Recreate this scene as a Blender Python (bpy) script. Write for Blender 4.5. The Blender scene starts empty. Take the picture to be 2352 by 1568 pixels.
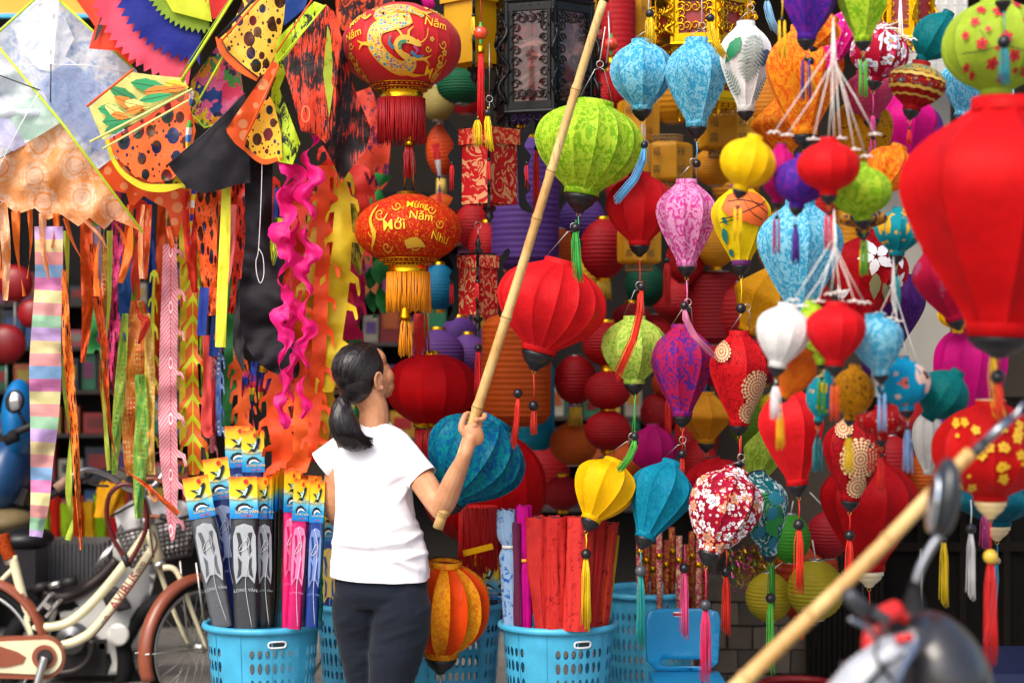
import bpy, bmesh, math, random
from mathutils import Vector, Matrix, noise
from mathutils.geometry import delaunay_2d_cdt

sc = bpy.context.scene
C = sc.collection
R_ = random.Random(7)
PI = math.pi
# ---------------------------------------------------------------- camera, sky, sun, exposure
F, CX, CY, H = 4134.0, 1176.0, 784.0, 1.57        # focal length in picture units (picture 2352 wide), centre, eye height
cam_d = bpy.data.cameras.new('camera'); cam = bpy.data.objects.new('camera', cam_d); C.objects.link(cam)
cam.location = (0, 0, H); cam.rotation_euler = (PI/2, 0, 0)
cam_d.sensor_width = 36; cam_d.lens = F/2352*36; cam_d.clip_end = 300
cam_d.dof.use_dof = True; cam_d.dof.focus_distance = 6.2; cam_d.dof.aperture_fstop = 1.6
sc.camera = cam
SUN_AZ, SUN_EL = math.radians(212), math.radians(48)      # the sun stands behind the camera, to its left
w = bpy.data.worlds.new('World'); sc.world = w; w.use_nodes = True
wn = w.node_tree.nodes; wl = w.node_tree.links
sky = wn.new('ShaderNodeTexSky'); sky.sky_type = 'NISHITA'; sky.sun_disc = False
sky.sun_elevation = SUN_EL; sky.sun_rotation = SUN_AZ
sky.air_density = 1.0; sky.dust_density = 4.0; sky.ozone_density = 1.0
wn['Background'].inputs[1].default_value = 0.15
wl.new(sky.outputs[0], wn['Background'].inputs[0])
sd = bpy.data.lights.new('sun', 'SUN'); so = bpy.data.objects.new('sun', sd); C.objects.link(so)
sd.energy = 0.95; sd.angle = math.radians(40); sd.color = (1, .95, .88)
sdir = Vector((math.sin(SUN_AZ)*math.cos(SUN_EL), math.cos(SUN_AZ)*math.cos(SUN_EL), math.sin(SUN_EL)))
so.rotation_euler = sdir.to_track_quat('Z', 'Y').to_euler()
vs = sc.view_settings
vs.view_transform = 'Standard'; vs.look = 'None'; vs.gamma = 1; vs.use_curve_mapping = False; vs.exposure = 0.98
sc.cycles.use_denoising = True
sc.cycles.max_bounces = 8; sc.cycles.transmission_bounces = 6; sc.cycles.transparent_max_bounces = 12
sc.cycles.caustics_reflective = False; sc.cycles.caustics_refractive = False
sc.cycles.sample_clamp_indirect = 6

# ---------------------------------------------------------------- helpers
def P(x, y, d): return Vector(((x-CX)*d/F, d, H-(y-CY)*d/F))
def S(px, d): return px*d/F
ORG = {}
ORD = ['first', 'second', 'third', 'fourth', 'fifth', 'sixth', 'seventh', 'eighth', 'ninth', 'tenth', 'eleventh', 'twelfth', 'thirteenth', 'fourteenth', 'fifteenth', 'sixteenth', 'seventeenth', 'eighteenth', 'nineteenth', 'twentieth', 'twenty-first', 'twenty-second', 'twenty-third', 'twenty-fourth', 'twenty-fifth', 'twenty-sixth', 'twenty-seventh', 'twenty-eighth', 'twenty-ninth']
def thing(name, label, cat, loc, group=None):
    o = bpy.data.objects.new(name, None); C.objects.link(o); o.location = loc; o.empty_display_size = .05
    o['label'] = label; o['category'] = cat
    if group: o['group'] = group
    ORG[o.name] = Vector(loc); return o
def tag(o, label, cat, group=None):
    o['label'] = label; o['category'] = cat
    if group: o['group'] = group
    return o
def org(o): return ORG.get(o.name, Vector((0, 0, 0))) if o else Vector((0, 0, 0))
def link(name, me, mat, parent=None):
    o = bpy.data.objects.new(name, me); C.objects.link(o)
    if parent: o.parent = parent; ORG[o.name] = org(parent)
    if mat is not None:
        if len(me.materials) == 0: me.materials.append(mat)
    return o
class MB:
    def __init__(s): s.v = []; s.f = []; s.m = []; s.uv = {}; s.cur = 0; s.flat = set()
    def add(s, vs, fs, uvs=None):
        b = len(s.v); s.v += [Vector(x) for x in vs]
        for f in fs: s.f.append([b+i for i in f]); s.m.append(s.cur)
        if uvs:
            for i, u in enumerate(uvs): s.uv[b+i] = u
        return s
    def box(s, c, sz, rot=None):
        vs = []
        for x in (-.5, .5):
            for y in (-.5, .5):
                for z in (-.5, .5):
                    q = Vector((x*sz[0], y*sz[1], z*sz[2]))
                    vs.append((rot @ q if rot else q)+Vector(c))
        return s.add(vs, [(0,1,3,2),(4,6,7,5),(0,4,5,1),(2,3,7,6),(0,2,6,4),(1,5,7,3)])
    def tube(s, pts, r, n=6, cap=True, closed=False):
        pts = [Vector(p) for p in pts]; m = len(pts)
        rs = r if isinstance(r, (list, tuple)) else [r]*m
        vs = []; fs = []; ref = None
        for i, p in enumerate(pts):
            if closed: t = pts[(i+1) % m]-pts[i-1]
            else: t = pts[min(i+1, m-1)]-pts[max(i-1, 0)]
            if t.length < 1e-9: t = Vector((0, 0, 1))
            t.normalize()
            if ref is None: ref = Vector((0, 0, 1)) if abs(t.z) < .9 else Vector((1, 0, 0))
            a = t.cross(ref).normalized(); b = t.cross(a); ref = a.cross(t)
            for k in range(n):
                th = 2*PI*k/n; vs.append(p+(a*math.cos(th)+b*math.sin(th))*rs[i])
        for i in range(m if closed else m-1):
            j = (i+1) % m
            for k in range(n): fs.append((i*n+k, i*n+(k+1) % n, j*n+(k+1) % n, j*n+k))
        if cap and not closed: fs += [tuple(range(n))[::-1], tuple((m-1)*n+k for k in range(n))]
        return s.add(vs, fs)
    def lathe(s, prof, c=(0, 0, 0), M=None, n=20, cap=True):
        vs = []; fs = []; c = Vector(c)
        for r, z in prof:
            for k in range(n):
                th = 2*PI*k/n; q = Vector((r*math.cos(th), r*math.sin(th), z))
                vs.append((M @ q if M else q)+c)
        for i in range(len(prof)-1):
            for k in range(n): fs.append((i*n+k, i*n+(k+1) % n, (i+1)*n+(k+1) % n, (i+1)*n+k))
        if cap:
            fs.append(tuple(range(n))); fs.append(tuple((len(prof)-1)*n+k for k in range(n))[::-1])
        return s.add(vs, fs)
    def ball(s, c, r, n=12, sz=(1, 1, 1), M=None):
        pr = [(max(1e-4, r*math.sin(PI*i/n)), -r*math.cos(PI*i/n)) for i in range(n+1)]
        b = len(s.v); s.lathe(pr, (0, 0, 0), None, int(n*1.5), False)
        for i in range(b, len(s.v)):
            q = Vector((s.v[i].x*sz[0], s.v[i].y*sz[1], s.v[i].z*sz[2])); s.v[i] = (M @ q if M else q)+Vector(c)
        return s
    def torus(s, c, R, r, M=None, n=20, k=8, arc=(0, 2*PI)):
        full = abs(arc[1]-arc[0]-2*PI) < 1e-6; pts = []
        for i in range(n if full else n+1):
            t = arc[0]+(arc[1]-arc[0])*i/n; q = Vector((R*math.cos(t), R*math.sin(t), 0)); pts.append((M @ q if M else q)+Vector(c))
        return s.tube(pts, r, k, True, full)
    def build(s, name, mat, parent=None, smooth=True, mats=None):
        me = bpy.data.meshes.new(name); o0 = org(parent)
        me.from_pydata([v-o0 for v in s.v], [], s.f); 
        for mm in (mats or [mat]): me.materials.append(mm)
        if mats: me.polygons.foreach_set('material_index', s.m)
        if smooth: me.polygons.foreach_set('use_smooth', [True]*len(me.polygons)); 
        if s.uv:
            l = me.uv_layers.new(name='UVMap')
            for lp in me.loops: l.data[lp.index].uv = s.uv.get(lp.vertex_index, (0, 0))
        me.update()
        if smooth == 'auto': me.set_sharp_from_angle(angle=math.radians(38))
        if smooth == 'auto12': me.set_sharp_from_angle(angle=math.radians(9))
        return link(name, me, mat, parent)
def catmull(pts, k=8):
    out = []; n = len(pts)
    for i in range(n-1):
        p0 = pts[max(i-1, 0)]; p1 = pts[i]; p2 = pts[i+1]; p3 = pts[min(i+2, n-1)]
        for j in range(k):
            t = j/k
            out.append(tuple(.5*((2*b)+(-a+c)*t+(2*a-5*b+4*c-d)*t*t+(-a+3*b-3*c+d)*t**3) for a, b, c, d in zip(p0, p1, p2, p3)))
    out.append(tuple(pts[-1])); return out
def inpoly(x, y, poly):
    c = False; n = len(poly); j = n-1
    for i in range(n):
        xi, yi = poly[i]; xj, yj = poly[j]
        if (yi > y) != (yj > y) and x < (xj-xi)*(y-yi)/(yj-yi)+xi: c = not c
        j = i
    return c
def cdt(outline, holes=(), res=None, jitter=.25):
    """triangles of a flat outline with holes, with interior points every res units"""
    pts = []; ed = []
    for loop in [outline]+list(holes):
        b = len(pts); n = len(loop); pts += [Vector(p[:2]) for p in loop]
        ed += [(b+i, b+(i+1) % n) for i in range(n)]
    if res:
        xs = [p[0] for p in outline]; ys = [p[1] for p in outline]
        rr = random.Random(len(outline)); y = min(ys)+res/2; row = 0
        while y < max(ys):
            x = min(xs)+res*(.5 if row % 2 else .25)
            while x < max(xs):
                q = (x+rr.uniform(-1, 1)*jitter*res, y+rr.uniform(-1, 1)*jitter*res)
                if inpoly(q[0], q[1], outline) and not any(inpoly(q[0], q[1], h) for h in holes): pts.append(Vector(q))
                x += res
            y += res; row += 1
    r = delaunay_2d_cdt(pts, ed, [], 0, 1e-5)
    V = [tuple(p) for p in r[0]]; T = []
    for f in r[2]:
        cx = sum(V[i][0] for i in f)/3; cy = sum(V[i][1] for i in f)/3
        if inpoly(cx, cy, outline) and not any(inpoly(cx, cy, h) for h in holes): T.append(tuple(f))
    return V, T
def nz(x, y, z=0.0): return noise.noise(Vector((x, y, z)))
def dense(poly, step):
    out = []; n = len(poly)
    for i in range(n):
        a = poly[i]; b = poly[(i+1) % n]; L = math.hypot(b[0]-a[0], b[1]-a[1]); k = max(1, int(L/step))
        out += [(a[0]+(b[0]-a[0])*j/k, a[1]+(b[1]-a[1])*j/k) for j in range(k)]
    return out
def sheet(name, outline, d, mat, parent, res=16, wave=.02, wl_=60, dirx=1.0, diry=.25, holes=(), tilt=(0, 0), thick=0, seed=0, step=14):
    """a cloth or card cut to an outline (picture units) hung at distance d, with soft folds; tilt = metres of depth per 100 units"""
    ol = dense(outline, step); V, T = cdt(ol, holes, res)
    cx = sum(p[0] for p in ol)/len(ol); cy = sum(p[1] for p in ol)/len(ol)
    mb = MB(); vs = []; uv = []
    for x, y in V:
        dd = d+tilt[0]*(x-cx)/100+tilt[1]*(y-cy)/100+wave*(nz(x*dirx/wl_+seed*7.1, y*diry/wl_+seed*3.3, seed)+.3*nz(x*dirx*2.7/wl_+seed, y*1.6/wl_, seed+5))
        vs.append(P(x, y, dd)); uv.append((x/100, y/100))
    mb.add(vs, T, uv)
    o = mb.build(name, mat, parent)
    if thick: 
        m = o.modifiers.new('thickness', 'SOLIDIFY'); m.thickness = thick; m.offset = 0
    return o
def ribbon(name, path, d, mat, parent, wave=.02, wl_=90, twist=0, tw0=0, seed=0, k=6, nx=7, curl=0.0, dend=None):
    """a hanging strip: path of (x, y, width) in picture units; twist in turns along the whole length"""
    if len(path) < 9: k = max(k, int(sum(math.hypot(b[0]-a[0], b[1]-a[1]) for a, b in zip(path, path[1:]))/(len(path)-1)/9)+1)
    pts = catmull(path, k); n = len(pts); mb = MB(); vs = []; uv = []; fs = []; L = 0
    for i, (x, y, wd) in enumerate(pts):
        a = pts[max(i-1, 0)]; b = pts[min(i+1, n-1)]; tx, ty = b[0]-a[0], b[1]-a[1]; l = math.hypot(tx, ty) or 1
        px, py = -ty/l, tx/l
        if px < 0: px, py = -px, -py
        if i: L += math.hypot(x-pts[i-1][0], y-pts[i-1][1])
        th = tw0+twist*2*PI*i/(n-1)
        dd0 = d if dend is None else d+(dend-d)*i/(n-1)
        for j in range(nx):
            u = j/(nx-1)-.5; o = u*wd
            dd = dd0+wave*(nz(L/wl_, u*1.2+seed*5.3, seed)+.38*nz(L/24, u*2.6+seed*2.1, seed+3)+.2*nz(L/11+u*2, u*3, seed))+math.sin(th)*S(o, d)+curl*(u*u-.08)*S(wd, d)
            ox = o*math.cos(th)
            vs.append(P(x+px*ox, y+py*ox, dd)); uv.append((u+.5, L/100))
    for i in range(n-1):
        for j in range(nx-1): q = i*nx+j; fs.append((q, q+1, q+nx+1, q+nx))
    mb.add(vs, fs, uv); return mb.build(name, mat, parent)

# ---------------------------------------------------------------- materials
def lin(h):
    if isinstance(h, str):
        h = h.lstrip('#'); c = [int(h[i:i+2], 16)/255 for i in (0, 2, 4)]
        return tuple(x/12.92 if x <= .04045 else ((x+.055)/1.055)**2.4 for x in c)
    return h
MATS = {}
class NT:
    """a small wrapper for building node trees"""
    def __init__(s, name):
        s.m = bpy.data.materials.new(name); s.m.use_nodes = True; s.t = s.m.node_tree; s.n = s.t.nodes; s.b = s.n['Principled BSDF']; s.out = s.n['Material Output']
    def new(s, typ, **kw):
        x = s.n.new(typ)
        for k, v in kw.items(): setattr(x, k, v)
        return x
    def lk(s, a, b): s.t.links.new(a, b)
    def val(s, sock, v):
        if hasattr(v, 'is_output') or isinstance(v, bpy.types.NodeSocket): s.lk(v, sock)
        else: sock.default_value = v
    def math(s, op, a, b=None, c=None, clamp=False):
        x = s.new('ShaderNodeMath', operation=op, use_clamp=clamp); s.val(x.inputs[0], a)
        if b is not None: s.val(x.inputs[1], b)
        if c is not None: s.val(x.inputs[2], c)
        return x.outputs[0]
    def vmath(s, op, a, b=None):
        x = s.new('ShaderNodeVectorMath', operation=op); s.val(x.inputs[0], a)
        if b is not None: s.val(x.inputs[1], b)
        return x.outputs['Value'] if op in ('DOT_PRODUCT', 'LENGTH', 'DISTANCE') else x.outputs[0]
    def pos(s): return s.new('ShaderNodeNewGeometry').outputs['Position']
    def nrm(s): return s.new('ShaderNodeNewGeometry').outputs['Normal']
    def uv(s): return s.new('ShaderNodeUVMap').outputs[0]
    def rnd(s): return s.new('ShaderNodeObjectInfo').outputs['Random']
    def noise(s, vec, scale, detail=2, rough=.5, dist=0):
        x = s.new('ShaderNodeTexNoise'); s.val(x.inputs['Vector'], vec); x.inputs['Scale'].default_value = scale
        x.inputs['Detail'].default_value = detail; x.inputs['Roughness'].default_value = rough; x.inputs['Distortion'].default_value = dist
        return x.outputs[0]
    def voro(s, vec, scale, feature='F1', dim='3D', rand=1):
        x = s.new('ShaderNodeTexVoronoi', feature=feature, voronoi_dimensions=dim); s.val(x.inputs['Vector'], vec)
        x.inputs['Scale'].default_value = scale; x.inputs['Randomness'].default_value = rand; return x
    def ramp(s, f, stops, interp='LINEAR'):
        x = s.new('ShaderNodeValToRGB'); s.val(x.inputs[0], f); cr = x.color_ramp; cr.interpolation = interp
        while len(cr.elements) < len(stops): cr.elements.new(.5)
        for e, (p, c) in zip(cr.elements, stops):
            e.position = p; c = lin(c); e.color = (*c[:3], 1)
        return x.outputs[0]
    def step(s, f, a, b): return s.ramp(f, [(a, (0, 0, 0)), (b, (1, 1, 1))])
    def mix(s, f, a, b):
        x = s.new('ShaderNodeMix', data_type='RGBA'); s.val(x.inputs[0], f)
        for q, v in ((x.inputs[6], a), (x.inputs[7], b)):
            if isinstance(v, (str, tuple)): v = (*lin(v)[:3], 1); q.default_value = v
            else: s.lk(v, q)
        return x.outputs[2]
    def bump(s, h, st=.3, dist=.01):
        x = s.new('ShaderNodeBump'); x.inputs['Strength'].default_value = st; x.inputs['Distance'].default_value = dist
        s.lk(h, x.inputs['Height']); s.lk(x.outputs[0], s.b.inputs['Normal']); return x.outputs[0]
    def col(s, c):
        if isinstance(c, (str, tuple)): s.b.inputs['Base Color'].default_value = (*lin(c)[:3], 1)
        else: s.lk(c, s.b.inputs['Base Color'])
    def fin(s, rough=.7, metal=0, sheen=0, spec=.5, trans=0, tcol=None, coat=0):
        b = s.b; b.inputs['Roughness'].default_value = rough; b.inputs['Metallic'].default_value = metal
        b.inputs['Sheen Weight'].default_value = sheen; b.inputs['Specular IOR Level'].default_value = spec; b.inputs['Coat Weight'].default_value = coat
        if trans:
            t = s.new('ShaderNodeBsdfTranslucent'); mx = s.new('ShaderNodeMixShader'); mx.inputs[0].default_value = trans
            src = b.inputs['Base Color']
            if src.is_linked: s.lk(src.links[0].from_socket, t.inputs[0])
            else: t.inputs[0].default_value = src.default_value
            s.lk(b.outputs[0], mx.inputs[1]); s.lk(t.outputs[0], mx.inputs[2]); s.lk(mx.outputs[0], s.out.inputs[0])
        return s.m
def cached(fn):
    def g(*a, **k):
        key = (fn.__name__, a, tuple(sorted(k.items())))
        if key not in MATS: MATS[key] = fn(*a, **k)
        return MATS[key]
    return g
@cached
def plain(c, rough=.6, metal=0, spec=.5, bump=0, bscale=60, vary=.12, coat=0, trans=0):
    t = NT('plain'); p = t.pos()
    if vary:
        n = t.noise(p, 9, 4); r, g, b = lin(c); f = lambda k: (min(1, r*k), min(1, g*k), min(1, b*k))
        t.col(t.ramp(n, [(.3, f(1-vary)), (.7, f(1+vary))]))
    else: t.col(c)
    if bump: t.bump(t.noise(p, bscale, 3), bump, .004)
    return t.fin(rough, metal, 0, spec, trans, None, coat)
@cached
def silk(c, c2=None, scale=26, amount=.5, soft=.03, rough=.5, trans=.26, weave=True, wr=.75):
    """woven lantern cloth, with a leafy damask in a second tone, creases pulled towards the ends"""
    t = NT('silk'); p = t.pos()
    wz = t.noise(p, 2.2, 2); 
    if c2:
        mp = t.new('ShaderNodeMapping'); t.lk(p, mp.inputs[0]); mp.inputs['Scale'].default_value = (1.35, 1.35, .8)
        n = t.noise(mp.outputs[0], scale, 2.2, .55, 2.6); n2 = t.noise(p, scale*2.4, 1, .5, 3.5)
        pat = t.math('ADD', t.math('MULTIPLY', n, .72), t.math('MULTIPLY', n2, .28))
        f = t.step(pat, amount-soft, amount+soft)
        col = t.mix(f, c, c2)
    else:
        r, g, b = lin(c); col = t.ramp(t.noise(p, 14, 4, .6), [(.3, (r*.82, g*.82, b*.82)), (.7, (min(1, r*1.1), min(1, g*1.1), min(1, b*1.1)))])
        pat = t.noise(p, 30, 2)
    t.col(col)
    cr = t.noise(p, 38, 4, .62, 1.2); st = t.noise(p, 260, 1)
    mp2 = t.new('ShaderNodeMapping'); t.lk(p, mp2.inputs[0]); mp2.inputs['Scale'].default_value = (60, 60, 7); cr2 = t.noise(mp2.outputs[0], 1, 3, .6, .6)
    h = t.math('ADD', t.math('MULTIPLY', cr, .55), t.math('ADD', t.math('MULTIPLY', st, .12), t.math('MULTIPLY', cr2, .5)))
    if c2: h = t.math('ADD', h, t.math('MULTIPLY', pat, .25))
    t.bump(h, wr, .006)
    return t.fin(rough, 0, .0, .1, trans)
@cached
def floral(base, petals, centre='#e8b020', scale=14, size=.42, base2=None, npet=5, hit=.75, edge=None):
    """printed blossoms scattered on cloth: petals is a tuple of colours"""
    t = NT('floral'); p = t.pos(); N = t.nrm()
    col = t.mix(t.step(t.noise(p, 20, 3, .6, 2), .5, .56), base, base2) if base2 else None
    if col is None: t.col(base); col = base
    for layer, (sc_, sz) in enumerate(((scale, size), (scale*1.9, size*.6))):
        off = t.vmath('ADD', p, (layer*3.7+.13, 1.9*layer, .7*layer))
        v = t.voro(off, sc_, 'F1', '3D', .85); v.inputs['Scale'].default_value = sc_
        dl = t.vmath('SUBTRACT', off, v.outputs['Position'])
        T = t.vmath('NORMALIZE', t.vmath('CROSS_PRODUCT', N, (0.01, .02, 1))); B = t.vmath('CROSS_PRODUCT', N, T)
        a = t.vmath('DOT_PRODUCT', dl, T); b = t.vmath('DOT_PRODUCT', dl, B)
        rad = t.math('MULTIPLY', t.math('SQRT', t.math('ADD', t.math('MULTIPLY', a, a), t.math('MULTIPLY', b, b))), sc_)
        ang = t.math('ARCTAN2', a, b)
        rv = t.new('ShaderNodeSeparateColor'); t.lk(v.outputs['Color'], rv.inputs[0])
        pet = t.math('ABSOLUTE', t.math('SINE', t.math('ADD', t.math('MULTIPLY', ang, npet/2), t.math('MULTIPLY', rv.outputs[0], 6))))
        lim = t.math('MULTIPLY', t.math('MULTIPLY_ADD', pet, .45, .55), t.math('MULTIPLY_ADD', rv.outputs[1], .5*sz, sz*.55))
        inside = t.math('LESS_THAN', rad, lim); ok = t.math('LESS_THAN', rv.outputs[2], hit)
        m = t.math('MULTIPLY', inside, ok)
        k = len(petals); pc = t.ramp(rv.outputs[0], [((i+.001)/k, c) for i, c in enumerate(petals)], 'CONSTANT')
        if edge: pc = t.mix(t.step(t.math('DIVIDE', rad, lim), .25, .6), edge, pc)
        pc = t.mix(t.math('LESS_THAN', rad, t.math('MULTIPLY', lim, .24)), pc, centre)
        col = t.mix(m, col, pc)
    t.col(col); t.bump(t.noise(p, 60, 3), .25, .003)
    return t.fin(.65, 0, .0, .1, .1)
@cached
def dots(base, dark='#3a0810', scale=2.3, uvs=True, size=.33, foil=True, base2=None):
    """bright cloth with round foil spots of many sizes"""
    t = NT('dots'); u = t.uv() if uvs else t.pos()
    mp = t.new('ShaderNodeMapping'); t.lk(u, mp.inputs[0]); mp.inputs['Scale'].default_value = (1.15, .85, 1); mp.inputs['Rotation'].default_value = (0, 0, .4)
    v = t.voro(mp.outputs[0], scale, 'F1', '2D', .75); s = t.new('ShaderNodeSeparateColor'); t.lk(v.outputs['Color'], s.inputs[0])
    lim = t.math('MULTIPLY_ADD', s.outputs[0], size, size*.35)
    m = t.math('LESS_THAN', v.outputs['Distance'], lim)
    v2 = t.voro(t.vmath('ADD', mp.outputs[0], (5.3, 2.2, 0)), scale*2.3, 'F1', '2D', .9); s2 = t.new('ShaderNodeSeparateColor'); t.lk(v2.outputs['Color'], s2.inputs[0])
    m2 = t.math('LESS_THAN', v2.outputs['Distance'], t.math('MULTIPLY', s2.outputs[0], .24)); m = t.math('MAXIMUM', m, m2)
    nn = t.noise(u, 3.2, 2, .5, 1)
    dk = t.ramp(t.math('FRACT', t.math('ADD', s.outputs[1], t.math('MULTIPLY', nn, .8))), [(0, dark), (.3, '#6a0d18'), (.5, '#23301a'), (.68, '#141c4a'), (.85, '#5a3a10'), (1, dark)])  # mottled tints paint in what the foil spots reflect
    b = base
    if base2: b = t.mix(t.noise(u, 1.2, 2), base, base2)
    t.col(t.mix(m, b, dk))
    t.lk(t.math('MULTIPLY', m, .55), t.b.inputs['Metallic']); 
    t.m_ = m; t.bump(t.noise(t.pos(), 9, 3), .2, .02)
    t.fin(.6, 0, 0, .4)
    t.lk(t.math('MULTIPLY_ADD', m, -.3, .6), t.b.inputs['Roughness']); t.lk(t.math('MULTIPLY', m, .55), t.b.inputs['Metallic'])
    return t.m
@cached
def sail(c, c2=None, trans=.3, rough=.6, stripes=None, scale=3, amount=.5):
    """thin kite cloth, lit through"""
    t = NT('sail'); p = t.pos(); 
    if stripes:
        sx = t.new('ShaderNodeSeparateXYZ'); t.lk(t.uv(), sx.inputs[0])
        f = t.math('FRACT', t.math('MULTIPLY', sx.outputs[1], stripes[0])); k = len(stripes)-1
        col = t.ramp(f, [((i+.001)/k, c_) for i, c_ in enumerate(stripes[1:])], 'CONSTANT')
    elif c2: col = t.mix(t.step(t.noise(t.uv(), scale, 2, .5, 1.5), amount-.03, amount+.03), c, c2)
    else:
        r, g, b = lin(c); col = t.ramp(t.noise(p, 11, 3), [(.3, (r*.88, g*.88, b*.88)), (.7, (min(1, r*1.1), min(1, g*1.1), min(1, b*1.1)))])
    t.col(col); t.bump(t.noise(p, 22, 4, .6, .5), .28, .01)
    return t.fin(rough, 0, .05, .4, trans)
@cached
def metal(c, rough=.25):
    t = NT('metal'); t.col(c); 
    t.bump(t.noise(t.pos(), 80, 3), .12, .003); return t.fin(rough, 1)
def paint(c, rough=.3): return plain(c, rough, 0, .5, 0, 60, .08, .3)
BLACKWOOD = plain('#1b1a1d', .38, 0, .5, .15, 90, .3)
WIRE = metal('#b9b7b0', .35)
GOLD = metal('#e2a418', .22)
# ---------------------------------------------------------------- the setting: street pavement, the open shop, its walls and ceiling
def structure(name, mb, mat, smooth=False):
    o = mb.build(name, mat, None, smooth); o['kind'] = 'structure'; return o
def ground_mat():
    t = NT('pavement'); p = t.pos()
    t.col(t.ramp(t.noise(p, 3.5, 6, .65), [(.3, '#6a6763'), (.55, '#86827c'), (.75, '#989389')])); t.bump(t.noise(p, 70, 4), .4, .004); return t.fin(.85)
structure('ground', MB().add([(-60, -40, 0), (60, -40, 0), (60, 60, 0), (-60, 60, 0)], [(0, 1, 2, 3)]), ground_mat())
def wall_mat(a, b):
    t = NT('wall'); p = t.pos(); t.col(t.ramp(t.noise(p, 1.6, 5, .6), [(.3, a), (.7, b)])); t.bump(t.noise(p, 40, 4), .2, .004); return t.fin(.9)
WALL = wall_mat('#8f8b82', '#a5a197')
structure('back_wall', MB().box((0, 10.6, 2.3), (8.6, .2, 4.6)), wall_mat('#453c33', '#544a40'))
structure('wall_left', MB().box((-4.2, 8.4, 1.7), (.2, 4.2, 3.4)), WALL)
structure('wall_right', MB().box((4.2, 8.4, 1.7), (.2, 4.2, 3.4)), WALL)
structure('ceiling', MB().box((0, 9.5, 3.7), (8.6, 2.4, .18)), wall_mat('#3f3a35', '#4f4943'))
# paving slabs in the strip that shows at the lower left
PAV = [plain(c, .85, 0, .3, .5, 60, .16) for c in ('#77736d', '#827d76', '#6d6964')]
sl = None
for i in range(6):
    for j in range(4):
        x0, y0 = -2.6+i*.42, 7.35+j*.42
        o = MB().box((x0+.205, y0+.205, .011+.002*((i*7+j*3) % 3)), (.405, .405, .022)).build('paving_slab', PAV[(i*2+j*5) % 3], None, False)
        o.parent = bpy.data.objects['ground']
# light paint wall panel with wire grid at the top right, grey pillar behind the lanterns
structure('pillar', MB().box((P(2080, 0, 8.3).x, 8.3, 1.7), (.34, .3, 3.4)), wall_mat('#8d897f', '#a19d92'))
g = thing('wire_grid_panel', 'white wire grid display panel behind lanterns at top right', 'grid panel', P(2130, 120, 7.9))
for i in range(9): MB().tube([P(2040+i*22, -80, 7.9), P(2040+i*22, 190, 7.9)], .0025, 5).build('wire', plain('#d9d9d6', .4), g)
for i in range(10): MB().tube([P(2040, -70+i*27, 7.895), P(2216, -70+i*27, 7.895)], .0025, 5).build('wire', plain('#d9d9d6', .4), g)
MB().box(P(2128, 60, 7.93), (.36, .01, .52)).build('backing_board', plain('#c9c7c0', .7), g, False)
# fascia board over the opening, yellow with a blue lower edge (top left corner)
fb = thing('fascia_board', 'yellow awning fascia board with blue lower edge at top left', 'fascia', P(40, 20, 8.4))
MB().box(P(60, -10, 8.4), (.75, .06, .19)).build('board', paint('#f0a21c', .5), fb, False)
MB().box(P(60, 38, 8.37), (.75, .05, .018)).build('edge_trim', paint('#3fb4dc', .5), fb, False)

# ---------------------------------------------------------------- shelves of goods deep in the shop
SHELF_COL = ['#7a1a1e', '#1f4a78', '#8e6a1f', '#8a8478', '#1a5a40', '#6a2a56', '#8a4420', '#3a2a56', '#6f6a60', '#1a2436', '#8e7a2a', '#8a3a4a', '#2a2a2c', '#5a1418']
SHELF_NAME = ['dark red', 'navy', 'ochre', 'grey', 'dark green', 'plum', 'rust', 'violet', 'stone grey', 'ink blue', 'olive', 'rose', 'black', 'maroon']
def shelf_unit(label, x0, x1, d, rows, seed, where):
    rr = random.Random(seed); u = thing('shelf_unit', label, 'shelf', P((x0+x1)/2, 784+H*F/d, d))
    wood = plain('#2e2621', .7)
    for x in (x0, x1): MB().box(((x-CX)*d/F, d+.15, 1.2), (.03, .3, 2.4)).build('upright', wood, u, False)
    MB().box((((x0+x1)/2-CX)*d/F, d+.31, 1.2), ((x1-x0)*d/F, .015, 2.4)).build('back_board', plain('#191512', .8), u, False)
    zs = []
    for y in rows:
        z = H-(y-CY)*d/F; zs.append(z)
        MB().box((((x0+x1)/2-CX)*d/F, d+.15, z), ((x1-x0)*d/F-.03, .3, .02)).build('shelf_board', wood, u, False)
    for ri, z in enumerate(zs):
        ci = 0; x = (x0-CX)*d/F+.03; xe = (x1-CX)*d/F-.03
        while x < xe:
            wd = rr.uniform(.05, .15); ht = rr.uniform(.08, .26)
            if x+wd > xe: break
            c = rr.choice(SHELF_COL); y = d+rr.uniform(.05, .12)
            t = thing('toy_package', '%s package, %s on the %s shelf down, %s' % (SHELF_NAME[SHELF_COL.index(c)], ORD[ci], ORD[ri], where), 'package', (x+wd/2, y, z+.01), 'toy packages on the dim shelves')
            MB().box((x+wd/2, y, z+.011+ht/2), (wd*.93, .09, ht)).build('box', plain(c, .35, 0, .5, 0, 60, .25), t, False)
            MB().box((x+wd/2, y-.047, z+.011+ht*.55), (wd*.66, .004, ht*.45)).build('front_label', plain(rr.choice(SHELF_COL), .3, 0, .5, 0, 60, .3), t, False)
            x += wd+rr.uniform(0, .03); ci += 1
shelf_unit('dim toy shelf deep behind the hanging kite tails', -40, 470, 9.6, (700, 800, 900, 1000, 1105, 1220), 3, 'behind the kite tails')
shelf_unit('goods shelf behind the woman and the purple paper globes', 760, 1170, 9.7, (560, 680, 790, 900, 1010, 1120), 5, 'behind the woman')
shelf_unit('narrow goods shelf behind the stacked red paper lanterns', 1175, 1640, 9.8, (960, 1060, 1170), 8, 'behind red lanterns')
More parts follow.
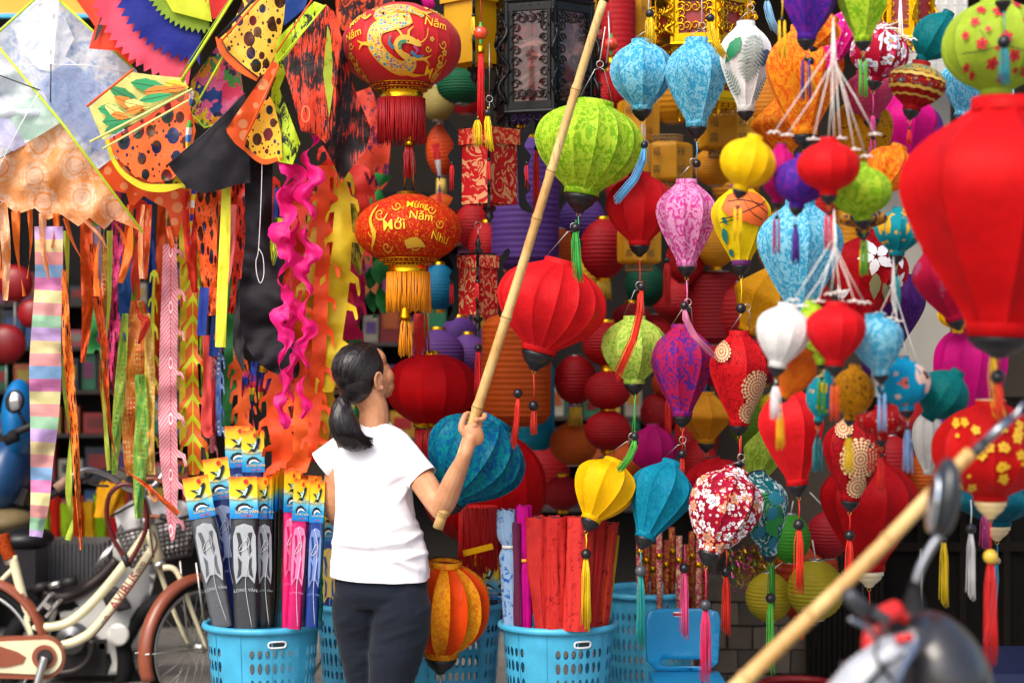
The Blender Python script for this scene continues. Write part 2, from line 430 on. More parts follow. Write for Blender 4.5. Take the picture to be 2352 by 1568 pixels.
# ---------------------------------------------------------------- lanterns
SHAPES = {
 'onion': [(0, .34), (.05, .47), (.12, .70), (.22, .91), (.33, 1), (.45, .965), (.62, .80), (.8, .57), (.93, .38), (1, .31)],
 'bell':  [(0, .36), (.05, .53), (.13, .78), (.25, .96), (.36, 1), (.5, .97), (.66, .84), (.82, .62), (.94, .40), (1, .31)],
 'round': [(0, .33), (.04, .46), (.12, .71), (.25, .92), (.4, 1), (.52, .99), (.7, .84), (.85, .60), (.95, .39), (1, .31)],
 'ball':  [(0, .28), (.03, .36), (.1, .6), (.22, .83), (.36, .965), (.5, 1), (.64, .965), (.78, .83), (.9, .6), (.97, .36), (1, .28)],
 'tub':   [(0, .3), (.04, .48), (.12, .72), (.25, .92), (.4, .99), (.55, 1), (.72, .9), (.86, .7), (.96, .46), (1, .36)],
 'cyl':   [(0, .55), (.03, .8), (.08, .93), (.16, 1), (.84, 1), (.92, .93), (.97, .8), (1, .55)],
 'hex':   [(0, .5), (.03, .62), (.16, 1), (.55, .9), (.97, .5), (1, .48)],
 'dia':   [(0, .3), (.06, .4), (.42, 1), (.5, 1), (.94, .36), (1, .3)],
}
def profile(shape):
    pts = SHAPES[shape]
    if shape in ('hex', 'dia'): cp = pts
    else: cp = catmull(pts, 4)
    def f(t):
        if t <= cp[0][0]: return cp[0][1]
        for a, b in zip(cp, cp[1:]):
            if t <= b[0]: return a[1]+(b[1]-a[1])*((t-a[0])/max(1e-9, b[0]-a[0]))
        return cp[-1][1]
    return f
def threads_mesh(mb, top, length, rad, n=18, sway=0.0, rs=.0016, seed=0, flare=1.25):
    rr = random.Random(seed)
    for i in range(n):
        a = rr.uniform(0, 2*PI); r = rad*math.sqrt(rr.random()); L = length*rr.uniform(.84, 1.02)
        pts = [top+Vector((r*.5*math.cos(a), r*.5*math.sin(a), 0))]
        for k in (.25, .6, 1):
            j = rr.uniform(-.12, .12)*rad
            pts.append(top+Vector((r*flare*math.cos(a)*(.75+.25*k)+sway*k*k*L+j, r*flare*math.sin(a), -L*k)))
        mb.tube(pts, rs, 4)
def tassel(parent, tip, col, cord, thr, d, bead='#17161a', br=8.5, rad=8, sway=0, seed=0, loop=False, ccol=None, n=18):
    """cord, wooden bead and a bundle of threads hanging from a lantern; lengths in picture units"""
    tip = Vector(tip); br = S(br, d); rad = S(rad, d); cl = S(cord, d); tl = S(thr, d); m = plain(col, .55, 0, .4, 0, 60, .18)
    mb = MB(); mb.tube([tip, tip+Vector((S(1.5, d), 0, -cl*.5)), tip+Vector((0, 0, -cl))], S(1.3, d), 5)
    b = tip+Vector((0, 0, -cl-br))
    if loop:      # a folded skein: two bands
        for sx in (-1, 1): threads_mesh(mb, b+Vector((sx*rad*.6, 0, -br*.6)), tl, rad*.45, n//2, sway, S(.95, d), seed+sx, 1.15)
    else: threads_mesh(mb, b+Vector((0, 0, -br*.6)), tl, rad, int(n*1.4), sway, S(.85, d), seed, 1.4)
    t = mb.build('tassel', m, parent)
    MB().ball(b, br, 10).build('bead', plain(bead, .3, 0, .5, .1, 90, .2), t)
    return t
LCOUNT = [0]
def L(label, cx, cy, wd, ht, d, shape, mat, n=10, roll=0, pitch=0, cap='#1b1a1d', tas=None, bail=None, seam=.0016, sag=.985, collar=None, spin=None, group='silk lanterns hung for sale', name='silk_lantern', cr=None, capk=1.0, cat='lantern', ctop=True, cbot=True, mat2=None):
    """a ribbed cloth lantern. cx, cy, wd, ht: body in the picture; d: distance; roll: lean in degrees (top to the right)"""
    LCOUNT[0] += 1; seed = LCOUNT[0]
    c = P(cx, cy, d); root = thing(name, label, cat, c, group)
    R = S(wd/2, d); Hb = S(ht, d); f = profile(shape)
    M = Matrix.Rotation(math.radians(roll), 3, 'Y') @ Matrix.Rotation(math.radians(pitch), 3, 'X')
    spin = (seed*.37) if spin is None else spin
    # one panel, shared by all of them
    hw = PI/n; us = [-1, -.93, -.6, 0, .6, .93, 1]; mb = MB(); vs = []; fs = []; nt = 22
    for i in range(nt+1):
        t = i/nt; r = R*f(t)
        for u in us:
            a = u*hw; flat = r*math.cos(hw)/math.cos(a)
            rr = flat*(1-(1-sag)*(1-u*u)*2)*(1+.011*(1-u*u)*nz(t*7+seed, u*2.2, seed*1.7))
            if abs(u) > .9: rr += seam*(1 if abs(u) == 1 else .4)
            vs.append(Vector((rr*math.cos(a), rr*math.sin(a), Hb*(.5-t))))
    k = len(us)
    for i in range(nt):
        for j in range(k-1): q = i*k+j; fs.append((q, q+k, q+k+1, q+1))
    me = bpy.data.meshes.new('panel'); me.from_pydata(vs, [], fs); me.polygons.foreach_set('use_smooth', [True]*len(fs)); me.materials.append(mat)
    me2 = None
    if mat2: me2 = me.copy(); me2.materials.clear(); me2.materials.append(mat2)
    for j in range(n):
        o = link('panel', me2 if (mat2 and j % 2) else me, None, root)
        o.matrix_basis = (M @ Matrix.Rotation(spin+2*hw*j, 3, 'Z')).to_4x4()
    cm = collar or mat; rt = R*f(0)*1.01; rb = R*f(1)*1.02; ch = max(.012, Hb*.055)
    if cr: rt = R*cr
    if ctop:
        mb = MB(); mb.lathe([(rt*1.02, Hb*.5-.004), (rt, Hb*.5+ch), (rt*.93, Hb*.5+ch+.001), (rt*.9, Hb*.5-.004)], c, M, 24, False); mb.build('collar', cm, root)
        mb = MB(); mb.torus(c+M @ Vector((0, 0, Hb*.5+ch*.9)), rt*.93, rt*.045+.001, M, 24, 6); mb.build('rim', BLACKWOOD if cap in ('#1b1a1d', None) else plain(cap, .5), root)
    if cbot:
        mb = MB(); mb.lathe([(rb*1.03, -Hb*.5+.004), (rb*1.03, -Hb*.5-ch), (rb*.9, -Hb*.5-ch-.001)], c, M, 24, False); mb.build('collar', cm, root)
    tip = c+M @ Vector((0, 0, -Hb*.5-ch))
    if cap:
        ck = rb*.95; z0 = -Hb*.5-ch; kk = ck*1.05*capk
        pr = [(ck*.9, z0+.003), (ck, z0), (ck, z0-kk*.28), (ck*.86, z0-kk*.36), (ck*.84, z0-kk*.5), (ck*.62, z0-kk*.72), (ck*.36, z0-kk*.92), (ck*.3, z0-kk*1.05), (ck*.12, z0-kk*1.12)]
        MB().lathe(pr, c, M, 18).build('finial', BLACKWOOD if cap == '#1b1a1d' else plain(cap, .45, 0, .4, .2, 40, .15), root)
        tip = c+M @ Vector((0, 0, z0-kk*1.1))
    rg = S(4, d)
    if tas or cap:
        MB().torus(tip-Vector((0, 0, rg)), rg, S(.8, d), Matrix.Rotation(PI/2, 3, 'X'), 12, 5).build('ring', metal('#c9a24a', .3), root)
    if tas:
        kw = dict(tas[3]) if len(tas) > 3 else {}
        tassel(root, tip-Vector((0, 0, rg*1.8)), tas[0], tas[1], tas[2], d, seed=seed, **kw)
    if bail:
        bx, by = bail[0], bail[1]; top = P(bx, by, d); mb = MB(); z = Hb*.5+ch*.8
        for sx in (-1, 1):
            a = c+M @ Vector((sx*rt*.95, 0, z)); b = top+Vector((sx*S(6, d)+(a.x-top.x)*.12, 0, -S(12, d)))
            mb.tube([a, b, top+Vector((sx*S(3, d), 0, -S(10, d)))], S(1.0, d), 5)
        mb.torus(top, S(8, d), S(1, d), Matrix.Rotation(PI/2, 3, 'X'), 14, 5); mb.build('wire_hanger', WIRE, root)
        if len(bail) > 2:   # cord up from the hanger to whatever carries it
            MB().tube([top+Vector((0, 0, S(8, d))), P(bail[2], bail[3], d)], S(1.2, d), 5).build('cord', plain(bail[4] if len(bail) > 4 else '#d8d4cc', .7), root)
    root['_w'] = 0; del root['_w']
    info = dict(root=root, c=c, M=M, R=R, Hb=Hb, f=f, d=d, n=n, mat=mat)
    return info
def wrap(info, verts2, off=.002):
    """picture-unit offsets from the lantern centre (right, down) laid onto its surface facing the street"""
    out = []; d = info['d']
    for u, v in verts2:
        z = -S(v, d); t = min(1, max(0, .5-z/info['Hb'])); r = info['R']*info['f'](t)+off
        a = max(-2.2, min(2.2, S(u, d)/max(.3*info['R'], r)))
        q = Vector((r*math.sin(a), -r*math.cos(a), z)); out.append(info['c']+info['M'] @ q)
    return out
def decal(info, polys, mat, name, off=.002, res=10, step=8):
    mb = MB()
    for pl in polys:
        V, T = cdt(dense(pl, step), (), res); mb.add(wrap(info, V, off), T, [(x/100, y/100) for x, y in V])
    return mb.build(name, mat, info['root'])
TXT = {}
def text2d(s, size, bold=0.0, shear=0.0):
    key = (s, bold)
    if key not in TXT: TXT[key] = text_outline(s, 1.0, bold)
    V, Fc = TXT[key]; return [(a*size, b*size) for a, b in V], Fc
def text_outline(s, size, bold=0.0, shear=0.0):
    cu = bpy.data.curves.new('txt', 'FONT'); cu.body = s; cu.size = size; cu.offset = bold; cu.shear = shear; cu.resolution_u = 3
    cu.align_x = 'CENTER'; cu.align_y = 'CENTER'
    o = bpy.data.objects.new('txt', cu); C.objects.link(o); dg = bpy.context.evaluated_depsgraph_get(); me = o.evaluated_get(dg).to_mesh()
    V = [(v.co.x, -v.co.y) for v in me.vertices]; Fc = [tuple(p.vertices) for p in me.polygons]
    bpy.data.objects.remove(o); bpy.data.curves.remove(cu); return V, Fc
for s_ in (('Mừng', .004), ('Năm', .004), ('Mới', .004), ('Như', .004), ('福', 0), ('祿', 0), ('壽', 0), ('LONG VÂN', .003), ('CÁ MẬP', .003), ('LONG VÂN', .002), ('AVIBUS', .01)): text2d(s_[0], 1, s_[1])
def lettering(info, s, x, y, size, mat, rot=0, bold=.0, off=.004, parent=None, name='lettering'):
    V, Fc = text2d(s, size, bold); ca, sa = math.cos(math.radians(rot)), math.sin(math.radians(rot))
    V = [(x+a*ca-b*sa, y+a*sa+b*ca) for a, b in V]
    MB().add(wrap(info, V, off), Fc).build(name, mat, parent or info['root'], False)
def paper_globe(label, cx, cy, r, d, col, ry=None, group='paper globe lanterns', rings=14, trans=.3, cap=None, band=None, shape='ball', name='paper_lantern', fringe=None, cord=None):
    ry = ry or r; c = P(cx, cy, d); root = thing(name, label, 'lantern', c, group); R = S(r, d); Hh = S(ry, d)*2; f = profile(shape); mb = MB()
    pr = []
    for i in range(rings*2+1):
        t = i/(rings*2); pr.append((R*f(t)*(1-(.016 if shape == 'cyl' else .026)*(i % 2)), Hh*(.5-t)))
    mb.lathe(pr, c, None, 40, False); mb.build('paper_shade', plain(col, .6, 0, .3, .2, 40, .14, 0, trans), root, 'auto12')
    rt = R*f(0)
    for z in (Hh*.5, -Hh*.5):
        if band: MB().lathe([(rt*1.04, z-.012), (rt*1.06, z), (rt*1.04, z+.012), (rt*.9, z+.012)], c, None, 24, False).build('band', band, root)
        else: MB().torus(c+Vector((0, 0, z)), rt, .003, None, 24, 5).build('rim_wire', WIRE, root)
    if fringe:
        mb = MB(); rr = random.Random(int(cx)); 
        for i in range(40):
            a = 2*PI*i/40; b = c+Vector((rt*math.cos(a), rt*math.sin(a), -Hh*.5-.01)); mb.tube([b, b+Vector((rr.uniform(-.004, .004), 0, -S(fringe[1], d)*rr.uniform(.85, 1)))], .0022, 4)
        mb.build('fringe', plain(fringe[0], .6), root)
    if cord: MB().tube([c+Vector((0, 0, Hh*.5)), P(cord[0], cord[1], d)], S(1.3, d), 5).build('cord', plain('#d5d2cb', .7), root)
    return root
# ---------------------------------------------------------------- the lanterns, each where it hangs
SKY = silk('#3aa4cc', '#8fd2e6', 30, .5); LIME = silk('#7fb51e', '#b9d83a', 24, .48); LIME2 = silk('#7dbb3a', '#c9dc62', 30, .47)
RED = silk('#d5141c'); RED2 = silk('#e02026', None, wr=.8); DKRED = silk('#b00f16'); CRIM = silk('#c01228')
PINK = silk('#cf3f96', '#e9a3cf', 30, .49); ORNG = silk('#e8641a', '#f39a22', 24, .5); PURP = silk('#4a2a9a', '#7a2aa0', 18, .52)
YEL = silk('#f5bf0a', None, wr=.7); TEAL = silk('#0c7f9f', '#1590ae', 26, .5); TEALD = silk('#0b6f7c', '#18a39a', 24, .52, wr=.8)
WHITE = silk('#f1efeb', None, trans=.2); MAG = silk('#c80f78'); PURD = silk('#3f1a5c', '#52226e', 22, .5); MUST = silk('#cf9012', '#d89c1a', 28, .5)
ORPL = silk('#e84a12', None, rough=.45); ORGOLD = silk('#e07a14', '#f0a51e', 34, .5, rough=.45)
DEF = 'silk lanterns in the front rows'
# front rows, in focus
L('squat sky blue damask lantern, left of the two blue ones at top', 1474, 172, 144, 146, 6.35, 'round', SKY, 8, 0, bail=(1490, 62, 1490, -60), tas=('#6db4dc', 36, 10, (('br', 9), ('rad', 2), ('bead', '#26292c'))))
L('long sky blue teardrop lantern beside the squat blue one', 1600, 190, 152, 184, 6.22, 'onion', SKY, 8, 0, bail=(1612, 60, 1612, -60), tas=('#6fb4dc', 40, 6, (('br', 10), ('rad', 2))))
W3 = L('white teardrop lantern printed with green and grey palm leaves', 1713, 153, 124, 186, 6.1, 'onion', WHITE, 10, 0, collar=silk('#e8e6e2'), bail=(1724, 18, 1724, -60))
L('large orange damask teardrop lantern at top, behind white strings', 1848, 184, 186, 228, 5.85, 'onion', ORNG, 8, 0, tas=('#f3b31a', 10, 4, (('br', 6), ('rad', 3))))
GREEN = L('big lime green damask lantern hung left of the sky blue pair', 1352, 339, 250, 196, 6.25, 'round', LIME, 16, 9, bail=(1378, 148, 1390, 62), tas=('#3ea04a', 52, 8, (('br', 11), ('rad', 2))), seam=.0022)
L('big red round lantern tilted beside the bamboo pole', 1265, 703, 252, 196, 6.3, 'round', RED2, 16, 15, bail=(1318, 520), tas=('#d83a2a', 62, 60, (('br', 12), ('rad', 6))), seam=.0024)
L('plain red round lantern under the squat sky blue one', 1469, 480, 154, 150, 6.4, 'round', RED2, 10, 0, bail=(1482, 330, 1482, 285), tas=('#d8312c', 60, 40, (('br', 9), ('rad', 5))))
L('pink and white damask teardrop lantern below the sky blue teardrop', 1577, 512, 142, 180, 6.25, 'onion', PINK, 10, 0, bail=(1592, 372), tas=('#e58abb', 58, 8, (('br', 10), ('rad', 3))))
Y5 = L('yellow teardrop lantern painted with an orange sunset and black twigs', 1702, 516, 136, 168, 6.05, 'onion', silk('#f4d417', None), 8, 0, collar=silk('#7a3f7e'), tas=('#f0cf1a', 56, 6, (('br', 12), ('rad', 2))))
L('lime green damask lantern with a red tassel cord, mid height', 1457, 803, 152, 140, 6.35, 'round', LIME2, 8, 0, bail=(1468, 655), tas=('#4aa84a', 92, 4, (('br', 10), ('rad', 3))))
L('purple and red damask teardrop lantern below the pink one', 1567, 850, 146, 190, 6.25, 'onion', silk('#5a2a8c', '#c0204e', 24, .49), 8, 0, bail=(1580, 694), tas=('#d8342e', 44, 44, (('br', 10), ('rad', 4))))
R8 = L('red teardrop lantern with cream mandala print, left of the white one', 1698, 868, 138, 196, 6.12, 'onion', silk('#cf1a20', '#8e1018', 40, .56), 8, 0, bail=(1716, 706), tas=('#e03222', 46, 30, (('br', 11), ('rad', 4))))
L('golden yellow lantern tilted, lowest row at left', 1385, 1126, 146, 136, 6.25, 'bell', YEL, 10, 24, bail=(1452, 1002, 1460, 905, '#3f9f42'), tas=('#f4d21a', 34, 168, (('br', 12), ('rad', 8))), pitch=-14)
L('turquoise blue lantern tilted beside the golden yellow one', 1513, 1148, 146, 172, 6.25, 'onion', TEAL, 10, 22, bail=(1568, 1010, 1570, 965, '#dd3333'), tas=('#1d9a98', 30, 168, (('br', 13), ('rad', 9), ('bead', '#4a5058'))), pitch=-14)
CRF = floral('#8e0f26', ('#f2f0f4', '#e9eef8', '#f0f0f0', '#e09a6a'), '#e0a21e', 24, .56, '#a8143a', 5, .78, '#2f4f94')
L('crimson lantern printed with white blossoms, tilted in the lowest row', 1661, 1174, 172, 184, 6.05, 'bell', CRF, 10, 20, bail=(1702, 1050, 1702, 1000, '#dd3333'), tas=('#d4245a', 70, 172, (('br', 13), ('rad', 10), ('bead', '#3a3d42'))), pitch=-14)
T28 = L('white lantern with teal tropical leaf print behind the crimson blossom one', 1753, 1178, 120, 176, 6.3, 'onion', silk('#0f6a72', '#cfe0e2', 17, .53, .02), 10, -10, tas=('#4fae3e', 64, 168, (('br', 12), ('rad', 8))), pitch=10)
TEALB = L('big teal blue lantern held tilted in front of the woman', 1088, 1056, 236, 192, 6.42, 'round', silk('#0a4f86', '#0c7f86', 20, .5, .06, .32, wr=.9), 16, 31, bail=None, seam=.0026, pitch=-8)
L('orange and gold pleated lantern hanging beside the woman’s hip', 1018, 1396, 212, 204, 6.5, 'tub', ORPL, 16, 3, sag=.94, seam=.003, mat2=ORGOLD, collar=ORGOLD, tas=('#e8a860', 20, 60, (('br', 1), ('rad', 4))), cr=.36, pitch=7)
LETTER = plain('#f0c21c', .45, 0, .5, 0, 60, .1)
paper_globe('dark green paper globe under the dragon lantern’s right side', 1062, 196, 60, 7.6, '#0d5a34', 44, 'paper globe lanterns')
paper_globe('straw coloured paper globe left of the larger wavy board lantern', 1004, 238, 40, 7.9, '#9a8a4a', 40, 'paper globe lanterns')
# upper right, some nearer than the focus
L('deep purple lantern cut by the top edge, above the white strings', 1858, 8, 138, 150, 5.25, 'onion', PURP, 6, 4, tas=('#4a2a86', 8, 92, (('br', 5), ('rad', 11), ('loop', True))))
L('lime green lantern cut by the top edge', 1982, 4, 124, 166, 5.25, 'onion', LIME, 6, 0, tas=('#4cae3a', 6, 86, (('br', 4), ('rad', 9), ('loop', True))))
L('small orange lantern behind the purple one at top', 1893, 74, 74, 66, 5.55, 'bell', ORNG, 8, 35, tas=('#f2a71a', 6, 66, (('br', 9), ('rad', 7))))
L('hot pink lantern with white specks behind the white strings', 1925, 92, 78, 128, 5.75, 'onion', floral('#d81a80', ('#f4e0ec',), '#f4e0ec', 30, .16), 10, 18, cap=None)
L('crimson round lantern with white and blue blossoms at upper right', 2020, 122, 132, 116, 5.65, 'ball', floral('#a5102e', ('#f2f0f4', '#e9eef8', '#d8487a'), '#e0a21e', 15, .45, None, 5, .75, '#3a5a9a'), 12, 10, tas=('#d84a92', 46, 40, (('br', 3), ('rad', 5))))
L('teal lantern with glittering gold patches at upper right', 2148, 84, 98, 112, 5.7, 'ball', silk('#0b6a70', '#0f7a7c', 26, .5), 8, 30, cap=None)
CB = L('lime round lantern with red cherry blossoms in the top right corner', 2288, 106, 246, 204, 5.05, 'ball', silk('#a9c23a', None), 14, 0, cap=None)
MB().lathe([(.02, 0), (.022, .005), (.02, .010), (.013, .02), (.008, .03), (.003, .036)], P(2304, 2, 4.78), Matrix.Rotation(PI, 3, 'X'), 16).build('finial', BLACKWOOD, CB['root'])
tassel(CB['root'], P(2306, 26, 4.72), '#2f93a4', 56, 92, 4.72, br=15, rad=10)
BT = silk('#b31a18', '#8e1414', 60, .5)
B12 = L('small batik lantern with red, teal and gold bands', 2105, 198, 128, 96, 5.45, 'round', BT, 14, 12, tas=('#e02a26', 8, 36, (('br', 4), ('rad', 4))))
L('pink lantern with fine gold scribbles under the crimson blossom one', 1994, 218, 120, 100, 5.9, 'round', silk('#c03a66', '#c88a58', 60, .62, .02), 10, -8, tas=('#d84a92', 8, 76, (('br', 5), ('rad', 8), ('loop', True))))
L('ochre lantern with black floral print at upper right', 1984, 318, 140, 190, 6.0, 'onion', silk('#c9860e', '#2b1a0c', 42, .6, .015), 10, -6)
L('pale blue lantern tucked behind the lime cherry blossom one', 2240, 214, 180, 110, 6.0, 'onion', SKY, 8, 20, cap=None)
L('bright orange lantern deep behind the ochre one', 1800, 290, 150, 120, 6.4, 'dia', ORNG, 8, 0)
L('magenta lantern deep behind the small batik one', 2080, 300, 150, 160, 6.6, 'onion', MAG, 8, 0)
BIGRED = L('very large plain red teardrop lantern at the right edge', 2305, 500, 474, 492, 4.35, 'onion', silk('#cf1216', None, wr=.6), 8, 2, spin=.33, capk=.6, seam=.004, sag=.975, tas=('#e3281f', 0, 6, (('br', 1), ('rad', 2))))
# second depth of the right half
L('large sky blue damask teardrop lantern under the clustered small ones', 1838, 588, 198, 236, 5.75, 'onion', SKY, 8, 0)
H2 = L('red lantern with white hibiscus print behind the strings', 1992, 640, 176, 200, 6.2, 'onion', silk('#c0141e', '#b01018', 30, .5), 8, 14, cap=None)
L('dark purple lantern in the shade behind the hibiscus one', 2072, 712, 100, 150, 6.5, 'onion', PURD, 8, 10, cap=None)
L('mustard yellow damask lantern behind the painted yellow one', 1752, 688, 148, 150, 6.5, 'dia', MUST, 8, 26, cap=None)
L('round teal lantern with gold dots left of the very large red one', 2064, 532, 112, 92, 5.35, 'round', floral('#0b7f8a', ('#d8a21a',), '#d8a21a', 11, .3), 10, 5, tas=('#2f9aa0', 12, 80, (('br', 6), ('rad', 10))))
L('orange damask lantern with a wire hanger left of the very large red one', 2042, 392, 108, 108, 5.45, 'bell', ORNG, 10, 24)
L('magenta round lantern with a black bead, lower right', 2226, 858, 170, 216, 5.7, 'bell', MAG, 12, 6, cap=None)
L('crimson and mauve sheer lantern left of the very large red one', 2168, 650, 138, 160, 5.2, 'onion', silk('#b01238', '#a0486a', 5, .56, .02), 8, -18)
L('yellow lantern mostly hidden behind the mauve sheer one', 2200, 720, 90, 70, 5.6, 'ball', YEL, 10, 0, cap=None)
L('red teardrop lantern below the white small one', 1820, 998, 158, 208, 5.85, 'onion', RED2, 8, -6, tas=('#e63420', 44, 152, (('br', 13), ('rad', 9))))
M5 = L('dark red teardrop lantern with a cream mandala, lower right', 1960, 1050, 140, 180, 5.75, 'onion', silk('#a8121a', '#7e0c12', 40, .55), 10, 4, tas=('#e0301f', 36, 118, (('br', 12), ('rad', 9))))
L('pale green leaf damask lantern behind the low red teardrop', 1752, 1046, 96, 150, 6.45, 'dia', silk('#7c9a2a', '#a3b844', 26, .5), 8, 20, cap=None)
L('large dark red velvet lantern low at right, behind tassels', 1996, 1176, 226, 240, 6.6, 'onion', DKRED, 12, 0, cap='#d8c8a8', tas=('#d01f1c', 40, 120, (('br', 9), ('rad', 6), ('bead', '#b08a4a'))))
L('grey white paper lantern behind the teal cluster at right', 2132, 1014, 70, 132, 5.6, 'bell', silk('#b8b4ae'), 10, 0, cap=None)
TB2 = L('wide dark teal lantern behind the red flowered one', 2290, 1150, 200, 96, 5.7, 'round', silk('#0a5668', '#0d6070', 24, .5), 12, 0, cap='#d8bd90', tas=('#1f6f8c', 30, 180, (('br', 9), ('rad', 8), ('bead', '#8a6a4a'), ('sway', -.12))))
RF = L('red round lantern with yellow painted blossoms, lower right', 2275, 1034, 268, 208, 4.85, 'ball', silk('#cf1a1a', None, wr=.35), 14, 0, cap='#dcc08a', tas=('#dd2620', 62, 248, (('br', 17), ('rad', 13), ('bead', '#d9b43a'))), cr=.26)
# small lanterns in two strung bundles, nearer than the focus
BG = 'small lanterns strung in bundles'
def SM(label, cx, cy, w_, h_, shape, mat, roll, tas, d=4.85, n=12, **k): return L(label, cx, cy, w_, h_, d, shape, mat, n, roll, tas=tas, group=BG, seam=.0006, sag=1.0, **k)
lp = ('loop', True)
SM('small yellow round lantern, leftmost of the upper bundle', 1718, 374, 130, 112, 'ball', silk('#f6c60c', None, trans=.2), 16, ('#f2c417', 6, 74, (('br', 5), ('rad', 10), lp)))
SM('small red round lantern in the middle of the upper bundle', 1903, 382, 144, 112, 'ball', silk('#dd1a1e', None), 0, ('#e2261f', 6, 82, (('br', 5), ('rad', 10), lp)), 4.7)
SM('small purple lantern left of the red one in the upper bundle', 1838, 416, 122, 104, 'ball', PURP, 8, ('#4d2a90', 10, 84, (('br', 5), ('rad', 7))))
SM('small magenta lantern half hidden in the upper bundle', 1790, 398, 84, 116, 'ball', silk('#c2106e'), 4, ('#d8458a', 8, 80, (('br', 5), ('rad', 9), lp)), 5.0)
SM('small lime lantern right of the red one in the upper bundle', 1978, 440, 142, 112, 'ball', LIME, -4, ('#58b83a', 8, 84, (('br', 5), ('rad', 9), lp)))
SM('small dark and gold striped lantern under the lime bundle lantern', 1982, 502, 112, 44, 'ball', silk('#d8961a', '#1c2a4a', 20, .5), 0, ('#e8b41c', 6, 60, (('br', 5), ('rad', 9), lp)), 5.1)
SM('small white lantern, leftmost of the lower bundle', 1798, 770, 128, 128, 'bell', WHITE, 10, ('#f2f0ee', 8, 78, (('br', 4), ('rad', 12))), 4.7)
SM('small red lantern in the middle of the lower bundle', 1920, 766, 138, 126, 'bell', silk('#d81a22', None), 2, ('#e2491f', 8, 84, (('br', 4), ('rad', 10), lp)), 4.65)
SM('small lime lantern hidden behind the red one of the lower bundle', 1872, 762, 70, 132, 'bell', LIME, -10, ('#5cb43c', 8, 84, (('br', 4), ('rad', 9), lp)), 4.9)
SM('small orange lantern leaning below the white one', 1828, 858, 84, 104, 'bell', silk('#e5671a', '#ea7c1c', 20, .5), 28, ('#f2b417', 6, 90, (('br', 4), ('rad', 7))), 4.8)
SM('small sky blue lantern, rightmost bell of the lower bundle', 2016, 790, 120, 122, 'bell', SKY, -6, ('#8db8e4', 8, 90, (('br', 4), ('rad', 10), lp)), 4.75)
SM('small bright blue lantern with painted flowers, lower bundle', 2076, 880, 124, 104, 'ball', floral('#0d95c0', ('#e7c3b0', '#5a3a30', '#d86a5a'), '#3a1a10', 9, .34, None, 5, .5), -6, ('#86b4e2', 10, 100, (('br', 5), ('rad', 9))), 4.9)
SM('small dark teal lantern with gold fleck, rightmost of the lower bundle', 2166, 906, 118, 112, 'ball', silk('#0b6c6e', '#0d7876', 26, .5), 34, None, 5.0, cap=None)
SM('small ochre lantern with brown floral print, lower bundle', 1958, 900, 98, 108, 'ball', silk('#c9860e', '#4a2a0c', 50, .57, .02), 6, ('#f0c81c', 10, 84, (('br', 5), ('rad', 9))), 4.9)
SM('small turquoise lantern with yellow squiggles, lower bundle', 1890, 908, 76, 100, 'ball', floral('#14889a', ('#e0a818',), '#e0a818', 12, .3), 10, ('#2a7f86', 10, 80, (('br', 5), ('rad', 9))), 5.05)
SM('small red lantern with pale leaves at the foot of the lower bundle', 2024, 970, 104, 60, 'ball', silk('#c4161e', '#d8c8a8', 22, .62, .02), 0, ('#e0281f', 8, 82, (('br', 5), ('rad', 8))), 5.1)
def bundle(label, apex, ends, d, tails=()):
    b = thing('string_bundle', label, 'string', P(apex[0], apex[1], d)); m = plain('#e9e4da', .7, 0, .3, 0, 60, .1)
    for i, (x, y) in enumerate(ends):
        a = P(apex[0]+(i % 3-1)*4, apex[1]+70+30*(i % 2), d); e = P(x, y, d-.03*(i % 3)); mid = (a+e)/2+Vector(((i % 2-.5)*.006, -.01, -.004))
        MB().tube([P(apex[0], apex[1], d), a, mid, e], S(1.25, d), 6).build('string', m, b)
        mb = MB(); mb.ball(e, S(3.6, d), 8)
        for s in (-1, 1): mb.tube([e, e+Vector((s*S(6, d), 0, S(4-3*(i % 3), d))), e+Vector((s*S(15, d), -.002, -S(2, d)))], S(2, d), 5)
        mb.build('knot', m, b)
    return b
bundle('white strings fanning out above the upper bundle of lanterns', (1914, 40), [(1778, 305), (1808, 310), (1868, 318), (1902, 325), (1916, 330), (1962, 342), (1990, 360), (2010, 308), (1930, 316)], 4.75)
bundle('white strings fanning out above the lower bundle of lanterns', (1916, 480), [(1822, 690), (1842, 702), (1880, 690), (1908, 676), (1930, 670), (1962, 690), (1986, 696)], 4.7)
bundle('thin white strings above the dark teal lantern at right', (2052, 590), [(2020, 720), (2046, 730), (2060, 735), (2086, 838), (2118, 862)], 5.0)
bundle('thin white strings at the top above the crimson blossom lantern', (2068, -20), [(2030, 60), (2048, 66), (2074, 82), (2092, 92)], 5.6)
# ---- tassels seen without their own lantern
def hang_tassel(label, x, y0, d, col, cord, thr, **k):
    t = thing('hanging_tassel', label, 'tassel', P(x, y0, d), 'loose tassels among the lanterns'); tassel(t, P(x, y0, d), col, cord, thr, d, **k); return t
hang_tassel('yellow skein tassel at top beside the deep purple lantern', 1796, -10, 5.2, '#f0c21a', 50, 92, br=5, rad=10, loop=True)
hang_tassel('sky blue tassel swept left over the plain red lantern', 1480, 322, 6.1, '#5fa8d6', 2, 130, br=9, rad=8, sway=-.52)
hang_tassel('green tassel on top of the big tilted red lantern', 1322, 506, 6.0, '#3fae48', 6, 120, br=11, rad=9, sway=.06)
hang_tassel('pink tassel swept right over the purple teardrop lantern', 1572, 690, 6.05, '#e58aae', 2, 116, br=10, rad=7, sway=.6)
hang_tassel('red tassel swept left over the lime mid lantern', 1474, 646, 6.1, '#e0341f', 2, 210, br=10, rad=7, sway=-.28)
hang_tassel('yellow tassel at the right end of the top gold lanterns', 1632, 26, 6.0, '#f0c81a', 6, 88, br=10, rad=9, sway=.35)
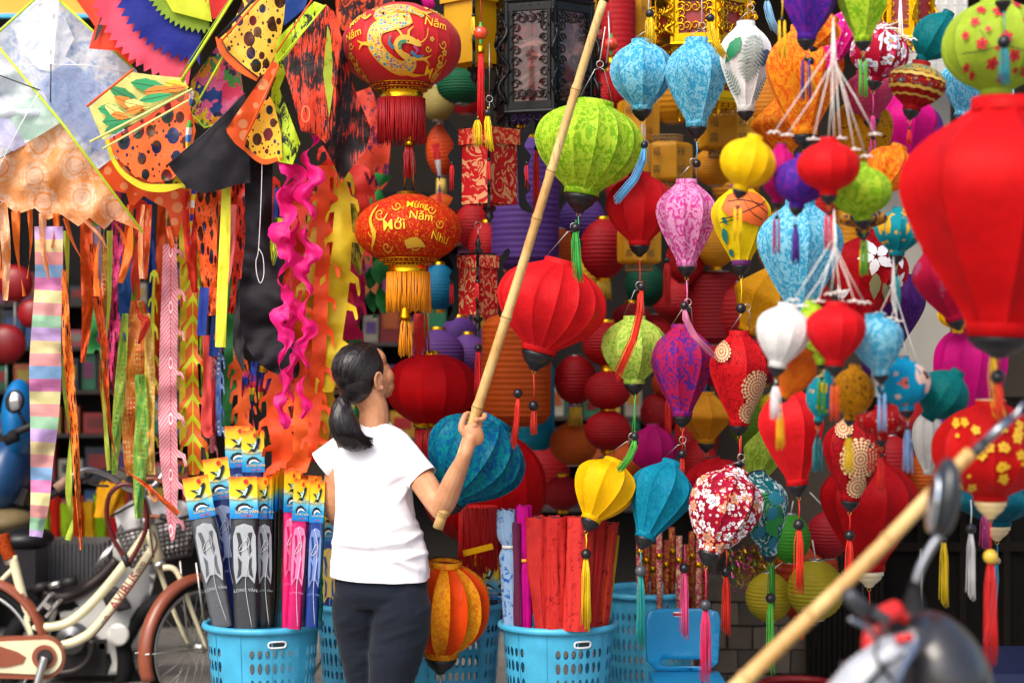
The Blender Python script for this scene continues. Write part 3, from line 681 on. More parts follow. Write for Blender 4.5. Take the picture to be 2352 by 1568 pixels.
hang_tassel('yellow tassel at the left end of the top gold lanterns', 1493, 18, 6.05, '#f0c81a', 4, 64, br=10, rad=9)
hang_tassel('pale blue tassel above the white palm leaf lantern', 1762, -20, 6.0, '#8fc0e0', 6, 80, br=9, rad=8, sway=.3)
hang_tassel('long red tassel on the big tilted lantern’s black bead', 1190, 890, 6.25, '#e0301f', 2, 120, br=11, rad=5, sway=-.1)
hang_tassel('green tassel lying over the golden yellow lantern', 1458, 990, 6.05, '#4fae3e', 2, 76, br=10, rad=7, sway=-.5)
hang_tassel('pink tassel beside the crimson blossom lantern, lowest row', 1572, 1250, 6.3, '#dc4f86', 42, 156, br=12, rad=8)
hang_tassel('red tassel right of the crimson blossom lantern, lowest row', 1668, 1262, 6.35, '#e0301f', 38, 140, br=12, rad=8)
hang_tassel('green tassel behind the tropical leaf lantern, lowest row', 1772, 1250, 6.45, '#3f8f30', 8, 120, br=12, rad=7)
hang_tassel('yellow tassel hanging in the dark doorway at lower right', 2168, 1200, 5.4, '#e2c01a', 30, 150, br=8, rad=8)
hang_tassel('white tassel hanging in the dark doorway at lower right', 2230, 1148, 5.3, '#e6e4e0', 54, 156, br=12, rad=8)
hang_tassel('magenta tassel half behind the wooden bead at lower right', 2262, 1170, 5.4, '#b83a78', 4, 80, br=5, rad=9)
hang_tassel('yellow tassel slung over the red flowered lantern', 2280, 800, 4.75, '#f0c81c', 10, 200, br=6, rad=12, sway=.16)
hang_tassel('red tassel under the very large red lantern', 2292, 808, 4.4, '#e6301f', 40, 100, br=17, rad=10)
hang_tassel('red tassel deep behind the lanterns, above the blue stool', 1840, 1400, 6.6, '#cf2420', 0, 60, br=5, rad=5)
for i, (x, y0, l, a) in enumerate(((1998, 1000, 60, 'left'), (2012, 985, 80, 'right'))):
    hang_tassel('thin red skein tassel under the low bundle, %s of two' % a, x, y0, 5.2, '#dc2c22', 20, l, br=4, rad=6, loop=True)
# ---- printed motifs on some lanterns
def frond(cx, cy, ang, length, w_, n=11):
    """a palm leaf: leaflets on both sides of a midrib"""
    out = []; ca, sa = math.cos(ang), math.sin(ang)
    for i in range(n):
        t = .12+.86*i/(n-1); bx, by = t*length, 0
        L_ = w_*math.sin(PI*min(1, t*.85+.12))
        for s in (-1, 1):
            tx, ty = bx+L_*.55, s*L_; pts = [(bx-length*.018, 0), ((bx+tx)/2-length*.022, s*L_*.5), (tx, ty), ((bx+tx)/2+length*.03, s*L_*.45), (bx+length*.02, 0)]
            out.append([(cx+x*ca-y*sa, cy+x*sa+y*ca) for x, y in pts])
    return out
def leaf(cx, cy, ang, length, w_):
    ca, sa = math.cos(ang), math.sin(ang); pts = []
    for s in (1, -1):
        for i in range(9):
            t = i/8 if s > 0 else 1-i/8; pts.append((t*length, s*w_*math.sin(PI*t**.8)*(1 if i % 2 else .86)))
    return [[(cx+x*ca-y*sa, cy+x*sa+y*ca) for x, y in pts]]
g1, g2, g3 = plain('#0c7a4c', .6), plain('#8d9a92', .6), plain('#3a4a63', .6)
decal(W3, frond(18, -78, 1.75, 120, 34, 13), g2, 'leaf_print', .0035); decal(W3, leaf(-18, -60, 2.2, 74, 16), g1, 'leaf_print', .0028)
decal(W3, leaf(58, -28, 2.5, 60, 18), g3, 'leaf_print', .003); decal(W3, frond(-16, 74, -2.2, 76, 18, 9), plain('#6d8a7e', .6), 'leaf_print', .0031); decal(W3, frond(20, 86, -1.1, 70, 14, 9), plain('#6d8a7e', .6), 'leaf_print', .0032)
tl = plain('#0d6f86', .6); tg = plain('#1c7a34', .6)
decal(T28, frond(-10, -70, 1.1, 96, 30, 12)+frond(-20, 0, 1.9, 60, 18, 9), tg, 'leaf_print', .003); decal(T28, leaf(10, -52, .4, 46, 16)+leaf(20, -30, 1.9, 46, 15), tl, 'leaf_print', .0034)
decal(T28, leaf(0, 0, 1.2, 60, 16)+leaf(8, 8, .2, 44, 12), plain('#1b8a3c', .6), 'leaf_print', .0038); decal(T28, leaf(-8, 16, 2.3, 50, 14)+leaf(12, 48, 1.8, 40, 12)+frond(10, 60, .9, 44, 12, 7), tl, 'leaf_print', .0042)
# cherry blossoms on the lime lantern, yellow blossoms on the red one
def blossoms(info, spots, r, mat, eye, twig=None, name='blossom_print'):
    fl = []; ey = []
    for x, y, k in spots:
        pts = []
        for i in range(40):
            a = 2*PI*i/40; q = r*k*(.58+.42*abs(math.sin(2.5*a+x))); pts.append((x+q*math.cos(a), y+q*math.sin(a)))
        fl.append(pts); ey.append([(x+r*k*.26*math.cos(j*PI/4), y+r*k*.26*math.sin(j*PI/4)) for j in range(8)])
    for p in fl: decal(info, [p], mat, name, .004, 12)
    for q in ey: decal(info, [q], eye, 'blossom_eye', .0055, None)
    if twig:
        tw = []
        for path in twig:
            q = catmull(path, 6); tw.append([(x, y-1.1) for x, y in q]+[(x, y+1.1) for x, y in reversed(q)])
        decal(info, tw, plain('#3a3320', .6), 'twig_print', .003, None)
blossoms(CB, [(-78, -40, 1), (-58, -70, 1), (-20, -62, 1.2), (30, -84, 1), (60, -40, 1.3), (-10, 0, 1.25), (-64, 12, 1.2), (-98, 60, .9), (-36, 56, 1.2), (10, 40, 1.2), (70, 30, 1.2), (46, 70, 1.1), (-80, 76, .8), (-104, -10, .9), (88, -70, 1), (60, 4, .8), (-8, 84, .9), (-50, -20, .6), (-30, 24, .5), (36, -40, .6), (20, 70, .6)], 12, plain('#bf1f24', .6), plain('#8e1418', .6), [[(-112, 30), (-60, 28), (-20, 20), (20, 26), (60, 40)], [(-70, -20), (-55, 0), (-44, 26)], [(96, 30), (60, 10), (30, -20)]])
rr = random.Random(12)
blossoms(RF, [(rr.uniform(-120, 110), rr.uniform(-70, 84), rr.choice((.5, .55, 1, 1.15))) for _ in range(40)], 11, plain('#eab81a', .55), plain('#e08a12', .55))
# painted sunset, mandalas, batik bands, hibiscus
decal(Y5, [[(-40, -66), (0, -78), (50, -66), (66, -30), (62, 10), (20, 4), (-34, -14), (-58, -34)]], plain('#e0601a', .6), 'sunset_print', .003, 8)
tw = [[(-58, -10), (-30, -14), (10, -30), (60, -52)], [(-10, -70), (4, -40), (20, -20), (44, -8)], [(-40, -50), (0, -52), (50, -40)], [(-62, -2), (-40, -4), (-22, -8)], [(4, -74), (22, -48), (60, -24)]]
decal(Y5, [[(x, y-1.1) for x, y in catmull(p, 5)]+[(x, y+1.1) for x, y in reversed(catmull(p, 5))] for p in tw], plain('#1c130c', .6), 'twig_print', .0045, None)
decal(Y5, leaf(-52, 10, 1.3, 40, 10)+leaf(-34, 58, 1.0, 22, 8)+leaf(-54, -14, .9, 24, 6), plain('#0f6f62', .6), 'tree_print', .004)
def mandala_mat(bg, fg):
    t = NT('mandala'); p = t.uv(); v = t.new('ShaderNodeVectorMath', operation='LENGTH'); t.lk(p, v.inputs[0]); sx = t.new('ShaderNodeSeparateXYZ'); t.lk(p, sx.inputs[0])
    a = t.math('ARCTAN2', sx.outputs[0], sx.outputs[1]); r = v.outputs['Value']
    k = t.math('ADD', t.math('SINE', t.math('MULTIPLY', r, 84)), t.math('SINE', t.math('MULTIPLY', a, 24)))
    k2 = t.math('ADD', k, t.math('MULTIPLY', t.math('SUBTRACT', t.noise(p, 40, 3, .6, 2.5), .5), 6.5))
    t.col(t.mix(t.step(t.math('MULTIPLY_ADD', k2, .25, .5), .44, .5), bg, fg)); return t.fin(.6)
MAN = mandala_mat('#8e1018', '#d8bf8c')
def mandala(info, x, y, r):
    pts = []
    for i in range(72):
        a = 2*PI*i/72; q = r*(.86+.14*abs(math.sin(a*9))); pts.append((q*math.cos(a), q*math.sin(a)))
    V, T = cdt(pts, (), 9); MB().add(wrap(info, [(x+a, y+b) for a, b in V], .0035), T, [(a/100, b/100) for a, b in V]).build('mandala_print', MAN, info['root'])
mandala(R8, 38, 22, 42); mandala(R8, -52, -62, 26); mandala(R8, 20, 78, 26); mandala(M5, 4, 0, 50); mandala(M5, 8, 66, 26); mandala(M5, -40, -70, 26)
def band(info, y0, y1, mat, off, name='band_print', amp=0):
    a = [(x, y0+amp*math.sin(x/4)) for x in range(-100, 101, 4)]; b = [(x, y1+amp*math.sin(x/4)) for x in range(100, -101, -4)]
    V, T = cdt(a+b, (), 8); MB().add(wrap(info, V, off), T, [(x/100, y/100) for x, y in V]).build(name, mat, info['root'])
band(B12, -46, -24, silk('#d8a41a', '#1a7f80', 40, .5), .003); band(B12, -22, -14, plain('#c9a040', .5), .004, amp=1.2); band(B12, 8, 15, plain('#c9a040', .5), .004, amp=1.2); band(B12, 26, 30, plain('#c9a040', .5), .004, amp=1); band(B12, -10, 6, floral('#8e1616', ('#1a5a70', '#c8922a'), '#d8b04a', 40, .4), .003)
def petalflower(info, cx, cy, r, mat, rot=0):
    for i in range(5):
        a = rot+2*PI*i/5; decal(info, leaf(cx+r*.1*math.cos(a), cy+r*.1*math.sin(a), a, r, r*.3), mat, 'petal_print', .004+.0003*i)
wp = plain('#e8e2e0', .6)
petalflower(H2, -8, -46, 40, wp, .3); petalflower(H2, 46, -70, 36, wp, 1.1); petalflower(H2, -72, 62, 34, wp, .5); petalflower(H2, 64, -4, 26, wp, .1)
decal(H2, leaf(0, -10, 1.3, 60, 14)+leaf(24, 6, .9, 50, 10), plain('#8f8a5a', .6), 'leaf_print', .0035)
# ---------------------------------------------------------------- paper lanterns in the depth of the shop
GB = metal('#d89a1c', .3)
def PG(*a, **k): return paper_globe(*a, **k)
PG('tall purple paper cylinder lantern behind the bamboo pole', 1206, 470, 78, 7.6, '#5b3a86', 150, shape='cyl', rings=22, band=GB)
PG('purple paper globe behind the gold rods, left of two', 1006, 815, 62, 7.7, '#6d4590', 58, band=GB)
PG('purple paper globe right of its purple neighbour', 1076, 820, 52, 7.9, '#6d4590', 52, band=GB)
PG('purple paper globe between the big green and red lanterns', 1338, 510, 54, 7.9, '#5c3b88', 62)
PG('tall orange paper cylinder lantern behind the pole', 1186, 850, 80, 7.5, '#c8560e', 128, shape='cyl', rings=20)
PG('turquoise paper cylinder lantern half behind the orange cylinder', 1232, 930, 42, 7.8, '#0f93ae', 102, shape='cyl', rings=18)
PG('red paper globe with gold fringe behind the plain red lantern', 1386, 572, 56, 7.6, '#a80f1a', 68, band=GB, fringe=('#c9a02a', 44))
PG('red paper globe above the stack, partly behind the lime lantern', 1395, 790, 58, 7.5, '#b00f16', 50, band=GB)
PG('red paper globe left of the stack with gold fringe', 1322, 872, 50, 7.6, '#a80e18', 56, fringe=('#c9a02a', 46))
PG('upper flat red lantern of the gold banded stack', 1396, 896, 54, 7.4, '#a80c16', 44, band=GB)
PG('lower flat red lantern of the gold banded stack', 1396, 988, 54, 7.4, '#a80c16', 46, band=GB)
PG('orange paper globe low beside the gold banded stack', 1318, 1018, 56, 7.7, '#c4560f', 50)
PG('dark green paper lantern in the shade right of centre', 1482, 655, 48, 8.2, '#0d4f38', 50)
PG('tall dark red paper cylinder behind the black scroll foot', 1640, 708, 60, 7.9, '#8e0c16', 84, shape='cyl', rings=20)
PG('red paper globe behind the purple teardrop lantern', 1512, 948, 42, 7.8, '#9a0e16', 46, fringe=('#b8922a', 40))
PG('red paper lantern at the top behind the bamboo pole tip', 1420, 60, 40, 7.6, '#b0121a', 90, shape='cyl', rings=14, band=GB)
PG('hot pink paper globe at top behind the dragon lantern', 1010, 2, 42, 7.4, '#d8128a', 30)
PG('turquoise paper globe behind the small scroll frame lantern', 1010, 660, 42, 8.0, '#0b6f96', 52, band=GB)
PG('red paper globe behind the small gold printed lantern', 1090, 520, 46, 7.9, '#b00f16', 56)
PG('dark red paper globe behind the lime mid lantern', 1450, 732, 46, 7.9, '#8e0d16', 36, band=GB)
PG('orange ringed paper globe behind the dragon lantern’s tassel', 1014, 345, 36, 8.0, '#c4440f', 60, fringe=('#c0a24a', 46))
PG('green paper globe at the lower right', 1816, 1236, 46, 6.9, '#3f9a2a', 56, cord=(1822, 1150))
PG('red paper globe beside the green one at the lower right', 1902, 1228, 50, 7.1, '#a81c28', 54, cord=(1860, 1130))
PG('yellow paper globe, left of the two at the lower right', 1766, 1370, 54, 6.95, '#a8981e', 56, cord=(1798, 1290))
PG('yellow paper globe, right of the two at the lower right', 1874, 1354, 66, 6.8, '#a89a1c', 68, cord=(1866, 1240))
PG('flat orange paper lantern behind the green and red globes', 1850, 1320, 76, 7.4, '#a83a10', 110)
L('amber hexagonal cloth lantern in the shade behind the lowest row', 1622, 958, 130, 104, 7.0, 'dia', silk('#cf8a1c', None, trans=.35), 8, 0, group='paper globe lanterns', tas=('#1b1a1d', 4, 10, (('br', 9), ('rad', 3))))
L('red cloth lantern with an open black ring behind the lowest row', 1640, 1092, 130, 70, 6.7, 'round', silk('#c8141e'), 10, -10, cr=.3, cap=None)
L('magenta cloth lantern behind the turquoise tilted one', 1500, 1030, 110, 100, 6.9, 'ball', silk('#b01264'), 10, 0, cap=None)
# yellow hexagonal lanterns with dark characters and woven rims
def calligraphy_lantern(label, cx, cy, w_, h_, d, n=6):
    m = plain('#d39312', .5, 0, .4, .1, 40, .12, 0, .25)
    i = L(label, cx, cy, w_, h_, d, 'cyl', m, n, 0, cap=None, group='yellow character lanterns', ctop=False, cbot=False, spin=.26)
    cane = plain('#8a6a3e', .6, 0, .4, .4, 70, .3)
    for s in (1, -1):
        mb = MB(); r = i['R']*.62; z = s*(i['Hb']*.5+.008)
        for zz in (-.014, .014): mb.torus(i['c']+Vector((0, 0, z+zz)), r, .004, None, 24, 6)
        for k in range(24):
            a = 2*PI*k/24; b = a+.28; mb.tube([i['c']+Vector((r*math.cos(a), r*math.sin(a), z-.013)), i['c']+Vector((r*math.cos(b), r*math.sin(b), z+.013))], .0022, 4)
            b = a-.28; mb.tube([i['c']+Vector((r*math.cos(a), r*math.sin(a), z-.013)), i['c']+Vector((r*math.cos(b), r*math.sin(b), z+.013))], .0022, 4)
        mb.build('woven_rim', cane, i['root'])
    ink = plain('#4a3210', .7)
    for k, (u, v, ch) in enumerate(((-.28, -.2, '福'), (.25, -.2, '祿'), (-.28, .22, '壽'), (.25, .22, '福'))): lettering(i, ch, u*w_, v*h_, w_*.19, ink, 0, 0, .004, name='painted_character')
calligraphy_lantern('yellow character lantern right of the big lime lantern', 1534, 374, 112, 96, 7.3)
calligraphy_lantern('yellow character lantern under the plain red lantern', 1468, 566, 100, 86, 7.4)
calligraphy_lantern('yellow character lantern below the white palm leaf lantern', 1668, 306, 130, 84, 7.5)
calligraphy_lantern('yellow character lantern behind the squat sky blue one', 1466, 282, 96, 110, 7.8)
calligraphy_lantern('yellow character lantern at top right of the bamboo pole tip', 1462, 52, 66, 130, 7.7)
# ---------------------------------------------------------------- new year lanterns with lettering, fringe and gold mounts
def fringe_ring(parent, c, r, length, col, n=70, seed=1, rs=.0022, name='fringe'):
    rr = random.Random(seed); mb = MB()
    for i in range(n):
        a = 2*PI*i/n+rr.uniform(-.03, .03); b = c+Vector((r*math.cos(a), r*math.sin(a), 0)); l = length*rr.uniform(.9, 1)
        mb.tube([b, b+Vector((rr.uniform(-.003, .003), rr.uniform(-.003, .003), -l*.5)), b+Vector((rr.uniform(-.006, .006), rr.uniform(-.006, .006), -l))], rs, 4)
    return mb.build(name, plain(col, .5, 0, .4, 0, 60, .2), parent)
def gold_mount(root, c, z, r, h, skirt, parent_n=26):
    """pierced gold skirt above a plain gold collar"""
    mb = MB(); n = 40; vs = []; fs = []
    mb.lathe([(r*1.03, z), (r, z-h*.15), (r, z-h*.85), (r*1.04, z-h), (r*.9, z-h)], c, None, 28, False); col = mb.build('gold_collar', GOLD, root)
    mb = MB()
    for k in range(3):
        rk = r+(skirt-r)*(k+1)/3; zk = z+.010*(k+1)+.006*k*k*.6
        mb.torus(c+Vector((0, 0, zk)), rk, .0016, None, 40, 5)
        for i in range(36):
            a = 2*PI*(i+.5*(k % 2))/36; q = c+Vector(((rk-.007)*math.cos(a), (rk-.007)*math.sin(a), zk-.005)); mb.torus(q, .0055, .0014, Matrix.Rotation(a, 3, 'Z') @ Matrix.Rotation(.7, 3, 'Y'), 8, 4)
    for i in range(20):
        a = 2*PI*i/20; mb.torus(c+Vector(((skirt+.004)*math.cos(a), (skirt+.004)*math.sin(a), z+.055)), .008, .0018, Matrix.Rotation(a, 3, 'Z') @ Matrix.Rotation(.9, 3, 'Y'), 10, 4)
    mb.build('pierced_skirt', GOLD, root)
def gridcloth(c, c2, sc_=260):
    t = NT('printed_cloth'); p = t.pos(); v = t.voro(p, sc_, 'F1', '3D', 0); t.col(t.mix(t.math('LESS_THAN', v.outputs['Distance'], .33), c, c2)); t.bump(t.noise(p, 40, 3), .2, .004); return t.fin(.5, 0, .1, .35, .12)
DR = L('big red new year lantern with a gold dragon print and red fringe', 922, 110, 276, 196, 6.4, 'ball', gridcloth('#c01016', '#d81c1e'), 24, 0, cap=None, ctop=False, cbot=False, sag=1, seam=.0006, group='new year lanterns', name='new_year_lantern')
rt = DR['root']; cc = DR['c']; zb = -S(98, 6.4); d = 6.4
gold_mount(rt, cc, zb-.004, S(50, d), S(18, d), S(84, d)); fringe_ring(rt, cc+Vector((0, 0, zb-S(19, d))), S(54, d), S(104, d), '#a81018', 120)
MB().lathe([(S(3, d), 0), (S(7, d), -S(8, d)), (S(8, d), -S(22, d)), (S(11, d), -S(24, d)), (S(11, d), -S(32, d))], cc+Vector((S(20, d), -S(40, d), zb-S(100, d))), None, 14).build('tassel_cap', GOLD, rt)
mb = MB(); threads_mesh(mb, cc+Vector((S(20, d), -S(40, d), zb-S(132, d))), S(72, d), S(14, d), 30, 0, .002, 3, 1.05); mb.build('tassel', plain('#9a1018', .5), rt)
MB().tube([cc+Vector((0, 0, S(98, d))), cc+Vector((0, 0, S(240, d)))], .003, 6).build('cord', plain('#8e1010', .6), rt)
def scales():
    t = NT('dragon_scales'); u = t.pos(); v = t.voro(u, 95, 'F1', '3D', .6); s = t.new('ShaderNodeSeparateColor'); t.lk(v.outputs['Color'], s.inputs[0])
    c = t.ramp(s.outputs[0], [(0, '#d9a52a'), (.3, '#3a8a9a'), (.5, '#c8703a'), (.65, '#7a4a8a'), (.8, '#d8b84a'), (.92, '#b8404a')], 'CONSTANT')
    e = t.voro(u, 95, 'DISTANCE_TO_EDGE', '3D', .6); t.col(t.mix(t.math('LESS_THAN', e.outputs['Distance'], .07), c, '#e8c050')); return t.fin(.45)
def stroke(path, k=6):
    """closed outline round a path of (x, y, width)"""
    q = catmull(path, k); a = []; b = []
    for i, (x, y, w_) in enumerate(q):
        x0, y0, _ = q[max(0, i-1)]; x1, y1, _ = q[min(len(q)-1, i+1)]; l = math.hypot(x1-x0, y1-y0) or 1; nx, ny = -(y1-y0)/l, (x1-x0)/l
        a.append((x+nx*w_/2, y+ny*w_/2)); b.append((x-nx*w_/2, y-ny*w_/2))
    return a+b[::-1]
SC = scales(); gold_ink = plain('#e6b02a', .4, .2)
body = [(58, -52, 4), (40, -66, 14), (0, -76, 22), (-44, -62, 26), (-20, -46, 28), (20, -44, 26), (0, -36, 28), (-46, -22, 30), (-54, 10, 30), (-34, 40, 26), (0, 62, 24), (26, 58, 22), (28, 40, 18)]
def strokes(info, paths, mat, name, off, k=6):
    for pth in paths:
        mb = MB(); q = catmull(pth, k); ln = []
        for i, (x, y, w_) in enumerate(q):
            x0, y0, _ = q[max(0, i-1)]; x1, y1, _ = q[min(len(q)-1, i+1)]; l = math.hypot(x1-x0, y1-y0) or 1; ln.append((x, y, -(y1-y0)/l*w_/2, (x1-x0)/l*w_/2))
        V = [(x+a*s, y+b*s) for x, y, a, b in ln for s in (-1, 0, 1)]
        mb.add(wrap(info, V, off), [(i*3+j, i*3+j+1, i*3+j+4, i*3+j+3) for i in range(len(ln)-1) for j in range(2)])
        mb.build(name, mat, info['root'])
strokes(DR, [[(a, b, c+5) for a, b, c in body]], gold_ink, 'dragon_outline_print', .0035); strokes(DR, [body], SC, 'dragon_body_print', .005)
for hp, hm in (([[(24, 44, 16), (8, 34, 12), (-2, 18, 14), (10, 4, 18), (30, 6, 16), (46, 14, 10), (54, 16, 3)]], '#d8a83a'), ([[(6, 26, 7), (6, 12, 8), (20, 8, 7)]], '#2f7a5a'), ([[(36, 18, 5), (44, 26, 6), (40, 34, 2)]], '#b8407a'), ([[(12, 0, 5), (4, -14, 4), (-6, -22, 1)]], '#e6b02a'), ([[(24, -2, 5), (26, -16, 4), (36, -26, 1)]], '#e6b02a'), ([[(50, 12, 2.4), (66, -2, 2), (70, -24, 1.4)]], '#e6b02a'), ([[(-8, 24, 8), (-18, 12, 6), (-16, -4, 2)]], '#2a6a7a'), ([[(22, 8, 3), (26, 8, 3.4)]], '#20130c'), ([[(30, 30, 7), (44, 40, 6), (60, 36, 2)]], '#3a7aa0')): strokes(DR, hp, plain(hm, .5), 'dragon_head_print', .007)
strokes(DR, [[(-66, -60, 7), (-80, -50, 6), (-92, -54, 1)], [(-62, 14, 8), (-84, 10, 7), (-96, 22, 2)], [(-84, 10, 6), (-100, 2, 2)], [(30, -72, 7), (62, -64, 8), (84, -70, 1)], [(62, -62, 6), (78, -48, 1)], [(30, 46, 7), (60, 44, 7), (74, 56, 1)], [(60, 44, 6), (78, 36, 1)], [(6, 70, 8), (34, 76, 6), (60, 74, 1)], [(44, 4, 3), (52, 10, 3)]], gold_ink, 'dragon_claw_print', .0065)
rr = random.Random(4)
def swirl(x, y, r, s=1): return [(x+s*r*(1-i/9)*math.cos(i*.9), y+r*(1-i/9)*math.sin(i*.9), 2.4) for i in range(9)]
strokes(DR, [swirl(108, 40, 16), swirl(112, 8, 12, -1), swirl(100, 62, 12), swirl(-120, 40, 14), swirl(-104, 64, 12, -1), swirl(-124, 10, 10), swirl(86, -78, 8), swirl(-60, -80, 9, -1), swirl(70, 22, 8), swirl(-110, -60, 9)], gold_ink, 'flourish_print', .004, 3)
blossoms(DR, [(104, 52, 1), (116, 26, .8), (-116, 56, 1.2), (-128, 32, 1), (-98, 76, .9), (94, 72, .8), (80, 0, .6)], 10, plain('#d8a82a', .5), plain('#7a3a6a', .5), None, 'peony_print')
for s, x, y, z, r in (('Mừng', -112, -52, 26, -32), ('Năm', -118, -14, 28, -14), ('Mừng', 96, -78, 27, 12), ('Năm', 92, -38, 30, 8), ('Mới', 84, 72, 30, 18)): lettering(DR, s, x, y, z, LETTER, r, .004)
LW = L('red and gold new year lantern with orange fringe under the dragon one', 938, 528, 246, 160, 6.4, 'ball', silk('#b8200e', '#d08a16', 52, .58, .02, trans=.1), 22, 0, cap=None, ctop=False, cbot=False, sag=1, seam=.0006, group='new year lanterns', name='new_year_lantern')
rt = LW['root']; cc = LW['c']; zb = -S(80, 6.4)
gold_mount(rt, cc, zb-.002, S(46, d), S(16, d), S(86, d)); fringe_ring(rt, cc+Vector((0, 0, zb-S(17, d))), S(49, d), S(94, d), '#e8900c', 130, 2)
MB().lathe([(S(28, d), 0), (S(28, d), S(8, d)), (S(22, d), S(9, d))], cc+Vector((0, 0, S(79, d))), None, 24).build('top_cap', metal('#a86a18', .35), rt)
for x in (-8, 12): MB().tube([cc+Vector((S(x, d), -.01, S(84, d))), cc+Vector((S(x*.8, d), -.01, S(205, d)))], .0035, 6).build('gold_rod', metal('#b89a5a', .3), rt)
MB().lathe([(S(2, d), S(10, d)), (S(9, d), 0), (S(10, d), -S(8, d)), (S(12, d), -S(14, d)), (S(16, d), -S(20, d))], P(930, 712, 6.25), None, 14).build('tassel_cap', metal('#d8920f', .3), rt)
mb = MB(); threads_mesh(mb, P(930, 730, 6.25), S(88, d), S(17, d), 46, 0, .0018, 5, 1.02); mb.build('tassel', plain('#e8900c', .5), rt)
for s, x, y, z, r in (('Mừng', 26, -50, 22, 4), ('Năm', 36, -24, 27, 6), ('Mới', -26, -4, 34, -4), ('Như', 84, 24, 27, 14)): lettering(LW, s, x, y, z, LETTER, r, .004)
strokes(LW, [swirl(-60, -30, 18), swirl(-80, 10, 14, -1), swirl(20, 40, 14), swirl(60, -40, 12), swirl(-20, -48, 12, -1), swirl(-44, 44, 14), swirl(84, -8, 12, -1), [(0, 40, 18), (24, 34, 22), (44, 44, 4)], [(-70, -52, 3), (-88, -20, 8), (-76, 20, 10), (-92, 50, 2)]], gold_ink, 'flourish_print', .004, 3)
PL = L('plain scarlet pleated lantern with gold collar behind the woman’s face', 990, 893, 214, 158, 6.85, 'tub', silk('#c00a12', None, rough=.6, wr=.15), 12, 0, cap=None, collar=GOLD, sag=1.0, seam=.0012, spin=.1, group='new year lanterns', name='new_year_lantern', cr=.16)
fringe_ring(PL['root'], PL['c']+Vector((0, 0, -S(92, 6.85))), S(36, 6.85), S(90, 6.85), '#b01016', 60, 7)
for x, y in ((970, 560), (981, 484+160)): MB().tube([P(978 if x < 975 else 985, 812, 6.8), P(x, y, 6.8)], .004, 6).build('gold_rod', metal('#b8a468', .3), PL['root'])
MB().tube([P(981, 644, 6.8), P(984, 628, 6.8), P(976, 618, 6.8), P(962, 622, 6.8)], .0025, 6).build('hook', WIRE, PL['root'])
BR = L('wide red lantern with red fringe behind the big teal one', 1112, 1120, 286, 270, 7.15, 'ball', silk('#c20a10', None, wr=.2), 14, 0, cap=None, group='new year lanterns', name='new_year_lantern', sag=1)
fringe_ring(BR['root'], P(1098, 1162, 6.75), S(44, 6.75), S(150, 6.75), '#cf1512', 110, 8)
MB().box(P(1098, 1262, 6.66), (S(70, 6.7), .004, S(14, 6.7)), Matrix.Rotation(-.25, 3, 'Y')).build('gold_ribbon', GOLD, BR['root'], False)
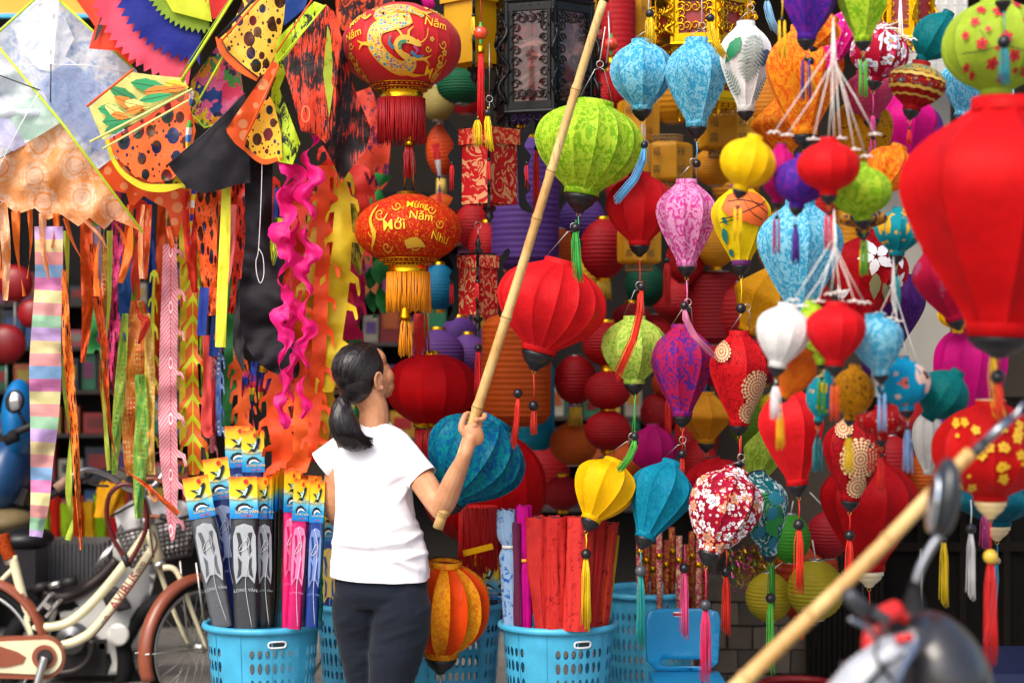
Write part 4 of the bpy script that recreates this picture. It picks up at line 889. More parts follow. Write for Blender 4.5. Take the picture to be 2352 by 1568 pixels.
# ---------------------------------------------------------------- lanterns framed by black wavy boards
def paper_print(c, c2, sc_=16):
    t = NT('paper_print'); p = t.pos(); n = t.noise(p, sc_, 2.5, .5, 3.2); t.col(t.mix(t.step(n, .53, .55), c, c2)); t.bump(t.noise(p, 50, 2), .1, .002); return t.fin(.5, 0, 0, .4, .2)
def scroll_lantern(label, cx, cy, hw, h, d, paper, lid, roll=0, finials=True, tass='#d81f22'):
    c = P(cx, cy, d); root = thing('scroll_frame_lantern', label, 'lantern', c, 'lanterns with black wavy boards'); r = S(hw, d); hh = S(h, d)/2
    for k in range(4):
        a0 = -PI/2+PI/2*k; a1 = a0+PI/2
        p0 = Vector((r*math.cos(a0), r*math.sin(a0), 0)); p1 = Vector((r*math.cos(a1), r*math.sin(a1), 0))
        q = [c+p0*.96+Vector((0, 0, -hh)), c+p1*.96+Vector((0, 0, -hh)), c+p1*.96+Vector((0, 0, hh*.62)), c+p0*.96+Vector((0, 0, hh*.62))]
        MB().add(q, [(0, 1, 2, 3)]).build('paper_panel', paper, root, False)
        q = [c+p0*1.12+Vector((0, 0, hh*.58)), c+p1*1.12+Vector((0, 0, hh*.58)), c+p1*1.12+Vector((0, 0, hh)), c+p0*1.12+Vector((0, 0, hh))]
        MB().add(q, [(0, 1, 2, 3)]).build('lid_panel', lid, root, False)
        # the wavy board at this corner, standing out radially
        od = [(1.02, -1.0), (1.05, -1.16), (1.22, -1.3), (1.46, -1.36), (1.5, -1.24), (1.34, -1.06), (1.26, -.86), (1.42, -.66), (1.4, -.5), (1.24, -.3), (1.2, 0), (1.36, .16), (1.44, .34), (1.26, .56), (1.24, .7), (1.42, .98), (1.56, 1.14), (1.6, 1.3), (1.5, 1.38), (1.34, 1.3), (1.16, 1.1), (.98, 1.02), (.97, 0)]
        od = [(x, y) for x, y in catmull([(p, q_) for p, q_ in od], 3)]
        V, T = cdt(od, (), None); n = len(V); mb = MB(); dirv = Vector((math.cos(a0), math.sin(a0), 0)); nn = Vector((-math.sin(a0), math.cos(a0), 0))*.005
        vs = [c+dirv*(r*x)+Vector((0, 0, hh*y*.9))+s*nn for s in (-1, 1) for x, y in V]; fs = [t for t in T]+[(a+n, c_+n, b+n) for a, b, c_ in T]
        m = len(od); fs += [(i, (i+1) % m, (i+1) % m+n, i+n) for i in range(m)] if len(V) == m else []
        mb.add(vs, fs).build('wavy_board', plain('#0b0b0d', .5, 0, .15, .1, 30, .2), root, False)
        t0 = c+dirv*(r*1.3)+Vector((0, 0, hh*.1))
        mb = MB(); mb.tube([t0+Vector((0, 0, .03)), t0], .0012, 4); threads_mesh(mb, t0, hh*.75, .008, 12, 0, .0013, k); ts = mb.build('tassel', plain(tass, .5), root); MB().ball(t0, .008, 8).build('bead', BLACKWOOD, ts)
    MB().box(c+Vector((0, 0, hh+.004)), (r*1.3, r*1.3, .008), Matrix.Rotation(PI/4, 3, 'Z')).build('top_board', plain('#17171a', .4), root, False)
    if finials:
        for s in (1, -1):
            pr = [(.03, 0), (.03, .012), (.018, .02), (.016, .03), (.021, .036), (.01, .055), (.004, .075)]
            MB().lathe([(a*r/.13, s*(hh+.008+b*.9)) for a, b in pr], c, None, 16).build('finial', BLACKWOOD, root)
        mb = MB(); top = c+Vector((0, 0, hh+.11)); mb.torus(top, .012, .0014, Matrix.Rotation(PI/2, 3, 'X'), 14, 5); mb.tube([top-Vector((.0, 0, .012)), c+Vector((0, 0, hh+.06))], .0016, 5); mb.tube([top, top+Vector((0, 0, .2))], .0014, 5); mb.build('wire_hook', WIRE, root)
    return root
scroll_lantern('red paper lantern with black wavy boards, the larger one', 1124, 384, 66, 172, 6.45, paper_print('#b80f18', '#d89a6a'), paper_print('#c01a1a', '#d88a5a', 20))
scroll_lantern('small red paper lantern with black wavy boards below the larger', 1098, 655, 46, 136, 6.5, paper_print('#bb0f18', '#d89a6a', 22), paper_print('#c4141a', '#e0a878', 26))
scroll_lantern('golden yellow paper lantern with black wavy boards at top', 1090, 62, 74, 178, 6.7, plain('#d9a10f', .5, 0, .4, .1, 30, .1, 0, .2), plain('#dba615', .5, 0, .4, .1, 30, .1, 0, .2), tass='#f0cf1a')
# ---------------------------------------------------------------- carved six sided lanterns
def curl(mb, p, u, v, r, s=1, turns=1.4, t=.003, n=12):
    pts = [p+(u*math.cos(a)*s+v*math.sin(a))*(r*(1-.75*i/n)) for i, a in ((i, turns*2*PI*i/n) for i in range(n+1))]; mb.tube(pts, [t*(1-.4*i/n) for i in range(n+1)], 5)
def carved_lantern(label, cx, y0, y1, rp, d, frame, pane, orn, spin=0, tiers=((0, 1),), seed=1):
    c = P(cx, y0, d); root = thing('carved_lantern', label, 'lantern', c, 'carved six sided lanterns'); R = S(rp, d); rr = random.Random(seed)
    for (ta, tb) in tiers:
        za = -S((y1-y0)*ta, d); zb = -S((y1-y0)*tb, d); hgt = za-zb; s_ = R/.16
        for k in range(6):
            a0 = -PI/2+spin+k*PI/3; a1 = a0+PI/3; p0 = Vector((math.cos(a0), math.sin(a0), 0))*R; p1 = Vector((math.cos(a1), math.sin(a1), 0))*R
            zt, zl = Vector((0, 0, za)), Vector((0, 0, zb)); u = (p1-p0).normalized(); wd = (p1-p0).length; nn = Vector((u.y, -u.x, 0)); nn = nn if nn.dot(p0) > 0 else -nn
            MB().tube([c+p0+zl-Vector((0, 0, .012)), c+p0+zt+Vector((0, 0, .012))], .011*s_, 8).build('post', frame, root, 'auto')
            rot = Matrix.Rotation(math.atan2(u.y, u.x), 3, 'Z')
            for z, hh in ((za-.014, .028), (zb+.014, .028)):
                MB().box(c+(p0+p1)/2+Vector((0, 0, z)), (wd, .016, hh), rot).build('rail', frame, root, False)
            for x in (.1, .9): MB().box(c+p0+(p1-p0)*x+Vector((0, 0, (za+zb)/2)), (.012, .014, hgt-.05), rot).build('stile', frame, root, False)
            mid = c+(p0+p1)/2-nn*.004+Vector((0, 0, (za+zb)/2)); MB().box(mid, (wd*.82, .004, hgt-.05), rot).build('pane', pane, root, False)
            mb = MB(); up = Vector((0, 0, 1)); base = c+nn*.006
            m = max(4, int(hgt/.045))
            for j in range(m):
                z = zb+.05+(hgt-.1)*j/(m-1)
                for x, s in ((.19, 1), (.81, -1)):
                    curl(mb, base+p0+(p1-p0)*x+Vector((0, 0, z)), u, up, .017*s_, s*(1 if j % 2 else -1), 1.3, .0032*s_)
            for z, s in ((za-.055, 1), (zb+.055, -1)):
                for x in (.32, .5, .68): curl(mb, base+p0+(p1-p0)*x+Vector((0, 0, z)), up*s, u, .018*s_, 1 if x < .6 else -1, 1.4, .003*s_)
            for x in (.25, .42, .58, .75): curl(mb, base+p0+(p1-p0)*x+Vector((0, 0, za-.014)), u, up, .010*s_, 1 if x < .5 else -1, 1.2, .0026*s_)
            mb.build('fretwork', orn, root)
            # dragon-like bracket climbing the corner post
            mb = MB(); pts = []
            for i in range(26):
                t = i/25; pts.append(c+p0*(1.10+.055*math.sin(t*13))+u*(.012*math.cos(t*17))+Vector((0, 0, zb+.02+(hgt-.04)*t)))
            mb.tube(pts, [.007*s_*(1-.5*abs(i/25-.4)) for i in range(26)], 6)
            for i in range(2, 25, 3): curl(mb, pts[i], p0.normalized(), up, .014*s_, 1 if i % 2 else -1, 1.1, .003*s_, 8)
            mb.build('corner_bracket', orn, root)
        for z in (za+.01, zb-.01):
            MB().lathe([(R*1.06, z-.008), (R*1.09, z), (R*1.06, z+.008)], c, Matrix.Rotation(-PI/2+spin, 3, 'Z'), 6).build('plate', frame, root, False)
    mb = MB(); zb = -S((y1-y0), d)
    for k in range(6):
        a0 = -PI/2+spin+k*PI/3; p0 = Vector((math.cos(a0), math.sin(a0), 0))*R; a1 = a0+PI/3; p1 = Vector((math.cos(a1), math.sin(a1), 0))*R
        for x in (.15, .35, .5, .65, .85): curl(mb, c+p0+(p1-p0)*x+Vector((0, 0, zb-.03)), (p1-p0).normalized(), Vector((0, 0, 1)), .02, 1 if x < .5 else -1, 1.3, .0032)
        MB().lathe([(.011, 0), (.013, -.01), (.006, -.02), (.010, -.03), (.003, -.045)], c+p0+Vector((0, 0, zb-.02)), None, 10).build('drop_finial', frame, root)
    mb.build('lower_fretwork', orn, root)
    return root
def glass_pane(cols):
    t = NT('painted_glass'); p = t.pos(); t.col(t.ramp(t.noise(p, 7, 4, .6, 1.5), [(i/(len(cols)-1)*.5+.25, c) for i, c in enumerate(cols)])); return t.fin(.08, 0, 0, .6)
BL = plain('#070708', .35, 0, .25, .1, 40, .2, .05)
carved_lantern('large black carved six sided lantern with painted glass at top', 1252, -150, 262, 112, 6.6, BL, glass_pane(('#2a1416', '#6a2a2c', '#3a2a28', '#8a5a52', '#2c3a24')), BL, PI/12*.6, ((0, .36), (.42, 1)))
GC = metal('#d09a12', .28)
carved_lantern('gold carved lantern with red panels at top behind the blue pair', 1612, -140, 108, 104, 6.75, GC, plain('#8e1410', .4), GC, PI/12, ((0, .5), (.56, 1)), 3)
carved_lantern('gold carved lantern tier low behind the white palm leaf lantern', 1640, 150, 236, 86, 7.2, GC, plain('#7e100e', .4), GC, 0, ((0, 1),), 5)
carved_lantern('gold carved lantern edge at the top beside the wire grid', 2085, -120, 90, 60, 7.4, GC, plain('#7e100e', .4), GC, 0, ((0, 1),), 6)
# red glass balls with tassels
def ball_tassel(label, x, y, d, top=-40, thr=190, col='#cf1218', r=16):
    t = thing('ball_tassel', label, 'tassel', P(x, y, d), 'red ball tassels'); r = S(r, d); c = P(x, y, d)
    MB().tube([c, P(x, top, d)], .0018, 5).build('cord', plain('#b01414', .6), t)
    MB().ball(c, r, 14, (1, 1, .95)).build('glass_ball', plain('#e0401a', .12, 0, .6, 0, 60, .1, .6), t)
    for z in (1, -1): MB().lathe([(r*.18, 0), (r*.3, z*r*.2), (r*.14, z*r*.35), (r*.24, z*r*.5), (r*.08, z*r*.66)], c+Vector((0, 0, z*r*.9)), None, 10).build('green_bead', plain('#3fae4a', .4), t)
    MB().lathe([(r*.45, 0), (r*.5, -r*.3), (r*.5, -r*1.1)], c+Vector((0, 0, -r*1.7)), None, 14).build('tassel_cap', GOLD, t)
    mb = MB(); threads_mesh(mb, c+Vector((0, 0, -r*2.7)), S(thr, d), r*.55, 34, 0, .0018, int(x), 1.0); mb.build('threads', plain(col, .5, 0, .4, 0, 60, .15), t)
ball_tassel('long red tassel with an orange glass ball left of the black lantern', 1104, 76, 6.25)
ball_tassel('red tassel with a glass ball half behind the black lantern', 1160, 80, 6.9)
ball_tassel('red tassel with a glass ball right of the black lantern', 1372, 82, 6.7, thr=150)
ball_tassel('red tassel with a glass ball behind the bamboo pole tip', 1404, 102, 7.2, thr=110)
hang_tassel('yellow tassel on the larger red wavy board lantern', 1120, 246, 6.2, '#f0cf1a', 4, 84, br=9, rad=7, sway=.08)
hang_tassel('yellow tassel below the long red ball tassel', 1097, 268, 6.22, '#f0c81a', 2, 62, br=4, rad=9)
hang_tassel('red tassel over the orange cylinder beside the pole', 1099, 786, 6.55, '#cf1a20', 4, 120, br=9, rad=7)
hang_tassel('red tassel left of the big lime lantern', 1232, 330, 6.6, '#d0201a', 4, 170, br=6, rad=6)
hang_tassel('red knotted tassel under the yellow character lantern', 1532, 585, 6.8, '#cf2220', 6, 100, br=7, rad=7)
hang_tassel('red tassel among the lanterns above the lowest row', 1535, 840, 6.9, '#cf2220', 60, 110, br=7, rad=6)
# ---------------------------------------------------------------- kites hung at the left
def film(c, c2, c3=None, scale=1.2, alpha=.82, rough=.35):
    """thin plastic film, partly see-through"""
    t = NT('film'); u = t.uv(); st = [(.3, c), (.55, c2)]+([(.72, c3)] if c3 else []); t.col(t.ramp(t.noise(u, scale, 4, .6, .8), st)); t.bump(t.noise(t.pos(), 13, 4, .6, .8), .45, .02)
    t.fin(rough, 0, 0, .5); b = t.b; tr = t.new('ShaderNodeBsdfTranslucent'); t.lk(b.inputs['Base Color'].links[0].from_socket, tr.inputs[0]); tp = t.new('ShaderNodeBsdfTransparent')
    m1 = t.new('ShaderNodeMixShader'); m1.inputs[0].default_value = .3; t.lk(b.outputs[0], m1.inputs[1]); t.lk(tr.outputs[0], m1.inputs[2])
    m2 = t.new('ShaderNodeMixShader'); m2.inputs[0].default_value = alpha; t.lk(tp.outputs[0], m2.inputs[1]); t.lk(m1.outputs[0], m2.inputs[2]); t.lk(m2.outputs[0], t.out.inputs[0]); return t.m
def rod(parent, pts, d, w_, mat, name='spar'):
    q = [P(p[0], p[1], (p[2] if len(p) > 2 else d)) for p in pts]; return MB().tube(q, S(w_/2, d), 7).build(name, mat, parent)
LIMEC = plain('#c3e01a', .5); ORB = plain('#ee5a14', .5); BLK = plain('#141318', .5); PALE = plain('#e6ea8a', .4); WHT = plain('#ecebe8', .5)
def kite(label, x, y, d): return thing('kite', label, 'kite', P(x, y, d), 'kites hung at the shop front')
# diamond kite, misty blue film
k = kite('misty blue film diamond kite with lime edging at the left edge', 110, 160, 6.65)
sheet('sail', [(107, -28), (315, 163), (255, 440), (100, 340), (-30, 170), (-30, 92)], 6.65, film('#8fb0dc', '#eef2f8', '#b4bde8', 3.4, .9), k, 14, .03, 90)
sheet('snow_print', [(30, 60), (60, 20), (107, 5), (150, 40), (170, 90), (150, 130), (180, 150), (150, 170), (90, 160), (50, 120)], 6.632, film('#eef3fa', '#ffffff', '#bcd6f0', 4.2, .6), k, 14, .01, 90)
sheet('dark_print', [(110, 170), (160, 140), (200, 170), (240, 200), (235, 300), (250, 360), (200, 330), (140, 270), (90, 200)], 6.628, film('#5a78b4', '#9ab2dc', '#7f8fc4', 4.6, .5), k, 14, .01, 90)
rod(k, [(84, -5), (-20, 90)], 6.62, 6, LIMEC, 'edge_binding'); rod(k, [(130, -5), (305, 156)], 6.62, 6, LIMEC, 'edge_binding')
sheet('centre_tape', [(127, -20), (136, -20), (122, 148), (113, 148)], 6.6, WHT, k, None, .002); rod(k, [(117, 148), (116, 236)], 6.6, 3, BLK); rod(k, [(40, 150), (117, 148), (200, 150), (300, 170)], 6.6, 2, WHT, 'cross_spar')
# front delta kite: pale panels above, orange lace film below, fringe
k = kite('front delta kite with orange lace patterned film and fringe', 150, 380, 6.3)
sheet('pale_panel', [(-30, 78), (0, 109), (92, 214), (140, 282), (40, 340), (-30, 382)], 6.3, film('#c6dcd0', '#e8eaf0', '#b9b4e2', 1.9, .9), k, 13, .05, 40, .6, 1)
sheet('mint_panel', [(-30, 250), (40, 240), (92, 214), (140, 282), (60, 330), (-10, 300)], 6.285, film('#9fd0b4', '#cfe6d6', None, 2.0, .75), k, 13, .03, 40)
sheet('lilac_panel', [(-30, 262), (10, 256), (60, 332), (30, 348), (-30, 318)], 6.275, film('#b4acdc', '#d8d2ee', None, 2.0, .75), k, 13, .03, 40)
def lace():
    t = NT('lace_film'); u = t.uv(); v = t.voro(u, 1.35, 'F1', '2D', .6); r = t.math('ADD', v.outputs['Distance'], t.math('MULTIPLY', t.math('SUBTRACT', t.noise(u, 4, 3), .5), .2))
    rings = t.math('SINE', t.math('MULTIPLY', r, 52)); v2 = t.voro(u, 11, 'F1', '2D', .5); dot = t.math('GREATER_THAN', t.math('ABSOLUTE', t.math('SUBTRACT', v2.outputs['Distance'], .3)), .1)
    band = t.math('MULTIPLY', t.math('GREATER_THAN', r, .3), t.math('LESS_THAN', r, .44)); light = t.math('LESS_THAN', r, .24)
    col = t.ramp(t.noise(u, 1.4, 3), [(.35, '#f59440'), (.65, '#f8bc84')]); col = t.mix(t.math('MULTIPLY', band, t.math('MULTIPLY_ADD', dot, -.6, .75)), col, '#f7e3c8'); col = t.mix(t.math('MULTIPLY', light, .4), col, '#f6e6d0'); col = t.mix(t.math('MULTIPLY', t.math('GREATER_THAN', rings, .8), .22), col, '#e86f1e')
    t.col(col); t.bump(t.noise(t.pos(), 14, 4, .6, .8), .5, .02); return t.fin(.3, 0, 0, .5, .4)
LACE = lace()
sheet('orange_panel', [(140, 282), (326, 532), (300, 520), (262, 505), (240, 528), (205, 500), (180, 520), (140, 492), (110, 505), (80, 478), (40, 492), (0, 462), (-30, 480), (-30, 384)], 6.3, LACE, k, 13, .05, 42, .9, .5)
rod(k, [(-25, 82), (140, 280), (330, 536)], 6.27, 6, LIMEC, 'edge_binding'); rod(k, [(-10, 170), (93, 208)], 6.26, 3, BLK); rod(k, [(92, 208), (40, 300), (-20, 420)], 6.26, 2, WHT, 'bridle')
OF = sail('#f07a28', None, .35, .35)
for i, (x, y, x2, y2, w_, s) in enumerate(((4, 465, 12, 690, 24, .3), (36, 485, 56, 680, 22, .6), (68, 480, 62, 640, 15, .5), (98, 490, 112, 640, 22, .2), (128, 490, 120, 570, 22, .1), (150, 500, 196, 610, 24, .2), (196, 505, 250, 578, 36, .1), (232, 520, 222, 680, 20, .4), (262, 510, 286, 560, 26, .15), (330, 470, 326, 640, 27, .12), (300, 520, 276, 650, 20, .6), (-6, 470, -4, 640, 26, .2))):
    ribbon('fringe_strip', [(x, y, w_), ((x+x2)/2+6*(-1)**i, (y+y2)/2, w_), (x2, y2, w_*.8)], 6.28+.02*(i % 3), OF if i % 3 else LACE, k, .03, 60, s*.5, .2*i, i, 6)
# sunburst fan kite
k = kite('sunburst fan kite with pink, blue and yellow zigzag rings at top', 400, 80, 6.45)
def sector(r, a0, a1, teeth, amp, cx=470, cy=-70):
    out = []
    for i in range(teeth*2+1):
        a = math.radians(a0+(a1-a0)*i/(teeth*2)); q = r+(amp if i % 2 == 0 else 0); out.append((cx+q*math.cos(a), cy+q*math.sin(a)))
    return out+[(cx, cy)]
sheet('red_ring', [(150, -30), (178, 4), (204, 40), (218, 62), (204, 112), (266, 117), (300, 150), (340, 120), (260, -30)], 6.52, sail('#f0431e'), k, 16, .02)
sheet('black_spike', [(232, 38), (236, 62), (222, 90), (215, 98), (224, 60)], 6.5, BLK, k, None, .0)
sheet('pink_ring', sector(258, 98, 166, 15, 16), 6.48, sail('#f4526e'), k, 16, .02, seed=2, step=40)
sheet('blue_ring', sector(203, 93, 168, 13, 18), 6.455, sail('#0e1f8e'), k, 16, .02, seed=2, step=40)
sheet('yellow_ring_shade', sector(136, 85, 172, 16, 12), 6.435, sail('#8fae24'), k, 16, .01, seed=3, step=40); sheet('yellow_ring', sector(122, 82, 172, 1, 0), 6.42, sail('#d8e02a'), k, 16, .02, seed=4, step=20)  # olive zigzag ring just behind the smaller yellow one
sheet('red_corner', [(473, -20), (530, -20), (520, 30), (490, 45), (470, 20)], 6.41, sail('#d81f1a'), k, 16, .02)
rod(k, [(545, -20), (416, 186)], 6.4, 7, LIMEC); rod(k, [(540, -20), (408, 182)], 6.41, 3, plain('#7f9a1a', .5))
# phoenix wing kite
k = kite('phoenix wing kite with green feathers and an orange spar', 320, 290, 6.35)
sheet('wing_panel', [(205, 246), (262, 198), (303, 166), (345, 172), (425, 180), (432, 208), (330, 272), (236, 322), (216, 275)], 6.4, sail('#e6e480'), k, 14, .02)
FE = [plain(c, .55) for c in ('#1f9a5a', '#178048', '#f0811a', '#e8e07a', '#f2c81a')]
fl = []
for i, (x, y, a, l, w_, c) in enumerate(((250, 200, .5, 90, 15, 1), (300, 190, .15, 90, 16, 0), (330, 212, -.1, 80, 13, 2), (380, 190, .2, 56, 11, 4), (262, 222, .45, 80, 13, 2), (225, 250, .1, 60, 15, 0), (240, 240, .6, 70, 12, 3), (285, 235, .2, 60, 13, 3), (235, 280, -.1, 70, 16, 0), (255, 262, .2, 44, 10, 2), (290, 258, -.3, 44, 10, 2), (240, 305, -.4, 60, 13, 1), (320, 232, -.2, 80, 11, 0), (385, 205, -.1, 44, 9, 2))):
    sheet('feather_print', leaf(x, y, a, l, w_)[0], 6.394-.0022*i, FE[c], k, None, .0, step=20); sheet('feather_outline', stroke([(x, y, 1.2), (x+l*.5*math.cos(a), y+l*.5*math.sin(a), 1.2), (x+l*.9*math.cos(a), y+l*.9*math.sin(a), 1)], 3), 6.3935-.0022*i, BLK, k, None, 0, step=30)
sheet('red_band', [(240, 326), (438, 208), (440, 240), (260, 352)], 6.372, dots('#e2441a', '#7a0d12', 3.2), k, 14, .015)
sheet('spotted_panel', [(246, 336), (432, 228), (450, 300), (428, 390), (390, 414), (350, 420), (310, 406), (278, 372), (256, 350)], 6.35, dots('#f2601a', '#3a0a10', 2.4), k, 14, .03)
sheet('yellow_hem', stroke([(246, 320, 9), (258, 362, 10), (284, 400, 12), (330, 428, 16), (380, 432, 18), (425, 424, 6)], 5), 6.345, sail('#e6e02a'), k, 12, .01)
rod(k, [(199, 245), (306, 160)], 6.33, 6, ORB); rod(k, [(207, 326), (442, 205)], 6.32, 6, PALE); rod(k, [(236, 342), (434, 230)], 6.32, 5, PALE)
# orange kite with pale dots below
k = kite('orange kite with pale dots and torn fringe under the phoenix wing', 340, 440, 6.5)
def paledots():
    t = NT('pale_dots'); u = t.uv(); v = t.voro(u, 2.6, 'F1', '2D', .7); s = t.new('ShaderNodeSeparateColor'); t.lk(v.outputs['Color'], s.inputs[0]); t.col(t.mix(t.math('LESS_THAN', v.outputs['Distance'], t.math('MULTIPLY_ADD', s.outputs[0], .3, .06)), '#ee5a1e', '#f59a62')); t.bump(t.noise(t.pos(), 14, 3), .3, .02); return t.fin(.5, 0, 0, .4, .3)
PD = paledots()
sheet('sail', [(222, 392), (264, 360), (312, 410), (400, 430), (448, 436), (520, 428), (524, 470), (500, 500), (486, 462), (470, 540), (440, 470), (420, 500), (405, 560), (384, 480), (356, 466), (330, 450), (300, 480), (290, 444), (256, 436)], 6.52, PD, k, 15, .04, 50)
for i, (x, y, x2, y2, w_) in enumerate(((336, 470, 330, 640, 26), (388, 520, 396, 570, 18), (300, 470, 284, 600, 18), (440, 470, 436, 600, 16))): ribbon('fringe_strip', [(x, y, w_), ((x+x2)/2, (y+y2)/2, w_), (x2, y2, w_*.8)], 6.5, PD, k, .03, 60, .1, .2*i, i)
# black kite and its tail
k = kite('black kite with a long black cloth tail', 480, 350, 6.3)
BC = plain('#17141a', .75, 0, .3, .25, 70, .25)
sheet('sail', [(386, 378), (470, 310), (548, 226), (562, 214), (574, 300), (574, 420), (540, 425), (500, 438), (468, 445), (430, 432), (400, 398)], 6.3, BC, k, 14, .05, 60, 1, .4); rod(k, [(384, 380), (470, 308), (565, 214)], 6.28, 4, plain('#2a2730', .5))
ribbon('tail', [(594, 330, 66), (594, 420, 64), (594, 540, 62), (596, 640, 84), (604, 740, 104), (630, 800, 100), (668, 848, 50), (682, 866, 8)], 6.4, BC, k, .07, 80, 0, 0, 2, 8, 9, .25)
ribbon('tail_flap', [(556, 640, 20), (552, 740, 30), (548, 800, 26), (560, 852, 6)], 6.45, plain('#3a3538', .8), k, .03, 60, .1)
MB().tube([P(x, y, 6.31) for x, y in catmull([(602, 366), (600, 450), (594, 570), (588, 600), (590, 630), (598, 650), (606, 630), (604, 590), (594, 570)], 6)], .0013, 5).build('bridle_string', WHT, k)
# spotted yellow kite at the top
k = kite('yellow kite with foil spots and a black hem at top', 590, 90, 6.4)
sheet('sail', [(506, 88), (530, 66), (562, -10), (657, -10), (652, 44), (638, 116), (612, 166), (592, 178), (548, 146), (516, 116)], 6.4, dots('#f0b32a', '#3a1a10', 2.9, base2='#f2c24a'), k, 14, .04)
sheet('orange_hem', stroke([(500, 84, 12), (512, 118, 16), (548, 154, 18), (592, 182, 12)], 5), 6.38, sail('#f06a1a'), k, 12, .01); rod(k, [(508, 90), (522, 118), (552, 146), (592, 178)], 6.37, 3, BLK, 'hem_cord'); rod(k, [(500, 88), (600, -20)], 6.36, 7, BLK); rod(k, [(508, 96), (606, -14)], 6.35, 5, ORB)
k = kite('folded orange kite wing below the spotted yellow kite', 585, 250, 6.25)
sheet('folded_wing', [(630, 136), (642, 156), (604, 240), (566, 322), (560, 346), (540, 330), (522, 306), (520, 296)], 6.25, PD, k, 14, .03, 40); rod(k, [(640, 150), (562, 322)], 6.23, 5, ORB)
sheet('spotted_wing', [(612, 208), (630, 240), (646, 310), (648, 362), (612, 372), (580, 352), (564, 326)], 6.3, dots('#ecae22', '#3a1a10', 3.4), k, 14, .03); sheet('orange_hem', stroke([(560, 340, 8), (590, 364, 12), (612, 372, 12), (646, 362, 8)], 4), 6.285, sail('#f06a1a'), k, 12, 0)
# eagle kite
def feathers(c, c2, rot, sc_=(16, 3), thr=.5):
    t = NT('feather_print'); mp = t.new('ShaderNodeMapping'); t.lk(t.uv(), mp.inputs[0]); mp.inputs['Rotation'].default_value = (0, 0, rot); mp.inputs['Scale'].default_value = (sc_[0], sc_[1], 1)
    n = t.noise(mp.outputs[0], 1, 5, .65, 1.2); b = t.noise(t.uv(), 1.6, 2); t.col(t.mix(t.step(t.math('MULTIPLY_ADD', t.math('SUBTRACT', b, .5), .6, n), thr-.02, thr+.03), c2, c)); t.bump(t.noise(t.pos(), 14, 3), .3, .015); return t.fin(.6, 0, 0, .4, .2)
k = kite('eagle kite with red and black feather print', 730, 200, 6.25)
EAG = feathers('#e2401c', '#1c0809', .75, (16, 2.4), .51)
sheet('lime_wing', [(632, 116), (640, 86), (722, 4), (748, 14), (664, 150), (642, 204), (690, 330), (672, 378), (640, 372), (630, 330), (622, 230)], 6.3, feathers('#bede1e', '#1c2208', -.6, (8, 3), .42), k, 14, .05, 40)
sheet('red_wing', [(648, 142), (700, 72), (748, 10), (770, 30), (785, 90), (772, 200), (770, 300), (748, 330), (724, 308), (692, 302), (672, 224)], 6.24, EAG, k, 14, .05, 50)
sheet('dark_wing', [(772, 40), (792, 110), (812, 200), (854, 300), (838, 350), (806, 388), (784, 420), (764, 372), (740, 330), (766, 240)], 6.32, feathers('#c8301c', '#1a0709', .15, (18, 2), .55), k, 14, .06, 30)
sheet('lime_sliver', [(752, 60), (764, 90), (766, 200), (756, 270), (742, 170)], 6.22, sail('#b8cc3a'), k, 14, .02); rod(k, [(640, 142), (748, 12)], 6.2, 4, LIMEC); rod(k, [(634, 122), (718, -2)], 6.21, 4, ORB)
ring = stroke([(12*math.cos(i*PI/5)+706, 12*math.sin(i*PI/5)+134, 3) for i in range(11)], 3); sheet('eye_print', ring, 6.2, BLK, k, None, 0, step=40); sheet('eye_print', [(706+5*math.cos(i), 134+5*math.sin(i)) for i in range(6)], 6.2, BLK, k, None, 0)
ring = stroke([(9*math.cos(i*PI/5)+702, 18*math.sin(i*PI/5)+262, 3) for i in range(11)], 3); sheet('eye_print', ring, 6.2, plain('#f0703a', .5), k, None, 0, step=40)
k = kite('orange and black feathered kite behind the dragon lantern', 830, 60, 6.9)
sheet('sail', [(768, -20), (905, -20), (906, 24), (850, 46), (806, 76), (776, 66)], 6.9, feathers('#e6501c', '#2a0d10', 1.2, (7, 3), .5), k, 16, .04)
sheet('lower_sail', [(800, 220), (850, 200), (900, 300), (890, 420), (850, 470), (830, 380), (800, 420), (790, 320)], 7.1, feathers('#e2482c', '#5a1a4a', .3, (5, 3), .42), k, 16, .06)
k = kite('small dark kite with a bright reef print between the fan and black kites', 490, 220, 6.55)
def reef():
    t = NT('reef_print'); u = t.uv(); v = t.voro(t.vmath('ADD', u, t.new('ShaderNodeTexNoise').outputs[1]), 3.2, 'F1', '2D', 1); s = t.new('ShaderNodeSeparateColor'); t.lk(v.outputs['Color'], s.inputs[0])
    t.col(t.ramp(s.outputs[0], [(0, '#1c1a3c'), (.2, '#e8901c'), (.35, '#d8305a'), (.5, '#123a7a'), (.62, '#e0c01c'), (.74, '#3f8a3a'), (.86, '#d85a8a')], 'CONSTANT')); return t.fin(.5, 0, 0, .4, .2)
sheet('sail', [(440, 186), (500, 104), (548, 130), (562, 236), (520, 285), (470, 294), (428, 270)], 6.55, reef(), k, 15, .04); rod(k, [(585, 0), (424, 290)], 6.46, 5, LIMEC); rod(k, [(575, -4), (500, 130)], 6.44, 6, plain('#8a8478', .4)); rod(k, [(424, 290), (440, 262), (470, 294), (500, 284)], 6.46, 4, LIMEC, 'edge_binding')
k = kite('blue kite tip behind the yellow spotted kite', 700, 20, 6.7)
sheet('sail', [(655, -20), (712, -20), (700, 20), (652, 60)], 6.7, sail('#12408e'), k, 16, .02)
